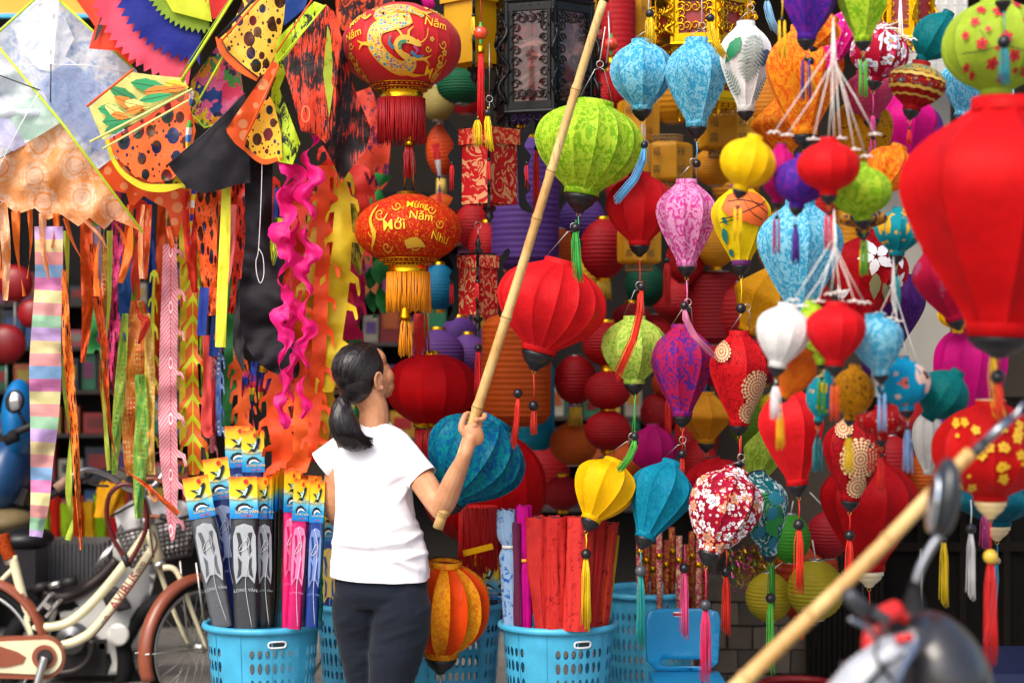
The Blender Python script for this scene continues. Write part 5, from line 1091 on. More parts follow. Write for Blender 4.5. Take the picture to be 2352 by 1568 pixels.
# ---------------------------------------------------------------- kite tails and streamers
def T(label, path, d, mat, **k):
    o = ribbon('kite_tail', path, d, mat, None, **k); tag(o, label, 'kite tail', 'kite tails and streamers'); return o
PASTEL = sail('#ffffff', stripes=(.43, '#c8a8dc', '#e6d29a', '#e6a0a0', '#8ab4e0', '#dc82b8', '#e8e0a0', '#dc9a96', '#9ac8a4'), trans=.35, rough=.45)
T('broad pastel striped kite tail at far left', [(112, 520, 66), (112, 640, 64), (106, 760, 68), (104, 850, 74), (102, 960, 66), (96, 1060, 52), (92, 1150, 44), (82, 1232, 30)], 6.3, PASTEL, wave=.04, curl=.2, seed=1)
T('lime streamer twisting beside the pastel striped tail', [(152, 530, 16), (156, 680, 12), (150, 860, 16), (160, 1000, 18), (158, 1130, 16), (166, 1190, 18), (156, 1240, 14)], 6.36, sail('#c0d84a'), twist=1.5, seed=2)
T('orange foil spotted tail right of the pastel one', [(148, 620, 12), (152, 760, 20), (160, 860, 24), (170, 980, 22), (176, 1080, 24), (182, 1180, 20), (186, 1262, 18)], 6.3, dots('#f0761a', '#3a0a30', 3.0, size=.26), twist=.2, seed=3, wave=.04)
T('orange foil spotted tail hanging above the bicycle handlebar', [(212, 560, 16), (222, 680, 22), (240, 800, 20), (246, 900, 16), (256, 1000, 18), (276, 1068, 22), (330, 1110, 26), (410, 1180, 24)], 6.42, dots('#ee5f1a', '#5a0a14', 3.2, size=.28), twist=.35, seed=4, wave=.05)
T('pale lime streamer above the bicycle', [(252, 530, 14), (250, 700, 13), (236, 860, 14), (244, 1000, 14), (250, 1080, 10)], 6.5, sail('#cbd850'), twist=.5, seed=5)
T('deep blue streamer with wavy folds left of the pink feather tail', [(300, 590, 44), (286, 680, 36), (292, 760, 44), (290, 840, 26), (280, 880, 8)], 6.6, sail('#1f5aa0'), twist=.35, wave=.06, wl_=40, seed=6)
def peacock(c, c2, c3):
    t = NT('peacock'); u = t.uv(); mp = t.new('ShaderNodeMapping'); t.lk(u, mp.inputs[0]); mp.inputs['Scale'].default_value = (3, .9, 1); n = t.noise(mp.outputs[0], 1.4, 3, .5, 1); v = t.voro(u, 9, 'F1', '2D', .3)
    c_ = t.ramp(n, [(.35, c), (.5, c2), (.65, c)]); t.col(t.mix(t.math('MULTIPLY', t.math('LESS_THAN', v.outputs['Distance'], .25), t.step(t.noise(u, 2.3, 1), .5, .56)), c_, c3)); t.bump(t.noise(t.pos(), 16, 3), .3, .02); return t.fin(.45, 0, 0, .4, .3)
T('orange and yellow peacock print streamer, wide, left', [(316, 690, 30), (312, 800, 50), (310, 920, 60), (312, 1040, 58), (316, 1090, 50)], 6.58, peacock('#e05a1e', '#e89a3a', '#f0d48a'), wave=.06, curl=.5, seed=7)
T('green peacock print streamer beside the orange one', [(288, 720, 14), (278, 860, 26), (268, 990, 28), (262, 1090, 20)], 6.54, peacock('#4fae5a', '#c8d84a', '#f0e86a'), twist=.15, wave=.05, seed=8)
T('green peacock streamer hanging to the bicycle basket', [(322, 860, 24), (326, 960, 30), (322, 1060, 34), (318, 1190, 16)], 6.53, peacock('#3fae62', '#a8d04a', '#e8e06a'), wave=.05, curl=.3, seed=9)
T('amber peacock streamer right of the green one', [(338, 720, 14), (344, 850, 24), (342, 980, 24), (348, 1090, 18)], 6.55, peacock('#e0983a', '#e8d06a', '#f4f0b0'), wave=.05, seed=10)
T('red crumpled streamer over the peacock prints', [(322, 560, 20), (306, 650, 24), (318, 720, 14), (336, 740, 20), (318, 790, 16)], 6.5, sail('#d83a20'), twist=.7, wave=.05, seed=11)
T('grey mauve streamer behind the orange fringe', [(222, 520, 20), (224, 620, 20), (220, 690, 16)], 6.62, sail('#8a7a90'), wave=.03, seed=12)
def drip(path, w_, lobe, n, sides=(-1, 1), seed=0, fing=26):
    """outline of a strip whose edges run in rounded hanging fingers"""
    q = catmull(path, 8); rr = random.Random(seed); L_ = len(q)
    def at(t): i = min(L_-1, max(0, int(t*(L_-1)))); return q[i]
    out = {}
    for s in (-1, 1):
        pts = []
        for i in range(n):
            t = (i+.2+.15*rr.random())/n; x, y, wm = at(t); hw = w_*wm/2; lo = lobe*rr.uniform(.7, 1.2); f = fing*rr.uniform(.7, 1.3)
            if s in sides:
                pts += [(x+s*hw*.8, y), (x+s*(hw+lo*.75), y+f*.35), (x+s*(hw+lo), y+f), (x+s*(hw+lo*.92), y+f*1.2), (x+s*(hw+lo*.7), y+f*1.22), (x+s*(hw+lo*.55), y+f), (x+s*(hw+lo*.35), y+f*.62), (x+s*hw*.75, y+f*.55)]
            else: pts += [(x+s*hw, y)]
        out[s] = pts
    x0, y0, a = q[0]; x1, y1, b = q[-1]
    return [(x0-w_*a/2, y0), (x0+w_*a/2, y0)]+out[1]+[(x1+w_*b*.3, y1), (x1-w_*b*.3, y1)]+out[-1][::-1]
def D(label, path, w_, lobe, n, d, mat, sides=(-1, 1), seed=0, wave=.05, fing=26):
    o = sheet('kite_tail', drip(path, w_, lobe, n, sides, seed, fing), d, mat, None, 13, wave, 60, .7, 1, seed=seed, step=16); tag(o, label, 'kite tail', 'kite tails and streamers'); return o
def veins(xc, c, c2, c3=None, kk=9, sl=6):
    t = NT('feather_veins'); sx = t.new('ShaderNodeSeparateXYZ'); t.lk(t.uv(), sx.inputs[0]); dx = t.math('ABSOLUTE', t.math('SUBTRACT', sx.outputs[0], xc)); wv = t.math('SUBTRACT', sx.outputs[1], t.math('MULTIPLY', dx, 1.4)); wv = t.math('ADD', wv, t.math('MULTIPLY', t.noise(t.uv(), 3, 2), .12))
    f = t.math('FRACT', t.math('MULTIPLY', wv, kk)); col = t.mix(t.math('LESS_THAN', f, .3), c, c2); col = t.mix(t.math('LESS_THAN', dx, .012), col, c2)
    if c3:
        g = t.math('FRACT', t.math('MULTIPLY', sx.outputs[1], .78)); ex = t.math('POWER', t.math('MULTIPLY', t.math('SUBTRACT', g, .5), 4), 2); ey = t.math('POWER', t.math('MULTIPLY', dx, 9), 2); r = t.math('ADD', ex, ey); col = t.mix(t.math('LESS_THAN', r, .34), col, c2); col = t.mix(t.math('LESS_THAN', r, .22), col, c3); col = t.mix(t.math('LESS_THAN', r, .07), col, c2)
    t.col(col); t.bump(t.noise(t.pos(), 14, 3), .3, .02); return t.fin(.55, 0, 0, .4, .25)
D('pink feather printed tail with drop shaped edges', [(392, 560, .8), (392, 700, 1), (388, 850, 1.05), (388, 1000, 1.1), (394, 1120, .9), (396, 1240, .3)], 44, 14, 8, 6.55, veins(3.92, '#f0b0b8', '#e0647a', '#f6dce0'), (1,), 1)
D('orange and lime feather tail with pointed barbs', [(440, 590, .6), (442, 700, 1), (440, 850, 1.1), (446, 1000, 1.2), (446, 1090, 1)], 34, 12, 7, 6.6, veins(4.43, '#e06a1a', '#c6dc1e', None, 2.2), (-1, 1), 2, fing=40)
D('lime scalloped streamer beside the pink feather tail', [(354, 620, .6), (350, 760, 1), (352, 900, 1), (350, 1040, .8)], 10, 8, 7, 6.62, sail('#cfe02a'), (-1, 1), 3)
D('blue dotted scalloped streamer above the kite basket', [(505, 780, .6), (502, 880, 1), (504, 1000, 1)], 14, 8, 6, 6.62, peacock('#2a5aa8', '#6a92cc', '#d8e0f0'), (1,), 4)
D('pale pink scalloped streamer above the kite basket', [(488, 820, .6), (490, 920, 1), (486, 1040, .8)], 16, 8, 6, 6.68, veins(4.9, '#e8a8b0', '#c8586a'), (1, -1), 5)
RD = dots('#e0371c', '#3a0810', 3.0, size=.3)
T('red spotted streamer right of the phoenix wing', [(432, 440, 34), (436, 520, 34), (440, 600, 30), (448, 672, 22)], 6.5, sail('#e0341c'), twist=.15, wave=.05, seed=21)
T('orange spotted wide streamer left of the lemon one', [(474, 440, 56), (476, 560, 44), (482, 660, 34), (488, 724, 20)], 6.46, dots('#ee5c1a', '#3a0810', 2.8, size=.34), wave=.05, curl=.4, seed=22)
T('red spotted streamer behind the black tail', [(545, 420, 34), (546, 520, 32), (548, 640, 30), (532, 720, 20)], 6.52, RD, wave=.05, curl=.3, seed=23)
T('lemon yellow straight ribbon over the spotted streamers', [(520, 420, 20), (516, 560, 25), (510, 680, 25), (506, 797, 24)], 6.38, sail('#ecec3a', None, .2), wave=.015, seed=24)
T('short royal blue ribbon left of the lemon one', [(470, 660, 22), (462, 770, 21)], 6.44, sail('#1a3a9c'), wave=.01, seed=25)
T('royal blue ribbon behind the lemon one', [(500, 680, 20), (490, 818, 22)], 6.5, sail('#123a8e'), wave=.01, seed=26)
T('salmon pink ribbon behind the lemon one', [(536, 470, 16), (528, 600, 14), (496, 780, 10)], 6.48, sail('#f07a7a'), wave=.02, seed=27)
T('coral red streamer hanging to the kite basket', [(474, 770, 18), (476, 880, 20), (474, 980, 30), (486, 1000, 20)], 6.57, sail('#e8504a'), wave=.03, twist=.12, seed=28)
T('crimson streamer between the coral and blue dotted ones', [(492, 870, 12), (490, 960, 18), (500, 1050, 12)], 6.64, sail('#c8283a'), twist=.3, seed=29)
T('blue crumpled streamer left of the black tail', [(548, 580, 24), (544, 700, 22), (552, 800, 24)], 6.6, sail('#1a56a8'), twist=.6, wave=.05, seed=30)
T('rainbow tipped white cord streamer near the fan kite', [(440, 210, 10), (434, 290, 14), (430, 380, 10)], 6.33, sail('#ffffff', stripes=(1.2, '#e8e4dc', '#4a8ad0', '#f0d82a', '#e83a3a', '#4ab84a')), twist=.8, seed=31)
T('rainbow ribbon under the phoenix wing', [(446, 430, 10), (440, 500, 12), (438, 560, 9)], 6.4, sail('#ffffff', stripes=(1.6, '#2a4ab8', '#f0d82a', '#e8e4dc', '#e0602a')), twist=.3, seed=32)
PK = sail('#f41484', None, .3, .5)
def spiral(xc, y0, y1, ph, w_, amp=15, per=92, drift=0):
    n = int((y1-y0)/14); out = []
    for i in range(n+1): y = y0+(y1-y0)*i/n; t = i/n; out.append((xc+drift*t+amp*math.sin(2*PI*y/per+ph)*(1-.4*t)+3*nz(y*.05, ph), y, (w_*(.78+.4*math.sin(4*PI*y/per+ph*1.7))+4*nz(y*.09, ph*3))*(1-.55*t**3)))
    return out
T('hot pink ruffled streamer, leftmost of three', spiral(652, 330, 985, .4, 50, 14, 96, -2), 6.3, PK, twist=1.6, seed=33, k=2, nx=7, curl=.5, wave=.05)
T('hot pink ruffled streamer in the middle of three', spiral(676, 320, 940, 2.2, 48, 15, 104, -12), 6.36, PK, twist=2.2, seed=34, tw0=.6, k=2, nx=7, curl=.5, wave=.05)
T('hot pink ruffled streamer, rightmost of three', spiral(714, 310, 960, 4.0, 46, 15, 88, -20), 6.33, PK, twist=1.9, seed=35, tw0=1, k=2, nx=7, curl=.5, wave=.05)
ORS = sail('#f0521c', None, .25)
YS = sail('#e0c422', None, .25); RS = sail('#d82a1a', None, .25); OR2 = sail('#f2641e', None, .25)
D('orange streamer with antler edges right of the pink spirals', [(744, 380, 1), (742, 520, 1.1), (736, 700, 1.2), (728, 880, 1.1), (716, 1050, .8)], 36, 17, 9, 6.42, ORS, (-1, 1), 11, .08, 36)
D('orange streamer with antler edges, lower left of the woman', [(690, 700, .7), (700, 820, 1.3), (700, 960, 1.5), (690, 1085, 1)], 46, 16, 6, 6.46, OR2, (-1, 1), 12, .08, 38)
D('wide orange streamer with antler edges behind the kite basket', [(640, 840, .8), (636, 930, 1.4), (654, 1030, 1.6), (644, 1090, 1.2)], 46, 16, 5, 6.56, ORS, (-1, 1), 13, .08, 34)
D('yellow streamer with antler edges beside the woman’s head', [(780, 380, .9), (788, 500, 1.3), (778, 640, 1.5), (766, 780, 1.2), (752, 900, .9)], 42, 18, 7, 6.44, YS, (-1, 1), 14, .08, 44)
D('mustard streamer with antler edges behind the yellow one', [(730, 440, .7), (712, 600, 1), (710, 720, 1.1), (724, 860, .8)], 36, 15, 7, 6.52, sail('#c9a82a', None, .25), (-1, 1), 15, .08, 36)
D('yellow streamer with antler edges over the woman’s left shoulder', [(760, 860, .8), (746, 950, 1.1), (734, 1060, .9)], 36, 14, 4, 6.5, sail('#e4cf2a', None, .25), (-1, 1), 16, .06, 34)
D('magenta streamer with antler edges behind the woman’s head', [(822, 500, .8), (808, 620, 1), (804, 780, 1.2)], 36, 15, 6, 6.8, sail('#d4125c', None, .25), (-1, 1), 17, .08, 34)
D('red streamer with antler edges beside the dragon fringe', [(760, 330, .8), (772, 420, 1.1), (764, 560, 1.1), (784, 700, .9)], 40, 16, 7, 6.58, RS, (-1, 1), 18, .08, 36)
D('scarlet streamer with antler edges between the pink spirals', [(690, 400, .8), (684, 560, 1.1), (694, 720, 1.2), (680, 880, 1)], 44, 16, 7, 6.6, sail('#e23c1c', None, .25), (-1, 1), 19, .08, 38)
D('orange streamer with antler edges left of the black tail', [(548, 820, .8), (560, 900, 1.1), (556, 1000, 1)], 32, 13, 5, 6.66, OR2, (-1, 1), 20, .06, 30)
D('red streamer with antler edges far right of the yellow one', [(822, 380, .9), (832, 480, 1.1), (818, 600, 1)], 40, 15, 5, 6.9, RS, (-1, 1), 21, .08, 36)
D('crimson streamer with antler edges above the woman’s shoulder', [(742, 860, .8), (728, 960, 1.1), (716, 1060, 1)], 40, 14, 5, 6.62, sail('#c81e2c', None, .25), (-1, 1), 22, .06, 32)
T('navy streamer behind the orange antler streamers', [(742, 800, 18), (736, 900, 24), (742, 960, 16)], 6.6, sail('#16206a'), wave=.03, seed=41)
T('lime pointed streamer left of the pink spirals', [(640, 500, 20), (632, 560, 24), (628, 610, 4)], 6.36, feathers('#cfe02a', '#3a4a10', .3), wave=.03, seed=42)
for i, (x, y, l, c, lab) in enumerate(((585, 830, 200, '#1a3a9a', 'navy and red'), (604, 840, 180, '#f0c81a', 'yellow and navy'), (622, 850, 190, '#e85a1a', 'orange'), (566, 850, 150, '#d83a8a', 'magenta and blue'))):
    T('%s banded rainbow streamer above the kite basket' % lab, [(x, y, 16), (x-6, y+l*.5, 20), (x+4, y+l, 14)], 6.62+.02*i, sail('#ffffff', stripes=(1.1, c, '#2a4ab8', '#7a3a9a', '#d8305a', '#f0d82a', '#3f9a4a')), twist=.4, wave=.05, seed=50+i)
G2 = sail('#1f8a3a', None, .2)
T('green spiral streamer beside the dragon fringe', [(880, 400, 40), (866, 480, 40), (884, 560, 36), (870, 640, 44), (884, 720, 20)], 7.0, G2, twist=2.2, seed=60, k=10)
T('green spiral streamer behind the orange fringe', [(858, 590, 30), (850, 660, 34), (862, 730, 16)], 7.05, G2, twist=1.4, seed=61, k=10)
T('magenta crumpled streamer behind the gold lettered lantern', [(830, 560, 30), (822, 660, 34), (826, 780, 24)], 7.0, sail('#d4125c'), twist=.9, wave=.05, seed=62)
T('yellow pointed streamer beside the gold lettered lantern', [(806, 470, 24), (814, 560, 38), (826, 632, 6)], 6.75, feathers('#d8c83a', '#4a4a10', .4), wave=.03, seed=63)
T('red striped streamer right of the dragon fringe', [(1000, 330, 18), (1010, 420, 22), (1004, 520, 18)], 7.2, sail('#ffffff', stripes=(.9, '#d82a2a', '#e8e4dc', '#1a3a8a')), twist=.5, seed=64)
T('salmon orange streamer deep behind the dragon fringe', [(850, 330, 50), (856, 420, 46), (846, 520, 30)], 7.3, sail('#f06040'), twist=.5, wave=.06, seed=65)
T('red streamer behind the orange tassel', [(968, 720, 34), (962, 800, 40), (940, 860, 24)], 7.3, sail('#e0281e'), twist=.3, wave=.05, seed=66)

rr = random.Random(77); CN = [('orange', '#ea5a1a'), ('red', '#cc2418'), ('yellow', '#dcc41e'), ('lime', '#a8c82a'), ('blue', '#1c4a9c'), ('green', '#2a8a44'), ('pink', '#d83a7a'), ('amber', '#e0921c'), ('scarlet', '#dc3018')]
for i in range(26):
    x = 196+i*25+rr.uniform(-6, 6); cn, cc = CN[(i*5+i//4) % len(CN)]; y0 = rr.uniform(400, 480); y1 = rr.uniform(760, 1060); w_ = rr.uniform(16, 34); lab = '%s back-row streamer, %s from the left' % (cn, ORD[i]); dd = 6.78+rr.uniform(0, .3)
    if i % 4 == 1: D(lab, [(x, y0, .8), (x+rr.uniform(-10, 10), (y0+y1)/2, 1.1), (x+rr.uniform(-14, 14), y1, .8)], w_, 11, 7, dd, sail(cc, None, .25), (-1, 1), i, .07, 30)
    else: T(lab, [(x, y0, w_*.7), (x+rr.uniform(-12, 12), y0+(y1-y0)*.35, w_), (x+rr.uniform(-12, 12), y0+(y1-y0)*.7, w_*rr.uniform(.6, 1.1)), (x+rr.uniform(-14, 14), y1, w_*.4)], dd, dots(cc, '#3a0a10', 3.0, size=.28) if i % 7 == 3 else (peacock(cc, '#e0c04a', '#f0e0a0') if i % 6 == 2 else sail(cc, None, .3)), twist=rr.choice((.1, .3, .6, 1.2)), wave=.07, seed=100+i, curl=rr.uniform(0, .4), k=7)
# lanterns hanging deep in the shop, dim
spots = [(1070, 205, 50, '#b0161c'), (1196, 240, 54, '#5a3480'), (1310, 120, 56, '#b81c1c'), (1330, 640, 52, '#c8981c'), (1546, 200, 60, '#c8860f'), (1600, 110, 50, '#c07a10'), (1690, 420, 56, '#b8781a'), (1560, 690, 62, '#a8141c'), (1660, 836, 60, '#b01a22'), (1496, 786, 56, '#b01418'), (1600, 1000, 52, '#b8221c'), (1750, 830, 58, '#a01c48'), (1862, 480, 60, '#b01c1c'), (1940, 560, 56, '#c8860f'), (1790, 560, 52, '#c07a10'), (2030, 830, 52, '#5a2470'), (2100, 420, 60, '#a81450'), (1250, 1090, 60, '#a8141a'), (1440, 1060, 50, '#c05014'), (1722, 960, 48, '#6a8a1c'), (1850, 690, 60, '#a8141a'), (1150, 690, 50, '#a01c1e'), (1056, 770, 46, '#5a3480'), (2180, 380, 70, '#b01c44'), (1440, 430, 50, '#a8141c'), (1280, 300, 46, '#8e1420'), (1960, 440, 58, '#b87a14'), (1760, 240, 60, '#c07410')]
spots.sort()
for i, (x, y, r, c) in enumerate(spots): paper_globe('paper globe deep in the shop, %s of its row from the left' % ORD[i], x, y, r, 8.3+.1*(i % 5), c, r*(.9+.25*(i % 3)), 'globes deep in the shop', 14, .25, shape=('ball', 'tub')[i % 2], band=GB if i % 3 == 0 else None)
mids = [(1300, 690, 50, '#b8161c'), (1288, 585, 44, '#c8560f'), (1575, 600, 46, '#b8161c'), (1645, 566, 44, '#c8860f'), (1690, 720, 54, '#b01418'), (1540, 880, 44, '#c04a12'), (1784, 716, 50, '#c8620f'), (1790, 936, 44, '#c8a01a'), (2082, 960, 56, '#a81218'), (2118, 1090, 56, '#c05810'), (2046, 1064, 48, '#a01018'), (2204, 1068, 50, '#c8860f'), (2174, 966, 46, '#5c2a80'), (1692, 1104, 44, '#c8560f'), (1604, 1066, 44, '#b8161c'), (1390, 1086, 42, '#b8161c'), (1292, 1132, 46, '#a81218'), (1532, 470, 40, '#b8161c'), (1642, 384, 50, '#c8860f'), (1704, 332, 44, '#c8620f'), (2010, 332, 50, '#b8161c'), (2124, 304, 44, '#6a2a88'), (1402, 214, 46, '#b8161c'), (1336, 36, 44, '#c8901a'), (1118, 560, 44, '#b8161c'), (1012, 480, 40, '#c8560f')]
mids.sort()
for i, (x, y, r, c) in enumerate(mids): paper_globe('brighter paper globe hung in the middle depth, %s from the left' % ORD[i], x, y, r, 7.7+.08*(i % 4), c, r*(.85+.25*(i % 3)), 'paper globes in the middle depth', 14, .3, shape=('tub', 'ball')[i % 2], band=GB if i % 2 else None)
for i, (x, y, r, lab) in enumerate(((34, 650, 42, 'upper'), (14, 790, 46, 'lower'), (74, 720, 34, 'middle'))):
    t_ = thing('foil_balloon', '%s shiny red foil balloon behind the pastel striped tail' % lab, 'balloon', P(x, y, 8.9), 'red foil balloons'); MB().ball(P(x, y, 8.9), 1, 18, (S(r, 8.9), S(r*.6, 8.9), S(r, 8.9))).build('foil', plain('#8a0e16', .42, 0, .4, .5, 7, .2, .1), t_); MB().tube([P(x, y+r, 8.9), P(x, y+r+60, 8.9)], .002, 5).build('string', WHT, t_)
# ---------------------------------------------------------------- the woman with the pole
def remesh(mb, vox, sm=4):
    me = bpy.data.meshes.new('tmp'); me.from_pydata(mb.v, [], mb.f); o = bpy.data.objects.new('tmp', me); C.objects.link(o)
    m = o.modifiers.new('r', 'REMESH'); m.mode = 'VOXEL'; m.voxel_size = vox
    if sm: s = o.modifiers.new('s', 'SMOOTH'); s.iterations = sm; s.factor = .5
    dg = bpy.context.evaluated_depsgraph_get(); r = bpy.data.meshes.new_from_object(o.evaluated_get(dg)); bpy.data.objects.remove(o); r.materials.clear(); return r
def place(me, name, mat, parent, disp=None):
    o0 = org(parent)
    if disp:
        ns = [v.normal.copy() for v in me.vertices]
        for v, n in zip(me.vertices, ns): v.co += n*disp(v.co)
    for v in me.vertices: v.co -= o0
    me.materials.append(mat); me.polygons.foreach_set('use_smooth', [True]*len(me.polygons)); return link(name, me, None, parent)
WD = 6.3
def W(x, y, dd=0.0): return P(x, y, WD+dd)
wo = thing('person', 'woman in white tee and dark trousers, ponytail, seen from behind holding a pole', 'person', (W(880, 1000).x, WD, 0))
u1 = 1/656.0
def limb(mb, pts, rs, n=14):
    q = catmull([(*p, r) for p, r in zip(pts, rs)], 5); mb.tube([Vector(a[:3]) for a in q], [a[3] for a in q], n)
    mb.ball(pts[0], rs[0], 8); mb.ball(pts[-1], rs[-1], 8)
HC = W(836, 858, .0); YAW, PIT = math.radians(44), math.radians(15)
HM = Matrix.Rotation(-YAW, 3, 'Z') @ Matrix.Rotation(PIT, 3, 'X') @ Matrix.Rotation(math.radians(-4), 3, 'Y')
def hd(x, y, z): return HC+HM @ Vector((x, y, z))
b = MB()
b.ball(hd(0, -.012, .022), 1, 16, (.071, .090, .080), HM); b.ball(hd(0, .032, -.028), 1, 14, (.065, .080, .083), HM); b.ball(hd(0, .052, -.074), 1, 12, (.046, .046, .036), HM); b.ball(hd(0, .080, -.090), .020, 10); b.ball(hd(0, .046, .034), 1, 12, (.060, .050, .048), HM)
for s in (-1, 1):
    b.ball(hd(s*.034, .060, -.032), .034, 10); b.ball(hd(s*.026, .060, -.064), .031, 10); b.ball(hd(s*.042, .012, -.068), 1, 10, (.020, .036, .026), HM)
    q = [hd(s*(.071+.006*math.sin(t)), .002-.017*math.cos(t)-.004, -.030+.029*math.sin(t)) for t in [i*PI/9 for i in range(-7, 10)]]; b.tube(q, .0058, 7); b.ball(hd(s*.069, .001, -.030), 1, 8, (.006, .014, .024), HM); b.ball(hd(s*.070, .004, -.056), .008, 8)
b.tube([hd(0, .088, .004), hd(0, .100, -.022), hd(0, .109, -.036)], [.008, .010, .012], 8); b.ball(hd(0, .105, -.037), .013, 8)
for s in (-1, 1): b.ball(hd(s*.011, .098, -.040), .009, 8)
b.ball(hd(0, .090, -.060), 1, 8, (.021, .011, .006), HM); b.ball(hd(0, .089, -.068), 1, 8, (.018, .011, .007), HM)
limb(b, [hd(0, -.020, -.05), W(858, 935, .005), W(858, 985, .01), W(858, 1040, .02)], [.053, .051, .056, .078])
# chest and shoulders under the shirt, arms in one surface with them
limb(b, [W(800, 1050, .02), W(860, 1040, .02), W(920, 1048, .01)], [.055, .075, .055]); limb(b, [W(860, 1060, .02), W(862, 1180, .02), W(872, 1300, .02)], [.09, .085, .095])
ELB, WRI = W(1012, 1170, -.16), W(1070, 1042, -.27)
limb(b, [W(930, 1050, 0), W(968, 1100, -.05), W(1000, 1150, -.13), ELB], [.050, .047, .041, .036])
limb(b, [ELB, W(1026, 1142, -.19), W(1044, 1098, -.225), WRI], [.036, .040, .035, .0225])
limb(b, [W(790, 1050, .02), W(770, 1110, .03), W(772, 1176, .06), W(800, 1190, .16), W(860, 1150, .30)], [.046, .042, .037, .036, .026])
# the pole and the hand that closes on it
PB, PT = Vector(P(1006, 1212, 6.12)), Vector(P(1390, 4, 5.86)); pd = (PT-PB).normalized()
hc = PB+pd*((P(1082, 985, 6.03)-PB).dot(pd)); side = Vector((1, 0, 0))-pd*pd.x; side.normalize(); toward = pd.cross(side).normalized()
if toward.y > 0: toward = -toward
pr_ = .0185
def arc(t, r, a): return hc+pd*t+side*(r*math.cos(a))+toward*(r*math.sin(a))
b.ball(hc+side*.020+toward*.030-pd*.014, 1, 12, (.030, .020, .042), HM.Rotation(-.5, 3, 'Y'))
limb(b, [WRI, hc+side*.012+toward*.032-pd*.045, hc+side*.024+toward*.026-pd*.010], [.0225, .026, .024])
for i, (t, l) in enumerate(((.038, 1), (.0165, 1.1), (-.005, 1.05), (-.0255, .9))):
    pts = [arc(t*.9, pr_+.018, 1.25), arc(t, pr_+.017, .55), arc(t, pr_+.011, -.25), arc(t, pr_+.0095, -1.1), arc(t, pr_+.008, -1.9*l), arc(t, pr_+.008, -2.6*l)]
    if i == 0: pts[1] = arc(t+.004, pr_+.021, .6); pts[2] = arc(t+.014, pr_+.016, .1)
    q = catmull([tuple(p) for p in pts], 4); b.tube([Vector(p) for p in q], [.0092-.0018*j/len(q) for j in range(len(q))], 9); b.ball(q[0], .0112, 8); b.ball(q[-1], .0074, 8); b.ball(q[8], .0098, 8)
th = [hc+side*.0-pd*.030+toward*.034, arc(-.010, pr_+.020, 2.35), arc(.016, pr_+.014, 2.75), arc(.036, pr_+.010, 2.85)]
q = catmull([tuple(p) for p in th], 5); b.tube([Vector(p) for p in q], [.0135-.0045*j/len(q) for j in range(len(q))], 9); b.ball(q[-1], .009, 8); b.ball(q[0], .0135, 8)
def skin():
    t = NT('skin'); p = t.pos(); t.col(t.ramp(t.noise(p, 18, 5, .6), [(.3, '#b97a52'), (.55, '#c98f68'), (.75, '#d09a74')])); t.bump(t.noise(p, 320, 2), .12, .001); t.b.inputs['Subsurface Weight'].default_value = .15; t.b.inputs['Subsurface Radius'].default_value = (.012, .004, .002); t.b.inputs['Subsurface Scale'].default_value = .6; return t.fin(.5, 0, 0, .4)
place(remesh(b, .0029, 4), 'body', skin(), wo)
for s in (-1, 1):
    MB().ball(hd(s*.030, .080, .000), .0095, 10).build('eye', plain('#e8e4e0', .2), wo); MB().ball(hd(s*.030, .0868, .000), .0042, 8).build('iris', plain('#20130c', .2), wo)
    MB().tube([hd(s*.014, .092, .020), hd(s*.028, .088, .024), hd(s*.042, .078, .022)], .0016, 6).build('eyebrow', plain('#1c1410', .7), wo)
    MB().tube([hd(s*.022, .089, .005), hd(s*.030, .0895, .007), hd(s*.038, .085, .004)], .0010, 5).build('eyelashes', plain('#120d0b', .7), wo)
MB().ball(hd(0, .0965, -.064), 1, 8, (.019, .006, .008), HM).build('lips', plain('#a5574c', .45), wo)
def hairm():
    t = NT('hair'); p = t.pos(); mp = t.new('ShaderNodeMapping'); t.lk(p, mp.inputs[0]); mp.inputs['Rotation'].default_value = (0, .9, .4); mp.inputs['Scale'].default_value = (500, 500, 28); n = t.noise(mp.outputs[0], 1, 3, .6); t.col(t.ramp(n, [(.3, '#0c0a0b'), (.7, '#241e1e')])); t.bump(n, .5, .0015); t.b.inputs['Anisotropic'].default_value = .5; return t.fin(.34, 0, 0, .5)
HAIR = hairm(); TIE = hd(0, -.098, -.062)
h = MB(); h.ball(hd(0, -.020, .028), 1, 20, (.080, .100, .087), HM); h.ball(hd(0, -.050, -.020), 1, 16, (.068, .060, .072), HM); h.ball(hd(0, -.070, -.050), 1, 14, (.040, .040, .040), HM)
for s in (-1, 1): h.ball(hd(s*.050, -.002, .016), 1, 12, (.028, .050, .050), HM)
h.ball(hd(0, .026, .070), 1, 12, (.056, .040, .036), HM)
hair = place(remesh(h, .004, 5), 'hair', HAIR, wo, lambda c: .0012*nz(c.x*160, c.y*160, c.z*24))
pt = MB(); limb(pt, [TIE, W(786, 925, -.10), W(783, 960, -.115), W(796, 992, -.115), W(816, 1012, -.11), W(836, 1020, -.105)], [.012, .027, .042, .050, .042, .020], 16); limb(pt, [W(786, 940, -.105), W(800, 985, -.11), W(808, 1018, -.105)], [.03, .045, .022], 14)
tail = place(remesh(pt, .005, 3), 'ponytail', HAIR, wo, lambda c: .0028*nz(c.x*90, c.y*90, c.z*14))
MB().torus(TIE, .013, .004, HM @ Matrix.Rotation(1.1, 3, 'X'), 16, 7).build('hair_tie', plain('#b9c2c8', .5), wo)
st = MB(); rr = random.Random(5)
def onell(u, k=1.0): return Vector((0, -.020, .028))+Vector((u.x*.080, u.y*.100, u.z*.087))*k
te = Vector((0, -.78, -.62)).normalized()
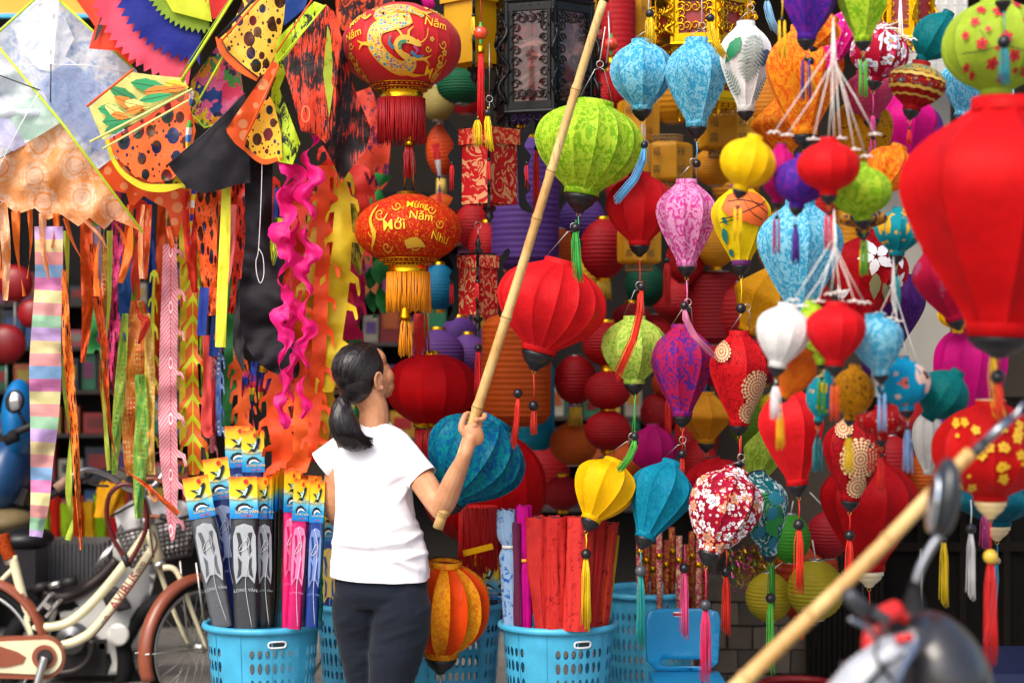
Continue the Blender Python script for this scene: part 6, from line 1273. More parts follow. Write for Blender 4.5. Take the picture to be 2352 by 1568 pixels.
for i in range(620):          # combed strands, hairline to tie
    a = rr.uniform(-2.0, 2.0); s0 = Vector((math.sin(a)*.98, .62*math.cos(a*.62)+.12, .62*math.cos(a*.9)+.12)).normalized(); e0 = (te+Vector((rr.uniform(-.16, .16), 0, rr.uniform(-.1, .1)))).normalized(); om = math.acos(max(-1, min(1, s0.dot(e0)))); pts = []; k0 = rr.uniform(1.0, 1.018)
    for j in range(9):
        t = j/8; u = (s0*math.sin((1-t)*om)+e0*math.sin(t*om))/max(.05, math.sin(om)); q = onell(u, k0*(1+.010*math.sin(PI*t)*rr.random()))
        if t > .8: q = q.lerp(Vector((rr.uniform(-.009, .009), -.098, -.062)), (t-.8)/.2)
        pts.append(HC+HM @ q)
    st.tube(pts, rr.choice((.0006, .0009)), 3, False)
for i in range(1100):
    a = rr.uniform(0, 2*PI); q = []
    for (x, y, dd), r in zip(((793, 903, -.06), (786, 930, -.10), (786, 965, -.115), (800, 998, -.115), (818+26*math.cos(a)+rr.uniform(-8, 8), 1018+rr.uniform(-14, 12), -.108)), (.010, .029, .045, .053, .012)):
        c = W(x, y, dd); r *= rr.uniform(.86, 1.05); q.append(c+Vector((math.cos(a)*r, math.sin(a)*r, 0)))
    st.tube([Vector(p) for p in catmull([tuple(p) for p in q], 4)], .0007, 3, False)
so_ = st.build('hair_strands', HAIR, wo); so_['kind'] = 'stuff'
# white tee
def loft(mb, rows, n=36):
    vs = []; fs = []
    for c, hx, hy in rows:
        for k in range(n): a = 2*PI*k/n; ca, sa = math.cos(a), math.sin(a); vs.append(c+Vector((hx*math.copysign(abs(ca)**.85, ca), hy*math.copysign(abs(sa)**.85, sa), 0)))
    for i in range(len(rows)-1):
        for k in range(n): fs.append((i*n+k, i*n+(k+1) % n, (i+1)*n+(k+1) % n, (i+1)*n+k))
    fs += [tuple(range(n))[::-1], tuple((len(rows)-1)*n+k for k in range(n))]; mb.add(vs, fs)
def row(y, x0, x1, hy, dd=.02): return (W((x0+x1)/2, y, dd), (x1-x0)/2*u1, hy)
sh = MB()
loft(sh, [row(964, 846, 884, .046), row(974, 828, 898, .06), row(986, 800, 922, .072), row(1002, 776, 938, .086), row(1030, 768, 944, .102), row(1070, 766, 944, .112), row(1110, 768, 945, .115), row(1170, 770, 956, .115), row(1230, 765, 968, .118), row(1270, 761, 977, .126), row(1300, 759, 984, .134), row(1340, 760, 987, .138)])
HEMS = []
for p0, p1, r0, r1, dd0, dd1 in (((908, 1020), (972, 1098), .056, .055, .01, -.05), ((806, 1020), (741, 1070), .056, .058, .03, .035)):
    a_, c_ = W(p0[0], p0[1], dd0), W(p1[0], p1[1], dd1); dv = (c_-a_).normalized(); sh.tube([a_-dv*.03, a_, a_.lerp(c_, .5), c_, c_+dv*.03], [r0*.8, r0, (r0+r1)/2, r1, r1*1.03], 22); HEMS.append((c_, dv, .059))
HEMS.append((W(872, 1323, .02), Vector((-.04, .05, -1)).normalized(), .4))
me = remesh(sh, .005, 3)
RID = [((768, 1246), (850, 1256), .009, 7), ((850, 1256), (930, 1244), .009, 7), ((930, 1244), (968, 1222), .008, 7), ((772, 1262), (880, 1270), -.006, 6), ((880, 1270), (950, 1258), -.006, 6), ((900, 1290), (985, 1268), .007, 7), ((880, 1278), (960, 1308), .007, 7), ((935, 1125), (958, 1190), -.007, 8), ((958, 1190), (966, 1240), -.005, 8), ((915, 1150), (945, 1110), .006, 7), ((920, 1186), (960, 1226), .006, 7), ((890, 1120), (940, 1096), -.004, 7), ((960, 1200), (978, 1310), .008, 8), ((775, 1120), (790, 1180), -.005, 9), ((764, 1290), (830, 1300), .005, 8), ((800, 1100), (772, 1072), -.005, 7), ((925, 1060), (950, 1090), -.004, 7), ((870, 1225), (930, 1205), .004, 8)]
def folds(c):
    y = 784-(c.z-H)*F/c.y; x = CX+c.x*F/c.y; f = .0016*nz(c.x*14, c.y*14, c.z*14)
    for (x0, y0), (x1, y1), hh, ww in RID:
        dx, dy = x1-x0, y1-y0; t = max(0, min(1, ((x-x0)*dx+(y-y0)*dy)/(dx*dx+dy*dy))); q = math.hypot(x-x0-t*dx, y-y0-t*dy)
        if q < ww*2.6: f += 1.45*hh*math.exp(-(q/ww)**2)*(1-.55*abs(t-.5)*2)
    if y > 1280: f += .006*((y-1280)/45)*nz(c.x*16, c.y*16, .3)
    return f
ns = [v.normal.copy() for v in me.vertices]
for v, n in zip(me.vertices, ns): v.co += n*folds(v.co)
bm = bmesh.new(); bm.from_mesh(me)
for pp, dv, rad in HEMS:
    bmesh.ops.bisect_plane(bm, geom=[g for g in list(bm.verts)+list(bm.edges)+list(bm.faces) if ((g.co if hasattr(g, 'co') else (g.calc_center_median() if hasattr(g, 'calc_center_median') else (g.verts[0].co+g.verts[1].co)/2))-pp).length < rad+.03], plane_co=pp, plane_no=dv)
    bmesh.ops.delete(bm, geom=[f for f in bm.faces if (lambda r_: r_.dot(dv) > 1e-5 and r_.dot(dv) < .08 and (r_-dv*r_.dot(dv)).length < rad)(f.calc_center_median()-pp)], context='FACES')
bm.faces.index_update(); seen = set(); best = []
for f0 in bm.faces:
    if f0.index in seen: continue
    st_ = [f0]; seen.add(f0.index); comp = []
    while st_:
        f = st_.pop(); comp.append(f)
        for ed in f.edges:
            for g in ed.link_faces:
                if g.index not in seen: seen.add(g.index); st_.append(g)
    if len(comp) > len(best): best = comp
keep = set(f.index for f in best); bmesh.ops.delete(bm, geom=[f for f in bm.faces if f.index not in keep], context='FACES')
bm.to_mesh(me); bm.free()
SHM = plain('#eeecef', .8, 0, .25, .2, 120, .02)
sho = place(me, 'shirt', SHM, wo); m_ = sho.modifiers.new('t', 'SOLIDIFY'); m_.thickness = .003; m_.offset = -1
mb = MB(); mb.torus(W(862, 975, .01), .056, .006, Matrix.Rotation(.15, 3, 'Y') @ Matrix.Rotation(.3, 3, 'X'), 30, 7); mb.build('neck_band', SHM, wo)
# trousers
tr = MB()
loft(tr, [row(1296, 776, 970, .116), row(1330, 769, 982, .124), row(1362, 770, 984, .128), row(1390, 790, 970, .11)])
limb(tr, [W(826, 1352, .02), W(822, 1400, .025), W(826, 1450, .05), W(834, 1510, .06), W(838, 1568, .07), W(846, 1680, .09), W(852, 1800, .08)], [.084, .092, .088, .078, .068, .06, .055], 20)
limb(tr, [W(918, 1352, .0), W(922, 1400, -.015), W(918, 1450, -.015), W(908, 1510, -.02), W(898, 1568, -.02), W(884, 1680, .0), W(880, 1800, .02)], [.094, .104, .102, .092, .079, .064, .056], 20)
def tf(c):
    y = 784-(c.z-H)*656; f = .0015*nz(c.x*12, c.y*12, c.z*12)
    if y > 1380: f += .007*max(0, nz(c.x*7+c.z*5, c.y*5, c.z*30-c.x*14))+.004*max(0, nz(c.x*9-c.z*14, c.y*7, c.z*44+3))
    return f
def trm():
    t = NT('trouser_cloth'); p = t.pos(); t.col(t.ramp(t.noise(p, 6, 4), [(.3, '#10151f'), (.7, '#181f2c')])); t.bump(t.noise(p, 420, 2), .25, .001); return t.fin(.85, 0, .08, .2)
place(remesh(tr, .0065, 3), 'trousers', trm(), wo, tf)
MB().tube([W(780, 1352, -.10), W(830, 1362, -.118), W(880, 1368, -.124), W(930, 1366, -.12), W(965, 1360, -.10)], .0012, 5).build('yoke_seam', plain('#10151e', .9), wo)
for x, dd in ((852, .08), (880, .02)):
    q = W(x, 1800, dd); MB().ball(Vector((q.x, q.y+.05, .045)), 1, 12, (.048, .12, .044)).build('shoe', plain('#20242c', .6), wo); MB().tube([Vector((q.x, q.y, .16)), Vector((q.x, q.y+.01, .05))], .035, 12).build('ankle', skin(), wo)
# ---------------------------------------------------------------- bamboo poles
def bamboom():
    t = NT('bamboo'); p = t.pos(); n = t.noise(p, 5, 4); mp = t.new('ShaderNodeMapping'); t.lk(p, mp.inputs[0]); mp.inputs['Rotation'].default_value = (0, -.3, 0); mp.inputs['Scale'].default_value = (170, 170, 4); g = t.noise(mp.outputs[0], 1, 3, .6); t.col(t.mix(t.step(g, .56, .75), t.ramp(n, [(.3, '#b98a4a'), (.6, '#d9b676'), (.8, '#e2c68a')]), '#8a6230')); t.bump(g, .25, .002); return t.fin(.42, 0, 0, .4)
BAM = bamboom()
def bamboo(label, a, b_, r0, r1, nodes, grp='bamboo poles'):
    t = thing('bamboo_pole', label, 'pole', a, grp); pts = []; rs = []; Lp = (b_-a).length; ts = sorted(set([0, 1]+[i/40 for i in range(41)]+[n+e for n in nodes for e in (-.012, -.004, 0, .004, .012) if 0 < n+e < 1]))
    for s in ts:
        r = r0+(r1-r0)*s
        for n in nodes:
            if abs(s-n) < .0045: r *= 1.13
            elif abs(s-n) < .013: r *= .97
        pts.append(a.lerp(b_, s)+Vector((.006*math.sin(s*5), 0, .004*math.sin(s*7)))); rs.append(r)
    MB().tube(pts, rs, 16).build('cane', BAM, t)
    for n in nodes: c = a.lerp(b_, n)+Vector((.006*math.sin(n*5), 0, .004*math.sin(n*7))); dv = (b_-a).normalized(); MB().torus(c, (r0+(r1-r0)*n)*1.1, .0016, dv.to_track_quat('Z', 'Y').to_matrix(), 18, 5).build('node_ring', plain('#7a5426', .6), t)
    return t
bp = bamboo('long bamboo pole held up by the woman among the lanterns', PB, PT, .0185, .0135, [.03, .235, .41, .60, .69, .84])
MB().tube([PT, PT+(PT-PB).normalized()*.05], .011, 10).build('black_tip', plain('#15151a', .5), bp); MB().tube([PT+Vector((.01, 0, -.03)), PT+Vector((.014, 0, -.12)), PT+Vector((.004, 0, -.2))], .003, 6).build('hook', WIRE, bp)
# ---------------------------------------------------------------- blue laundry baskets
BLUE = plain('#3fa0c4', .42, 0, .45, .12, 25, .2)
BH, BR_, BB = .565, .2, .155           # height, rim radius, foot radius
def basket_meshes():
    n = 44; rows = [(.40, .455, .42, .30), (.455, .5, .42, .30), (.335, .395, .38, .40), (.285, .33, .40, .30), (.215, .28, .38, .40), (.165, .21, .40, .30), (.09, .16, .38, .40), (.04, .085, .40, .3)]
    rad = lambda z: BB+(BR_-BB)*z/BH
    def pt(a, z): r = rad(z); return Vector((r*math.sin(a), -r*math.cos(a)*.92, z))
    mb = MB(); st = 2*PI/n
    plainb = set([17, 18, 19, 20])
    for i in range(n):
        a0 = (i-n/2)*st; a1 = a0+st
        zs = sorted(rows)
        for (z0, z1, hw, hh) in zs:
            if i in plainb or i % 11 == 6: mb.add([pt(a0, z0), pt(a1, z0), pt(a1, z1), pt(a0, z1)], [(0, 1, 2, 3)]); continue
            am, zm = (a0+a1)/2, (z0+z1)/2; m = 12; vs = []
            for k in range(m):
                t = 2*PI*k/m+.26; ca, sa = math.cos(t), math.sin(t); q = max(abs(ca), abs(sa))
                vs.append(pt(am+ca/q*st/2, zm+sa/q*(z1-z0)/2)); vs.append(pt(am+ca*st*hw*.78, zm+sa*(z1-z0)*(.42 if hh > .35 else .36)))
            mb.add(vs, [(2*k, 2*((k+1) % m), 2*((k+1) % m)+1, 2*k+1) for k in range(m)])
            # the corners of the cell
            cs = [pt(a1, z1), pt(a0, z1), pt(a0, z0), pt(a1, z0)]
            b = len(mb.v)-2*m
            for qd, c in enumerate(cs):
                k0 = [k for k in range(m) if int(((2*PI*k/m+.26) % (2*PI))/(PI/2)) == qd]; 
                for k in k0:
                    k2 = (k+1) % m; t1 = 2*PI*k/m+.26; t2 = 2*PI*(k+1)/m+.26; d1 = abs(math.cos(t1)) > abs(math.sin(t1)); d2 = abs(math.cos(t2)) > abs(math.sin(t2))
                    if d1 != d2: mb.add([mb.v[b+2*k], c, mb.v[b+2*k2]], [(0, 1, 2)])
        for (z0, z1) in ((0, .04), (.085, .09), (.16, .165), (.21, .215), (.28, .285), (.33, .335), (.395, .40), (.5, .55)): mb.add([pt(a0, z0), pt(a1, z0), pt(a1, z1), pt(a0, z1)], [(0, 1, 2, 3)])
    me = bpy.data.meshes.new('basket_wall'); me.from_pydata(mb.v, [], mb.f); bm = bmesh.new(); bm.from_mesh(me); bmesh.ops.remove_doubles(bm, verts=bm.verts, dist=.0004); bm.to_mesh(me); bm.free(); me.polygons.foreach_set('use_smooth', [True]*len(me.polygons)); me.materials.append(BLUE)
    r = MB(); prof = [(BR_+.0, .545), (BR_+.014, .548), (BR_+.018, .556), (BR_+.016, .566), (BR_+.006, .571), (BR_-.004, .566), (BR_-.004, .545)]
    r.lathe(prof, (0, 0, 0), Matrix.Diagonal((1, .92, 1)), 56, False); rim = bpy.data.meshes.new('rim'); rim.from_pydata(r.v, [], r.f); rim.polygons.foreach_set('use_smooth', [True]*len(rim.polygons)); rim.materials.append(BLUE)
    h = MB(); 
    def slot(a, sc_=1):
        pts = []
        for k in range(20): t = 2*PI*k/20; ca, sa = math.cos(t), math.sin(t); x = .030*math.copysign(abs(ca)**.5, ca); z = .011*math.copysign(abs(sa)**.6, sa); q = pt(a+x/.19, .512+z); pts.append(q*1.0+Vector((q.x, q.y, 0)).normalized()*.003)
        h.tube(pts, .0036, 6, False, True)
    slot(.38); slot(.38+PI); hm = bpy.data.meshes.new('handle_trim'); hm.from_pydata(h.v, [], h.f); hm.polygons.foreach_set('use_smooth', [True]*len(hm.polygons)); hm.materials.append(plain('#e3e6e4', .4))
    h = MB(); vs = [pt(.38+x/.19, .512+z)+Vector((0, -.0035, 0)) for x, z in ((-.026, -.009), (.026, -.009), (.026, .009), (-.026, .009))]; h.add(vs, [(0, 1, 2, 3)]); sm = bpy.data.meshes.new('handle_slot'); sm.from_pydata(h.v, [], h.f); sm.materials.append(plain('#1a2a36', .8))
    f = MB(); f.lathe([(BB, 0.002), (BB, .012)], (0, 0, 0), Matrix.Diagonal((1, .92, 1)), 40); fm = bpy.data.meshes.new('floor'); fm.from_pydata(f.v, [], f.f); fm.materials.append(BLUE)
    g = MB()
    for i in range(44):
        if i % 4 == 0:
            a = (i-22)*st; g.add([pt(a-.012, .01)*1.012, pt(a+.012, .01)*1.012, pt(a+.012, .54)*1.012, pt(a-.012, .54)*1.012], [(0, 1, 2, 3)])
    gm = bpy.data.meshes.new('wall_rib'); gm.from_pydata([v+Vector((v.x, v.y, 0)).normalized()*.001 for v in g.v], [], g.f); gm.materials.append(BLUE)
    return (('wall', me), ('rim', rim), ('handle_trim', hm), ('handle_slot', sm), ('base', fm), ('wall_ribs', gm))
BM_ = basket_meshes()
def basket(label, x, d, rz=0.0):
    r = thing('laundry_basket', label, 'basket', ((x-CX)*d/F, d, 0), 'blue laundry baskets'); r.rotation_euler = (0, 0, rz)
    for nm, me in BM_: o = bpy.data.objects.new(nm, me); C.objects.link(o); o.parent = r
    return r
basket('blue perforated basket of packed kites beside the bicycle', 604, 6.45, 0)
basket('blue perforated basket half hidden behind the woman’s left side', 846, 6.95, .3)
basket('blue perforated basket behind the orange pleated lantern', 1034, 6.95, -.2)
basket('blue perforated basket holding the red cloth rolls', 1282, 6.45, .05)
basket('blue perforated basket behind the blue stool', 1490, 7.3, .6)
# ---------------------------------------------------------------- packed kites: header card, cloth in a clear bag
def cardm():
    t = NT('header_card'); sx = t.new('ShaderNodeSeparateXYZ'); t.lk(t.uv(), sx.inputs[0]); wv = t.math('ADD', sx.outputs[1], t.math('MULTIPLY', t.math('SUBTRACT', t.noise(t.uv(), 3, 2), .5), .25))
    t.col(t.ramp(wv, [(0, '#e8601a'), (.12, '#f2b81a'), (.45, '#f0d82a'), (.6, '#6ac4dc'), (.78, '#1f9ad4'), (1, '#1a78c4')])); return t.fin(.25, 0, 0, .5)
CARD = cardm(); INK = plain('#14161c', .4); INKW = plain('#e9ecec', .4); REDI = plain('#d8241c', .4); YEI = plain('#f2c01a', .4)
def bagm(c, c2=None):
    t = NT('bagged_cloth'); t.col(c); t.bump(t.noise(t.pos(), 24, 4, .6, .6), .35, .01); return t.fin(.28, 0, 0, .5, 0, None, .35)
WHALE = [(-.34, .30), (-.16, .22), (.02, .26), (.14, .10), (.26, -.10), (.30, -.26), (.22, -.30), (.10, -.20), (.00, -.06), (-.10, -.06), (-.40, -.10), (-.22, .02), (-.10, .06), (-.16, .14)]
DOLPH = [(-.40, .10), (-.28, -.06), (-.06, -.14), (.16, -.10), (.30, .02), (.44, .04), (.30, .10), (.10, .02), (-.10, .02), (-.26, .12), (-.36, .26)]
def pack(label, x0, y0, x1, y1, w_, d, col, ghost='#8d949c', turn=0.0, hdr=96, text=True, cut=None):
    """top centre (x0, y0), lower end (x1, y1), width, all in picture units; turn = how far the pack is swung edge-on"""
    t = thing('packed_kite', label, 'packed kite', P(x1, y1, d), 'packed kites standing in the baskets')
    Lh = math.hypot(x1-x0, y1-y0); ux, uy = (x1-x0)/Lh, (y1-y0)/Lh; ct, s_t = math.cos(turn), math.sin(turn)
    def Q(a, b, off=0.0): # a across -.5..5, b down in units
        ax = a*w_*ct; return P(x0+ux*b+uy*ax, y0+uy*b-ux*ax, d+S(a*w_*s_t, d)-off)
    def poly(pts, off, nm, mat, par, res=None):
        V, T_ = cdt(pts, (), res); MB().add([Q(x, y, off) for x, y in V], T_, [(x+.5, y/hdr) for x, y in V]).build(nm, mat, par, False)
    mb = MB(); n = 9; vs = []; fs = []
    for i in range(n+1):
        b = hdr*.92+(Lh-hdr*.92)*i/n; th = .010*math.sin(PI*min(1, .15+i/n*.85))
        for a, s in ((-.5, 0), (-.3, 1), (0, 1.2), (.3, 1), (.5, 0), (.3, -1), (0, -1.2), (-.3, -1)): vs.append(Q(a*(1-.12*i/n), b, s*th*(1+.4*nz(a*5+x0, b*.03, x0))))
    for i in range(n):
        for k in range(8): fs.append((i*8+k, i*8+(k+1) % 8, (i+1)*8+(k+1) % 8, (i+1)*8+k))
    mb.add(vs, fs); body = mb.build('bagged_cloth', bagm(col), t)
    mb = MB(); mb.add([Q(-.52, 0, .004), Q(.52, 0, .004), Q(.52, hdr, .009), Q(-.52, hdr, .009), Q(-.52, 0, -.004), Q(.52, 0, -.004), Q(.52, hdr, -.009), Q(-.52, hdr, -.009)], [(0, 1, 2, 3), (5, 4, 7, 6), (0, 3, 7, 4), (1, 5, 6, 2), (0, 4, 5, 1), (3, 2, 6, 7)], [(0, 0), (1, 0), (1, 1), (0, 1)]*2); card = mb.build('header_card', CARD, t, False)
    if abs(turn) < .9:
        o = .0105; k = lambda pts, cx, cy, sx, sy: [(cx+px*sx, cy+py*sy) for px, py in pts]
        poly(k(WHALE, .06, hdr*.36, .95, hdr*.62), o, 'orca_print', INK, card); poly(k(WHALE, .05, hdr*.36, .4, hdr*.34), o+.001, 'orca_belly_print', plain('#b8e8d0', .4), card); poly(k(DOLPH, .02, hdr*.70, .85, hdr*.55), o, 'orca_print', INK, card); poly(k(DOLPH, .04, hdr*.735, .6, hdr*.3), o+.001, 'orca_belly_print', INKW, card)
        poly([(.10+.09*math.cos(i*.7), hdr*.12+hdr*.06*math.sin(i*.7)) for i in range(9)], o, 'badge_print', REDI, card)
        if text:
            for s, cy, sz, m in (('LONG VÂN', hdr*.84, .165, YEI), ('CÁ MẬP', hdr*.94, .12, REDI)):
                V, Fc = text2d(s, sz, .003); MB().add([Q(.12+a, cy+b*w_, o+.0012) for a, b in V], Fc).build('lettering', m, card, False)
        gm = plain(ghost, .3, 0, .5, 0, 60, .1, .2); B0 = hdr*1.12; og = .0165
        Ls = min(Lh-hdr*1.1, 210)
        arch = [(-.42, B0+Ls*.50), (-.42, B0+Ls*.14), (-.3, B0+Ls*.03), (0, B0), (.3, B0+Ls*.03), (.42, B0+Ls*.14), (.42, B0+Ls*.5), (.34, B0+Ls*.66), (.12, B0+Ls*.58), (-.12, B0+Ls*.58), (-.34, B0+Ls*.66)]
        poly(arch, og, 'ghost_print', gm, body)
        dm = plain(col, .3, 0, .5, 0, 60, .1, .2)
        for sx in (-1, 1):
            poly([(sx*.30, B0+Ls*.10), (sx*.22, B0+Ls*.22), (sx*.26, B0+Ls*.30), (sx*.14, B0+Ls*.36), (sx*.08, B0+Ls*.2), (sx*.16, B0+Ls*.1)], og+.0015, 'ghost_print', dm, body)
            poly([(sx*.26, B0+Ls*.36), (sx*.12, B0+Ls*.42), (sx*.16, B0+Ls*.56), (sx*.3, B0+Ls*.6), (sx*.24, B0+Ls*.48)], og+.0015, 'ghost_print', dm, body)
        if text:
            V, Fc = text2d('LONG VÂN', .17, .002); MB().add([Q(a, B0+Ls*.74+b*w_-14*(.2-a*a), og+.001) for a, b in V], Fc).build('lettering', gm, body, False)
        MB().tube([Q(a, b, .02) for a, b in catmull([(-.1, hdr*1.15), (.2, hdr*1.6), (-.25, hdr*1.8), (.1, hdr*1.5), (.15, hdr*2.0), (0, hdr*2.6), (.2, Lh*.98)], 5)], .0010, 4).build('kite_string', plain('#d8d8d8', .5), t)
        MB().tube([Q(-.54, hdr*.52, .011), Q(0, hdr*.56, .012), Q(.54, hdr*.50, .011)], .0014, 5).build('rubber_band', plain('#c9a86a', .6), t)
    return t
BK, NV, PKK, GR_ = '#17191c', '#15276a', '#e01868', '#5a5d62'
pack('packed kite with a navy print, highest at the back of the basket', 545, 978, 556, 1440, 56, 6.62, NV, '#5a6a9a')
pack('packed kite with a navy print, back row right of the highest', 580, 988, 590, 1440, 50, 6.6, NV, '#5a6a9a')
pack('packed black kite leaning left out of the basket', 448, 1094, 512, 1440, 58, 6.34, GR_, '#a8adb2')
pack('packed navy kite leaning left behind the black one', 494, 1052, 546, 1440, 56, 6.42, NV, '#8a9ac0')
pack('packed charcoal kite standing upright at the front of the basket', 558, 1094, 566, 1445, 62, 6.27, '#3a3d40', '#a8adb2')
pack('packed charcoal kite directly right of the front upright one', 606, 1095, 610, 1440, 40, 6.31, '#26282b', '#8d9298', .3)
for i, lab in enumerate(('first', 'second', 'third', 'fourth')): pack('black packed kite seen edge-on, %s from the left' % lab, 622+i*9, 1092-i*6, 616+i*8, 1440, 40, 6.33+.01*i, BK, turn=1.25)
pack('packed hot pink kite seen half edge-on', 672, 1080, 664, 1442, 40, 6.31, PKK, '#f07aa8', .45)
pack('packed orange kite seen edge-on left of the pink one', 652, 1096, 646, 1440, 40, 6.4, '#e8581a', turn=1.2)
pack('packed lime kite seen edge-on right of the pink one', 690, 1090, 680, 1440, 40, 6.38, '#9ac82a', turn=1.15)
pack('packed pink and white kite edge-on right of the lime one', 702, 1096, 684, 1440, 40, 6.34, '#ee3a72', turn=1.1)
pack('packed orange kite edge-on between pink and navy', 708, 1090, 690, 1440, 40, 6.36, '#f0641a', turn=1.2)
pack('packed navy kite at the right rim of the basket', 724, 1092, 704, 1440, 36, 6.33, '#1c2a52', '#5a6a9a', .6)
pack('packed magenta kite at the right front of the basket', 694, 1100, 676, 1444, 38, 6.27, '#d0186a', '#f08ab8', .35)
pack('packed blue kite at the far right front of the basket', 730, 1104, 716, 1440, 34, 6.29, '#1a3c8a', '#7a92c8', .3)
MB_ = tag(sheet('fabric_roll', [(740, 1100), (748, 1108), (738, 1440), (724, 1440)], 6.45, sail('#1f9a8a', None, .1), None, 12, .02, 30, thick=.012), 'teal folded cloth standing at the basket edge beside the woman', 'cloth roll')
for i, (x, y, c, lab) in enumerate(((752, 1150, '#2a4a9a', 'blue'), (770, 1170, '#c8361c', 'red'), (790, 1180, '#e8761a', 'orange'), (812, 1190, '#2a7a4a', 'green'), (836, 1180, '#7a2a7a', 'violet'))): pack('packed %s kite behind the woman’s left hip' % lab, x, y, x+6, 1450, 40, 6.9+.02*i, c, '#e0c05a', .2*i-.3)
for i, (x, y, c, lab) in enumerate(((1010, 1290, '#1c3a6a', 'dark blue'), (1062, 1296, '#a8281c', 'brick red'), (1122, 1280, '#1a2a4a', 'navy blue'), (1146, 1300, '#6a2a2a', 'maroon'), (985, 1285, '#c8b03a', 'straw yellow'))): pack('packed %s kite behind the orange pleated lantern' % lab, x, y, x-4, 1450, 46, 6.88+.03*i, c, '#9a6a3a', .2*i-.4)
# crumpled cloth rolls in the fourth basket
def roll(label, x0, y0, x1, y1, w_, d, col, seed, name='fabric_roll', squeeze=None, rough=.35, c2=None):
    t = thing(name, label, 'cloth roll', P(x1, y1, d), 'wrapped cloth rolls in the baskets'); mb = MB(); n = 30; m = 34; vs = []; fs = []
    for i in range(n+1):
        f = i/n; c = P(x0+(x1-x0)*f, y0+(y1-y0)*f, d); R = S(w_/2, d)
        if squeeze: R *= 1-.4*math.exp(-((f-squeeze)/.05)**2)
        for k in range(m):
            a = 2*PI*k/m; r = R*(1+.06*(.5-f))*(1+.34*nz(math.cos(a)*2.4+seed, math.sin(a)*2.4, f*1.3)+.28*nz(math.cos(a)*6+seed, math.sin(a)*6, f*1.8)+.05*nz(math.cos(a)*6, math.sin(a)*6, f*16+seed)); vs.append(c+Vector((r*math.cos(a), r*math.sin(a)*.8, 0 if 0 < i else S(8, d)*nz(a*2, seed, 0))))
    for i in range(n):
        for k in range(m): fs.append((i*m+k, i*m+(k+1) % m, (i+1)*m+(k+1) % m, (i+1)*m+k))
    mb.add(vs, fs); mb.build('cloth', silk(col, c2, 16, .6, .04, rough, .1, wr=.9) if c2 else silk(col, None, rough=rough, wr=.9), t)
    mb = MB(); mb.lathe([(S(w_*.30, d), 0), (S(w_*.22, d), .004), (S(w_*.18, d), -.05)], P(x0, y0, d)+Vector((0, 0, -.004)), None, 16, False); mb.build('rolled_core', plain('#5a1a1c', .8), t)
    if squeeze: c = P(x0+(x1-x0)*squeeze, y0+(y1-y0)*squeeze, d); MB().torus(c, S(w_*.34, d), .006, Matrix.Diagonal((1, .8, 1)), 20, 7).build('tie', plain('#e8a81a' if seed % 2 else '#d8d4d0', .6), t)
    return t
for i, (x0, y0, x1, w_, dd, lab) in enumerate(((1236, 1186, 1254, 52, 6.34, 'first'), (1272, 1178, 1276, 56, 6.29, 'second'), (1304, 1186, 1300, 48, 6.38, 'third'), (1334, 1180, 1322, 62, 6.27, 'fourth'), (1366, 1190, 1346, 52, 6.33, 'fifth'), (1398, 1196, 1372, 46, 6.40, 'sixth'))): roll('slim folded red cloth kite, %s from the left in the basket' % lab, x0, y0+((i*17) % 9), x1, 1446, w_, dd, ('#c83430', '#bd2c28', '#d23c36')[i % 3], i*3+1, c2='#8a181a' if i % 2 else None)
roll('magenta satin roll with a yellow tie', 1202, 1160, 1206, 1440, 34, 6.36, '#c8108a', 7, squeeze=.45, rough=.25)
roll('blue and white plastic wrapped roll tied in the middle', 1166, 1170, 1178, 1436, 40, 6.38, '#8aa8c8', 8, squeeze=.32, rough=.2, c2='#1a56a8')
roll('slim plum roll between the blue and magenta ones', 1186, 1200, 1190, 1436, 18, 6.34, '#6a2a4a', 10)
for i, (x, y, c, lab) in enumerate(((1396, 1220, '#e85a1a', 'orange'), (1384, 1240, '#2a3a8a', 'blue'), (1408, 1230, '#c8a02a', 'amber'), (1392, 1260, '#a81a2a', 'crimson'))): roll('thin %s stick in clear wrap at the right of the red rolls' % lab, x+10, y, x-14, 1440, 9, 6.38+.02*i, c, 20+i)
# red and gold firecracker tubes behind
RG = paper_print('#a8141c', '#c8922a', 40)
for i in range(11):
    x = 1470+i*15; y = 1210+((i*37) % 5)*10; tt = thing('paper_firecracker_tube', 'red and gold rolled paper tube behind the lowest lanterns, %s from the left' % ORD[i], 'paper tube', P(x, 1430, 7.1), 'red and gold paper tubes')
    MB().tube([P(x+((i*7) % 5)-2, y, 7.1+.04*(i % 3)), P(x, 1430, 7.1+.04*(i % 3))], S(7.2, 7.1), 12).build('tube', RG if i % 3 else paper_print('#b8305a', '#e0c08a', 40), tt); MB().tube([P(x, y+50, 7.095+.04*(i % 3)), P(x, y+62, 7.095+.04*(i % 3))], S(7.6, 7.1), 12).build('gold_band', GOLD, tt)
rt_ = thing('finial_tube', 'red tube with a gold bell finial behind the orange pleated lantern', 'tube', P(1094, 1440, 6.75)); MB().tube([P(1094, 1298, 6.75), P(1094, 1440, 6.75)], S(16, 6.75), 16).build('tube', plain('#b81018', .35), rt_)
MB().lathe([(S(15, 6.75), 0), (S(14, 6.75), .01), (S(11, 6.75), .03), (S(5, 6.75), .042), (S(4, 6.75), .05), (S(6, 6.75), .056), (S(4, 6.75), .07), (S(2, 6.75), .078)], P(1094, 1298, 6.75), None, 16).build('bell_finial', GOLD, rt_)
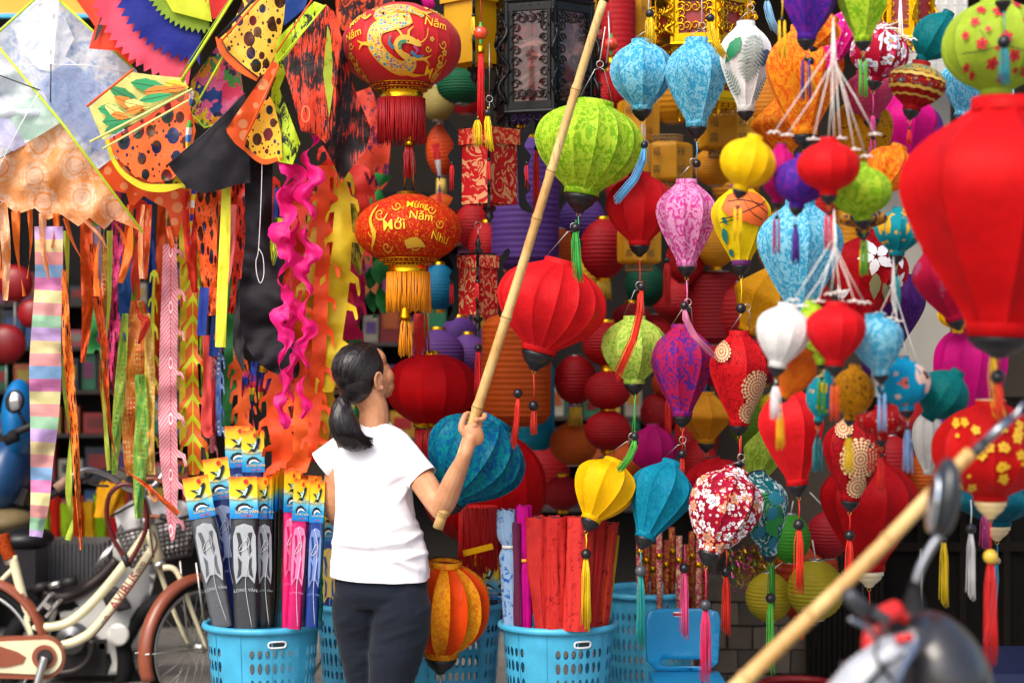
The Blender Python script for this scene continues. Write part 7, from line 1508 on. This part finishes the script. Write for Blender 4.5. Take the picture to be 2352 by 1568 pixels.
# ---------------------------------------------------------------- blue plastic child's chair
ch = thing('plastic_stool_chair', 'low blue plastic chair with a slotted back at lower right', 'chair', ((1570-CX)*6.7/F, 6.7, 0)); CB_ = plain('#1a86ba', .35, 0, .5, .06, 30, .08); d = 6.7
o_ = [(1482, 1420), (1490, 1402), (1520, 1396), (1625, 1396), (1650, 1404), (1656, 1424), (1650, 1520), (1628, 1540), (1505, 1538), (1484, 1515)]; hol = [[(1520+x, 1512+y) for x, y in ((0, 0), (90, 0), (96, 8), (90, 16), (0, 16), (-6, 8))]]
def slab(name, ol, holes, dd, th, mat, par, curve=0.0):
    V, T_ = cdt(dense(ol, 12), holes, 16); n = len(V); cx = sum(p[0] for p in ol)/len(ol); f = lambda x: curve*((x-cx)/90)**2
    mb = MB(); mb.add([P(x, y, dd-f(x)) for x, y in V], T_); o = mb.build(name, mat, par, True); m = o.modifiers.new('t', 'SOLIDIFY'); m.thickness = th; return o
slab('backrest', o_, hol, d, .012, CB_, ch, .03); slab('brand_label', [(1538, 1404), (1580, 1404), (1580, 1416), (1538, 1416)], (), d-.012, .002, plain('#e8e8ea', .4), ch); slab('brand_mark', [(1546, 1407), (1572, 1407), (1572, 1413), (1546, 1413)], (), d-.016, .002, plain('#b01a2a', .4), ch)
sx0, sx1 = (1490-CX)*d/F, (1650-CX)*d/F; zs = H-(1545-CY)*d/F; MB().box(((sx0+sx1)/2, d-.13, zs), (sx1-sx0, .26, .016)).build('seat', CB_, ch, False)
for x in (sx0+.015, sx1-.015):
    for y in (d-.24, d-.01): MB().tube([Vector((x, y, zs)), Vector((x+(.02 if x > (sx0+sx1)/2 else -.02), y, 0))], .016, 10).build('leg', CB_, ch)
# ---------------------------------------------------------------- cream bicycle
d = 7.5
CREAM = paint('#e2dab4', .28); BROWN = paint('#8e4a32', .35); STEEL = metal('#d2d2ce', .36); RUB = plain('#141416', .8, 0, .3, .2, 60, .2); DARK = plain('#1c1a1b', .55)
def B(x, y, dd=0.0): return P(x, y, d+dd)
bk = thing('bicycle', 'cream step-through bicycle with brown mudguards and basket at lower left', 'bicycle', ((250-CX)*d/F, d, 0))
def btube(name, pts, r, mat, par=None, k=6): 
    q = catmull([(p[0], p[1], p[2] if len(p) > 2 else 0) for p in pts], k) if len(pts) > 2 else [(p[0], p[1], p[2] if len(p) > 2 else 0) for p in pts]
    return MB().tube([B(*p) for p in q], S(r, d), 12).build(name, mat, par or bk)
btube('seat_tube', [(28, 1276), (52, 1370), (76, 1460)], 11, CREAM); btube('top_tube', [(338, 1222), (290, 1290), (223, 1372), (165, 1424), (120, 1438), (76, 1440)], 11, CREAM); dt = btube('down_tube', [(350, 1262), (290, 1350), (222, 1438), (186, 1466), (150, 1480), (100, 1492)], 11.5, CREAM)
btube('head_tube', [(340, 1196), (366, 1294)], 14, CREAM); btube('seat_stay', [(30, 1305), (-10, 1350), (-60, 1440)], 6, CREAM); btube('headset', [(336, 1186), (342, 1202)], 17, STEEL); btube('headset', [(364, 1290), (368, 1300)], 16, STEEL)
btube('stem', [(340, 1190), (324, 1130)], 11, STEEL); btube('handlebar', [(132, 1118, -.2), (170, 1090, -.16), (206, 1078, -.12), (250, 1092, -.06), (290, 1120, -.02), (322, 1128, 0), (350, 1118, .03), (372, 1092, .06), (384, 1062, .1), (390, 1046, .12)], 6.5, STEEL)
btube('grip', [(382, 1072, .1), (394, 1044, .13)], 11, plain('#6a4a38', .6)); btube('grip', [(128, 1122, -.2), (162, 1096, -.17)], 11, plain('#8a6a58', .6)); btube('brake_lever', [(372, 1082, .08), (396, 1090, .1), (400, 1108, .1)], 3, STEEL)
btube('brake_lever', [(196, 1084, -.12), (206, 1110, -.12), (250, 1116, -.1)], 3, DARK)
for p in ([(326, 1120, .02), (350, 1046, .03), (384, 1044, .04)], [(210, 1084, -.1), (260, 1074, -.04), (310, 1104, 0), (340, 1200, -.03), (352, 1280, -.03)], [(352, 1220, -.03), (356, 1262, -.03), (290, 1366, -.03), (214, 1462, -.03)]): btube('brake_cable', p, 1.7, plain('#4a2018', .5))
btube('seat_clamp', [(12, 1290), (34, 1284)], 9, STEEL); btube('seat_post_wrap', [(6, 1226), (14, 1260), (24, 1282)], 15, silk('#8a2416', '#c85a1a', 90, .5))
# front wheel, steered away from the street
ax = B(454, 1485, .03); hv = Vector((.62, .785, 0)); zv = Vector((0, 0, 1)); nv = hv.cross(zv); R0 = .278; WM = Matrix((hv, zv, nv)).transposed()
fw = MB().torus(ax, R0-.018, .019, WM, 60, 10).build('front_wheel', RUB, bk); MB().torus(ax, R0-.045, .009, WM, 60, 8).build('rim', STEEL, fw); MB().tube([ax-nv*.04, ax+nv*.04], .022, 12).build('hub', STEEL, fw)
for i in range(28):
    a = 2*PI*i/28; e = ax+(hv*math.cos(a)+zv*math.sin(a))*(R0-.048); a2 = a+(.6 if i % 2 else -.6); s = ax+(hv*math.cos(a2)+zv*math.sin(a2))*.02+nv*(.03 if i % 4 < 2 else -.03); MB().tube([s, e], .0012, 4).build('spoke', STEEL, fw)
def mudguard(axp, a0, a1, R, par, name='mudguard'):
    mb = MB(); vs = []; fs = []; n = 26; prof = [(-.034, -.016), (-.03, .0), (-.015, .011), (0, .014), (.015, .011), (.03, .0), (.034, -.016)]
    for i in range(n+1):
        a = a0+(a1-a0)*i/n; rd = hv*math.cos(a)+zv*math.sin(a)
        for s, o in prof: vs.append(axp+rd*(R+o)+nv*s)
    k = len(prof)
    for i in range(n):
        for j in range(k-1): q = i*k+j; fs.append((q, q+1, q+k+1, q+k))
    mb.add(vs, fs); o = mb.build(name, BROWN, par); m = o.modifiers.new('t', 'SOLIDIFY'); m.thickness = .003; return o
mudguard(ax, math.radians(70), math.radians(200), R0+.014, bk)
for s in (-1, 1):
    pts = [tuple(B(368, 1302)+nv*s*.02), tuple(B(378, 1312)+nv*s*.055+hv*.02), tuple(ax.lerp(B(390, 1330), .55)+nv*s*.06), tuple(ax+nv*s*.055)]
    MB().tube([Vector(p) for p in catmull(pts, 6)], [.014-.006*i/18 for i in range(19)], 10).build('fork_blade', CREAM, bk)
    MB().tube([ax+nv*s*.055, ax+(hv*math.cos(3.1)+zv*math.sin(3.1))*(R0+.03)+nv*s*.03], .003, 6).build('mudguard_stay', STEEL, bk)
    MB().tube([ax+nv*s*.058, B(432, 1290)+nv*s*.05], .004, 6).build('basket_stay', STEEL, bk)
# wire-mesh style plastic basket in front
GB_ = plain('#57504c', .6, 0, .4, .1, 40, .1); bkt = thing('tmp', 'x', 'x', (0, 0, 0)); bpy.data.objects.remove(bkt)
c0, c1, c2, c3 = B(268, 1226, .06), B(452, 1180, .25), B(440, 1272, .22), B(300, 1300, .05); back = Vector((-.02, .22, .04))
bm_ = MB()
for i in range(15): f = i/14; bm_.tube([c0.lerp(c1, f), c3.lerp(c2, f)], .004, 5); bm_.tube([c3.lerp(c2, f), c3.lerp(c2, f)+back], .004, 5); bm_.tube([c0.lerp(c1, f)+back, c3.lerp(c2, f)+back], .004, 5)
for i in range(9): f = i/8; bm_.tube([c0.lerp(c3, f), c1.lerp(c2, f)], .004 if 0 < i < 8 else .008, 5); bm_.tube([c0.lerp(c3, f), c0.lerp(c3, f)+back], .004, 5); bm_.tube([c1.lerp(c2, f), c1.lerp(c2, f)+back], .004, 5); bm_.tube([c0.lerp(c3, f)+back, c1.lerp(c2, f)+back], .004, 5)
bm_.build('front_basket', GB_, bk)
# cranks, pedals, chain case
def slabb(name, ol, dd, th, mat, par, step=10):
    V, T_ = cdt(dense(ol, step), (), None); o = MB().add([B(x, y, dd) for x, y in V], T_).build(name, mat, par, False); m = o.modifiers.new('t', 'SOLIDIFY'); m.thickness = th; m.offset = 0; return o
def capsule(x0, x1, y, r0, r1, n=18):
    out = [(x1+r1*math.cos(a), y+r1*math.sin(a)) for a in [-PI/2+PI*i/n for i in range(n+1)]]; return out+[(x0, y+r0), (x0, y-r0)]
cg = slabb('chain_case', capsule(-60, 101, 1508, 46, 50), -.07, .03, BROWN, bk); slabb('cream_panel', capsule(-60, 103, 1508, 33, 40), -.088, .01, CREAM, cg); slabb('brown_panel', [(-60, 1476), (-10, 1480), (40, 1496), (59, 1508), (52, 1522), (20, 1530), (-60, 1536)], -.095, .008, BROWN, cg); slabb('brown_disc', [(102+28*math.cos(i*PI/12), 1508+28*math.sin(i*PI/12)) for i in range(24)], -.096, .012, BROWN, cg); slabb('black_disc', [(103+18*math.cos(i*PI/12), 1508+18*math.sin(i*PI/12)) for i in range(24)], -.104, .012, DARK, cg)
btube('crank', [(103, 1508, -.12), (92, 1545, -.125), (80, 1590, -.13)], 9, metal('#c5c7c8', .4)); btube('crank', [(100, 1500, .06), (112, 1440, .06), (126, 1398, .06)], 8, metal('#c5c7c8', .4))
for (x, y, dd) in ((114, 1388, .0), (66, 1604, -.2)):
    mb = MB(); cpos = B(x, y, dd); rm = Matrix.Rotation(-.9, 3, 'Y')
    for s in (-1, 1): mb.box(cpos+rm @ Vector((0, 0, s*.022)), (.085, .07, .012), rm)
    mb.box(cpos, (.02, .09, .03), rm); mb.build('pedal', plain('#8a8784', .5), bk, False)
# rear wheel at the frame edge
rx = B(-70, 1500); hv2, nv2 = Vector((1, 0, 0)), Vector((0, -1, 0)); rw = MB().torus(rx, .287, .019, Matrix((hv2, zv, nv2)).transposed(), 60, 10).build('rear_wheel', RUB, bk); MB().torus(rx, .26, .009, Matrix((hv2, zv, nv2)).transposed(), 60, 8).build('rim', STEEL, rw)
hv, nv = hv2, nv2; mudguard(rx, math.radians(-8), math.radians(120), .322, bk)
# lettering on the down tube
V, Fc = text2d('AVIBUS', 1, .01)
def on_tube(a, b, wx=104, sz=30): # along the tube from (252,1404) towards (312,1318)
    t = a; ux, uy = .572, -.82; x, y = 286+ux*t*sz, 1357+uy*t*sz; return P(x+(-uy)*b*sz*1.0, y+ux*b*sz, d-.0225+.25*abs(b)*.01)
MB().add([on_tube(a, b) for a, b in V], Fc).build('lettering', plain('#8e1a2a', .4), dt, False)
for i, (x, y) in enumerate(((244, 1418), (238, 1428), (318, 1310), (323, 1302), (328, 1294))): MB().torus(P(x, y, d-.0225), S(4, d), S(1, d), Matrix.Rotation(PI/2, 3, 'X'), 10, 4).build('ring_mark', plain('#8a8a86' if i % 2 else '#8e1a2a', .4), dt)
for i, (x, y) in enumerate(((52, 1366), (55, 1376), (57, 1386), (60, 1396))): MB().torus(P(x, y, d-.0215), S(4, d), S(1.1, d), Matrix.Rotation(PI/2, 3, 'X'), 10, 4).build('ring_mark', plain('#8a8a86' if i % 2 else '#8e1a2a', .4), bk)
lk = thing('cable_lock', 'dark red loop cable lock hung on the bicycle frame', 'cable lock', B(270, 1200, -.06)); MB().tube([B(x, y, -.06) for x, y in catmull([(290, 1286), (262, 1240), (246, 1190), (250, 1140), (276, 1114), (306, 1116), (330, 1150), (336, 1210), (310, 1270), (296, 1290)], 6)], S(5.5, d), 9).build('cable', plain('#5a0c12', .3), lk); MB().tube([B(284, 1274, -.06), B(296, 1300, -.06)], S(8, d), 8).build('lock_head', DARK, lk)
lk = thing('cable_lock', 'brown coiled cable lock hung at the handlebar stem', 'cable lock', B(350, 1130, -.05)); MB().tube([B(x, y, -.05) for x, y in catmull([(400, 1195), (360, 1186), (326, 1180), (308, 1140), (318, 1110), (350, 1098), (384, 1116), (394, 1150), (390, 1180)], 6)], S(4.5, d), 9).build('cable', plain('#8a4a2a', .4), lk); MB().tube([B(368, 1186, -.05), B(406, 1194, -.05)], S(8, d), 8).build('lock_head', DARK, lk)
lk = tag(MB().tube([B(x, y, -.07) for x, y in catmull([(346, 1112), (342, 1126), (350, 1146), (360, 1150), (358, 1134), (346, 1120)], 5)], S(3, d), 7).build('rubber_loop', plain('#e89a5a', .5)), 'peach rubber loop hanging from the bicycle stem', 'rubber loop')
bg = thing('shopping_bag', 'white plastic bag with dark straps inside the bicycle basket', 'bag', B(330, 1200, .2)); sheetb = MB(); 
V, T_ = cdt(dense([(262, 1176), (300, 1150), (330, 1136), (420, 1150), (450, 1170), (430, 1270), (320, 1290), (276, 1240)], 14), (), 14); MB().add([P(x, y, d+.17+.2*(x-268)/184+.05*nz(x/30, y/30)) for x, y in V], T_).build('bag_film', plain('#dcdcdc', .4, 0, .5, .4, 30, .06), bg); MB().tube([P(254, 1186, 7.56), P(290, 1166, 7.56), P(322, 1150, 7.56)], .006, 6).build('strap', DARK, bg)
roll('yellow cloth bundle behind the bicycle handlebar', 262, 1106, 246, 1186, 60, 7.75, '#e0a01c', 31)
# ---------------------------------------------------------------- parked step-through motorbike behind the bicycle
d2 = 8.15
mo = thing('parked_motorbike', 'white and black step-through motorbike parked behind the bicycle', 'motorbike', ((200-CX)*d2/F, d2, 0))
def slab2(name, ol, dd, th, mat, par, holes=(), step=12, curve=0.0):
    V, T_ = cdt(dense(ol, step), holes, 18); o = MB().add([P(x, y, d2+dd+curve*((x-220)/80)**2) for x, y in V], T_).build(name, mat, par, True); m = o.modifiers.new('t', 'SOLIDIFY'); m.thickness = th; return o
WP = paint('#d8d8d2', .3)
ls = slab2('leg_shield', [(256, 1240), (270, 1236), (300, 1246), (338, 1272), (348, 1310), (320, 1420), (290, 1520), (268, 1546), (244, 1546), (256, 1520), (252, 1498), (226, 1496), (222, 1470), (180, 1440), (150, 1420), (143, 1380), (180, 1370), (222, 1336), (260, 1284)], 0, .03, WP, mo, (), 12, .06); slab2('dark_vent', [(236, 1368), (250, 1346), (270, 1346), (300, 1386), (302, 1396), (276, 1402), (246, 1390)], -.03, .02, DARK, ls); slab2('round_cover', [(272+26*math.cos(i*PI/10), 1456+26*math.sin(i*PI/10)) for i in range(20)], -.035, .015, WP, ls); slab2('bolt', [(236+8*math.cos(i*PI/6), 1482+8*math.sin(i*PI/6)) for i in range(12)], -.04, .01, STEEL, ls)
MB().tube([P(x, y, d2-.05) for x, y in catmull([(268, 1286), (230, 1326), (180, 1360), (140, 1372), (100, 1366)], 6)], S(14, d2), 10).build('frame_spine', plain('#2a1d1a', .4), mo)
for i in range(3): MB().tube([P(264-i*7, 1248+i*4, d2-.06), P(226-i*7, 1300+i*4, d2-.06)], S(3, d2), 8).build('chrome_bar', STEEL, mo)
eng = MB(); eng.lathe([(S(36, d2), .0), (S(36, d2), .05), (S(30, d2), .07), (S(12, d2), .075)], P(170, 1464, d2-.05), Matrix.Rotation(PI/2, 3, 'X'), 26); eng.build('engine_cover', metal('#8e9092', .45), mo); MB().box(P(178, 1500, d2+.05), (.3, .2, .16)).build('engine_block', DARK, mo, False)
MB().tube([P(x, y, d2-.1) for x, y in catmull([(212, 1470), (206, 1510), (170, 1540), (110, 1546)], 6)], S(9, d2), 10).build('exhaust_pipe', plain('#3a3634', .4, .6), mo); MB().tube([P(150, 1520, d2), P(250, 1524, d2)], S(12, d2), 10).build('silencer', plain('#5a5a58', .4, .6), mo)
MB().tube([P(76, 1352, d2-.12), P(110, 1344, d2-.12)], S(11, d2), 10).build('foot_peg', DARK, mo); MB().tube([P(110, 1346, d2-.12), P(142, 1338, d2-.12)], S(8, d2), 10).build('peg_bar', STEEL, mo); MB().tube([P(140, 1340, d2-.12), P(176, 1332, d2-.12)], S(12, d2), 10).build('foot_peg', DARK, mo)
st_ = MB(); st_.ball(P(60, 1236, d2), 1, 14, (S(64, d2), .13, S(28, d2))); st_.build('seat', plain('#161517', .4), mo); MB().box(P(56, 1300, d2+.02), (S(80, d2), .22, S(90, d2))).build('side_panel', plain('#1d1a20', .3), mo, False)
MB().torus(P(150, 1520, d2+.02), .27, .04, Matrix.Rotation(PI/2, 3, 'X'), 40, 8).build('rear_wheel', RUB, mo); MB().torus(P(420, 1500, d2+.05), .26, .035, Matrix.Rotation(PI/2, 3, 'X'), 40, 8).build('front_wheel', RUB, mo)
m2 = thing('parked_scooter', 'scooter with an olive seat cover and blue body at the left edge', 'scooter', ((0-CX)*8.3/F, 8.3, 0)); d3 = 8.3
MB().ball(P(16, 1196, d3), 1, 14, (S(62, d3), .16, S(32, d3))).build('seat_cover', plain('#7a6a48', .6, 0, .3, .3, 20, .15), m2); MB().ball(P(44, 960, d3), 1, 16, (S(38, d3), .14, S(90, d3))).build('blue_cowl', paint('#0f74b8', .4), m2); MB().ball(P(14, 1090, d3+.02), 1, 16, (S(52, d3), .16, S(86, d3)), Matrix.Rotation(.25, 3, 'Y')).build('body', paint('#174a7a', .4), m2); MB().box(P(40, 1130, d3+.05), (S(60, d3), .16, S(40, d3)), Matrix.Rotation(.3, 3, 'Y')).build('floorboard', DARK, m2, False)
MB().tube([P(20, 1000, d3-.2), P(110, 960, d3-.15)], S(9, d3), 8).build('handlebar', DARK, m2); MB().tube([P(12, 1012, d3-.2), P(40, 1000, d3-.2)], S(13, d3), 10).build('grip', RUB, m2); MB().ball(P(34, 922, d3-.22), 1, 12, (S(22, d3), .02, S(27, d3)), Matrix.Rotation(.2, 3, 'Y')).build('mirror_shell', DARK, m2); MB().ball(P(33, 922, d3-.228), 1, 12, (S(18, d3), .016, S(22, d3)), Matrix.Rotation(.2, 3, 'Y')).build('mirror_glass', metal('#d8dce0', .08), m2); MB().tube([P(44, 946, d3-.2), P(60, 980, d3-.18)], S(4, d3), 8).build('mirror_stem', DARK, m2)
MB().torus(P(0, 1440, d3), .26, .04, Matrix.Rotation(PI/2, 3, 'X'), 40, 8).build('wheel', RUB, m2)
for i, (x, y) in enumerate(((128, 1128), (166, 1108), (190, 1092))): MB().tube([P(x-60, y+34, d2-.1), P(x+20, y-6, d2-.1)], S(8, d2), 8).build('handle_lever', DARK, mo)
gbx = thing('ribbed_grey_box', 'grey ribbed storage box behind the parked motorbike', 'box', ((175-CX)*8.6/F, 8.6, 0)); MB().box(P(176, 1300, 8.6), (S(150, 8.6), .3, S(120, 8.6))).build('box_body', plain('#6a6a6c', .6), gbx, False)
for i in range(16): MB().box(P(106+i*9.4, 1300, 8.44), (S(3.4, 8.6), .012, S(116, 8.6))).build('rib', plain('#5c5c5e', .6), gbx, False)
for i, c in enumerate(('#9ac81e', '#c8281c', '#a8d02a', '#d8401c', '#e0a81c', '#8ab81a', '#b81c24', '#d85a1c')): roll('folded %s kite bundle behind the parked motorbike' % ('far left lime', 'left red', 'left-middle lime', 'middle orange-red', 'amber', 'right-middle green', 'right dark red', 'far right orange')[i], 100+i*26, 1130+(i*13) % 30, 104+i*26, 1250, 26, 8.8, c, 40+i)
# ---------------------------------------------------------------- near motorbike and second pole, out of focus at the lower right
d4 = 3.6
nm = thing('near_motorbike', 'blurred motorbike front with mirror and red trim, close at lower right', 'motorbike', ((2150-CX)*d4/F, d4, 0))
def N(x, y, dd=0.0): return P(x, y, d4+dd)
e = lambda px: S(px, d4)
q = MB(); q.ball(N(2158, 1560, .08), 1, 18, (e(118), .13, e(168)), Matrix.Rotation(-.35, 3, 'Y')); q.ball(N(2090, 1460, .06), 1, 14, (e(60), .08, e(60))); place(remesh(q, .006, 5), 'headlamp_cowl', plain('#2c2b2d', .28, 0, .5, .05, 20, .3, .3), nm)
q = MB(); q.tube([N(1930, 1640, -.06), N(1990, 1560, -.075), N(2050, 1500, -.07), N(2100, 1468, -.04)], [e(66), e(60), e(46), e(22)], 14); place(remesh(q, .006, 6), 'white_panel', plain('#a9acb2', .3, 0, .5, 0, 60, .05, .3), nm)
q = MB(); q.tube([N(1996, 1540, -.03), N(2000, 1470, -.03), N(2018, 1420, -.02), N(2056, 1400, 0), N(2082, 1424, .01)], [e(16), e(22), e(28), e(26), e(16)], 12); place(remesh(q, .005, 3), 'red_trim', plain('#c81e18', .3, 0, .5, 0, 60, .05, .3), nm)
q = MB(); q.tube([N(2058, 1468, -.1), N(2096, 1462, -.1)], e(10), 10); q.build('red_strip', plain('#c81e18', .3), nm)
MB().tube([N(1944, 1360, -.08), N(1968, 1384, -.07), N(2004, 1418, -.04)], [e(17), e(19), e(20)], 12).build('grip', plain('#34363a', .35), nm); MB().tube([N(*p) for p in catmull([(1950, 1420, -.12), (1990, 1440, -.12), (2016, 1470, -.1)], 5)], e(6), 10).build('brake_lever', metal('#8d9094', .3), nm); MB().tube([N(*p) for p in catmull([(2040, 1420, -.1), (2010, 1500, -.13), (2050, 1560, -.12)], 5)], e(4), 8).build('cable', DARK, nm); MB().tube([N(2112, 1470, -.1), N(2076, 1530, -.16), N(2060, 1580, -.17)], e(5), 8).build('trim_line', plain('#4a5a78', .3), nm)
MB().tube([N(1990, 1404, -.05), N(2060, 1440, 0), N(2180, 1470, .1)], e(11), 12).build('handlebar', DARK, nm); MB().box(N(2022, 1412, -.06), (e(40), .03, e(22)), Matrix.Rotation(.6, 3, 'Y')).build('switch_box', plain('#3a3d42', .4), nm, False)
MB().tube([N(*p) for p in catmull([(2098, 1392, 0), (2102, 1352, 0), (2112, 1308, 0), (2138, 1258, 0), (2166, 1218, 0)], 6)], e(10.5), 12).build('mirror_stem', metal('#a2a5a8', .3), nm); MB().lathe([(e(24), 0), (e(24), .02), (e(15), .04), (e(12), .06)], N(2100, 1402), None, 16).build('stem_boot', RUB, nm)
mr = MB(); MR = Matrix.Rotation(.12, 3, 'Y'); mr.ball(N(2170, 1142), 1, 18, (e(33), .055, e(92)), MR); sh_ = mr.build('mirror_shell', plain('#22262a', .3, 0, .5, 0, 60, .1, .3), nm); MB().ball(N(2143, 1152, -.012), 1, 16, (e(11), .040, e(72)), MR).build('mirror_glass', metal('#cfd6da', .06), nm)
for (x0, y0, x1, y1, w_) in ((1996, 1566, 2040, 1520, 12), (2044, 1524, 2076, 1500, 8), (1960, 1600, 2000, 1568, 14)): MB().tube([N(x0, y0, -.135), N(x1, y1, -.125)], e(w_*.5), 8).build('black_decal', DARK, nm)
MB().box(Vector((N(2150, 0).x, d4+.2, .62)), (.26, .3, .5)).build('front_fairing', plain('#1b1c20', .3), nm, False); MB().torus(Vector((N(2200, 0).x, d4+.15, .29)), .25, .045, Matrix.Rotation(PI/2, 3, 'X') @ Matrix.Rotation(.6, 3, 'Y'), 40, 8).build('front_wheel', RUB, nm)
for s in (-1, 1): MB().tube([Vector((N(2200, 0).x+s*.07, d4+.15, .29)), Vector((N(2150, 0).x+s*.07, d4+.15, .75))], .02, 10).build('fork_leg', metal('#8a8c8e', .3), nm)
P2a, P2b = P(1650, 1620, 3.72), P(2236, 1042, 3.82)
b2 = bamboo('blurred bamboo pole slanting up across the lower right', P2a, P2b, .0182, .0148, [.1, .345, .66, .9]); MB().tube([P2b, P(2262, 1016, 3.825)], .012, 12).build('dark_ferrule', plain('#2c3036', .35), b2); MB().tube([P(2262, 1016, 3.825), P(2322, 958, 3.83)], .0105, 12).build('steel_tip', metal('#8f959a', .3), b2)
for dx, dy in ((30, -34), (26, -8)): MB().tube([P(2318, 962, 3.83), P(2322+dx*.5, 956+dy*.3, 3.83), P(2322+dx, 956+dy, 3.83)], .0045, 8).build('hook_prong', metal('#a9aeb2', .25), b2)
# ---------------------------------------------------------------- dim doorway, low wall and floor clutter at the right
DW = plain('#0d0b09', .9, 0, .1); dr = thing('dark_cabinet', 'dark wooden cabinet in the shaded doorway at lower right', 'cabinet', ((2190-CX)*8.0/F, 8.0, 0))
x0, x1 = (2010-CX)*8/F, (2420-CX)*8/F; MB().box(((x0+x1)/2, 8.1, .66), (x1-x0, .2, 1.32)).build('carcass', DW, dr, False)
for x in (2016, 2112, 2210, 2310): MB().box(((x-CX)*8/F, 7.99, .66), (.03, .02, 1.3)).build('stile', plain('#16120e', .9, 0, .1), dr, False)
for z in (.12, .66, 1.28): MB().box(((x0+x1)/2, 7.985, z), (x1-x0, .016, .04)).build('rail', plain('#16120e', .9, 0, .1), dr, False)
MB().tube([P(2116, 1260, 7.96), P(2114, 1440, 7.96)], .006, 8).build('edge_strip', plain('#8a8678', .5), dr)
mortar = None
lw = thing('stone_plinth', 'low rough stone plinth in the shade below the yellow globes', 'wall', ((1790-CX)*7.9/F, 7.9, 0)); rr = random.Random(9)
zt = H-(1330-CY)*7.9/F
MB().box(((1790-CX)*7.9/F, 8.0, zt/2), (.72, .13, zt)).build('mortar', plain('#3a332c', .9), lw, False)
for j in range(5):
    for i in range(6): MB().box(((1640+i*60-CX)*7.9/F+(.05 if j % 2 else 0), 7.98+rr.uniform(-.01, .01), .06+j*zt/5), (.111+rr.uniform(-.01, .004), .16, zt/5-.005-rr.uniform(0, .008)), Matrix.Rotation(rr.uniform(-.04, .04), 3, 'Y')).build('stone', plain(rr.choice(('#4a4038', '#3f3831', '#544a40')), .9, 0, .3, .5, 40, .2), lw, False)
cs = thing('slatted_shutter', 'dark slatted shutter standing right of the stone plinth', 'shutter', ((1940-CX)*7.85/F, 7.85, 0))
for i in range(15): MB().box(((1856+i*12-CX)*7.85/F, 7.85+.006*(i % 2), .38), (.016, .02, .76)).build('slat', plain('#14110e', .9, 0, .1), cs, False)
hs = thing('coiled_hose', 'red coiled hose lying on the shaded floor', 'hose', ((1840-CX)*7.3/F, 7.3, 0)); c = P(1835, 1520, 7.3); c.z = .03
for i in range(4): MB().torus(Vector((c.x, c.y, .09+.028*i)), .16-.004*i, .017, None, 36, 8).build('coil', plain('#8e1a1a', .5), hs)
tb = thing('blue_tray_table', 'blue edged table with goods at the bottom right corner', 'table', ((2330-CX)*5.4/F, 5.4, 0)); zt = H-(1552-CY)*5.4/F; MB().box(((2340-CX)*5.4/F, 5.6, zt), (.42, .5, .03)).build('table_top', plain('#141f40', .4), tb, False)
for sx in (-.18, .18):
    for sy in (5.38, 5.82): MB().box(((2340-CX)*5.4/F+sx, sy, zt/2-.01), (.03, .03, zt-.02)).build('leg', plain('#141f40', .4), tb, False)
# tinsel garland
ti = MB(); rr = random.Random(3)
for i in range(900):
    c = P(rr.gauss(1728, 26), rr.gauss(1296, 24), 7.2+rr.uniform(-.06, .06)); a = Vector((rr.gauss(0, 1), rr.gauss(0, 1), rr.gauss(0, 1))).normalized()*rr.uniform(.015, .035); n = a.cross(Vector((0, 1, .3))).normalized()*.0016; ti.cur = rr.choice((0, 0, 1, 2)); ti.add([c-n, c+n, c+a+n, c+a-n], [(0, 1, 2, 3)])
o = ti.build('tinsel_garland', None, None, False, [metal('#c8a02a', .3), metal('#3a8a2a', .3), metal('#b83a8a', .3)]); o['kind'] = 'stuff'; o['label'] = 'gold and green tinsel garland in the shade above the stone plinth'; o['category'] = 'tinsel'
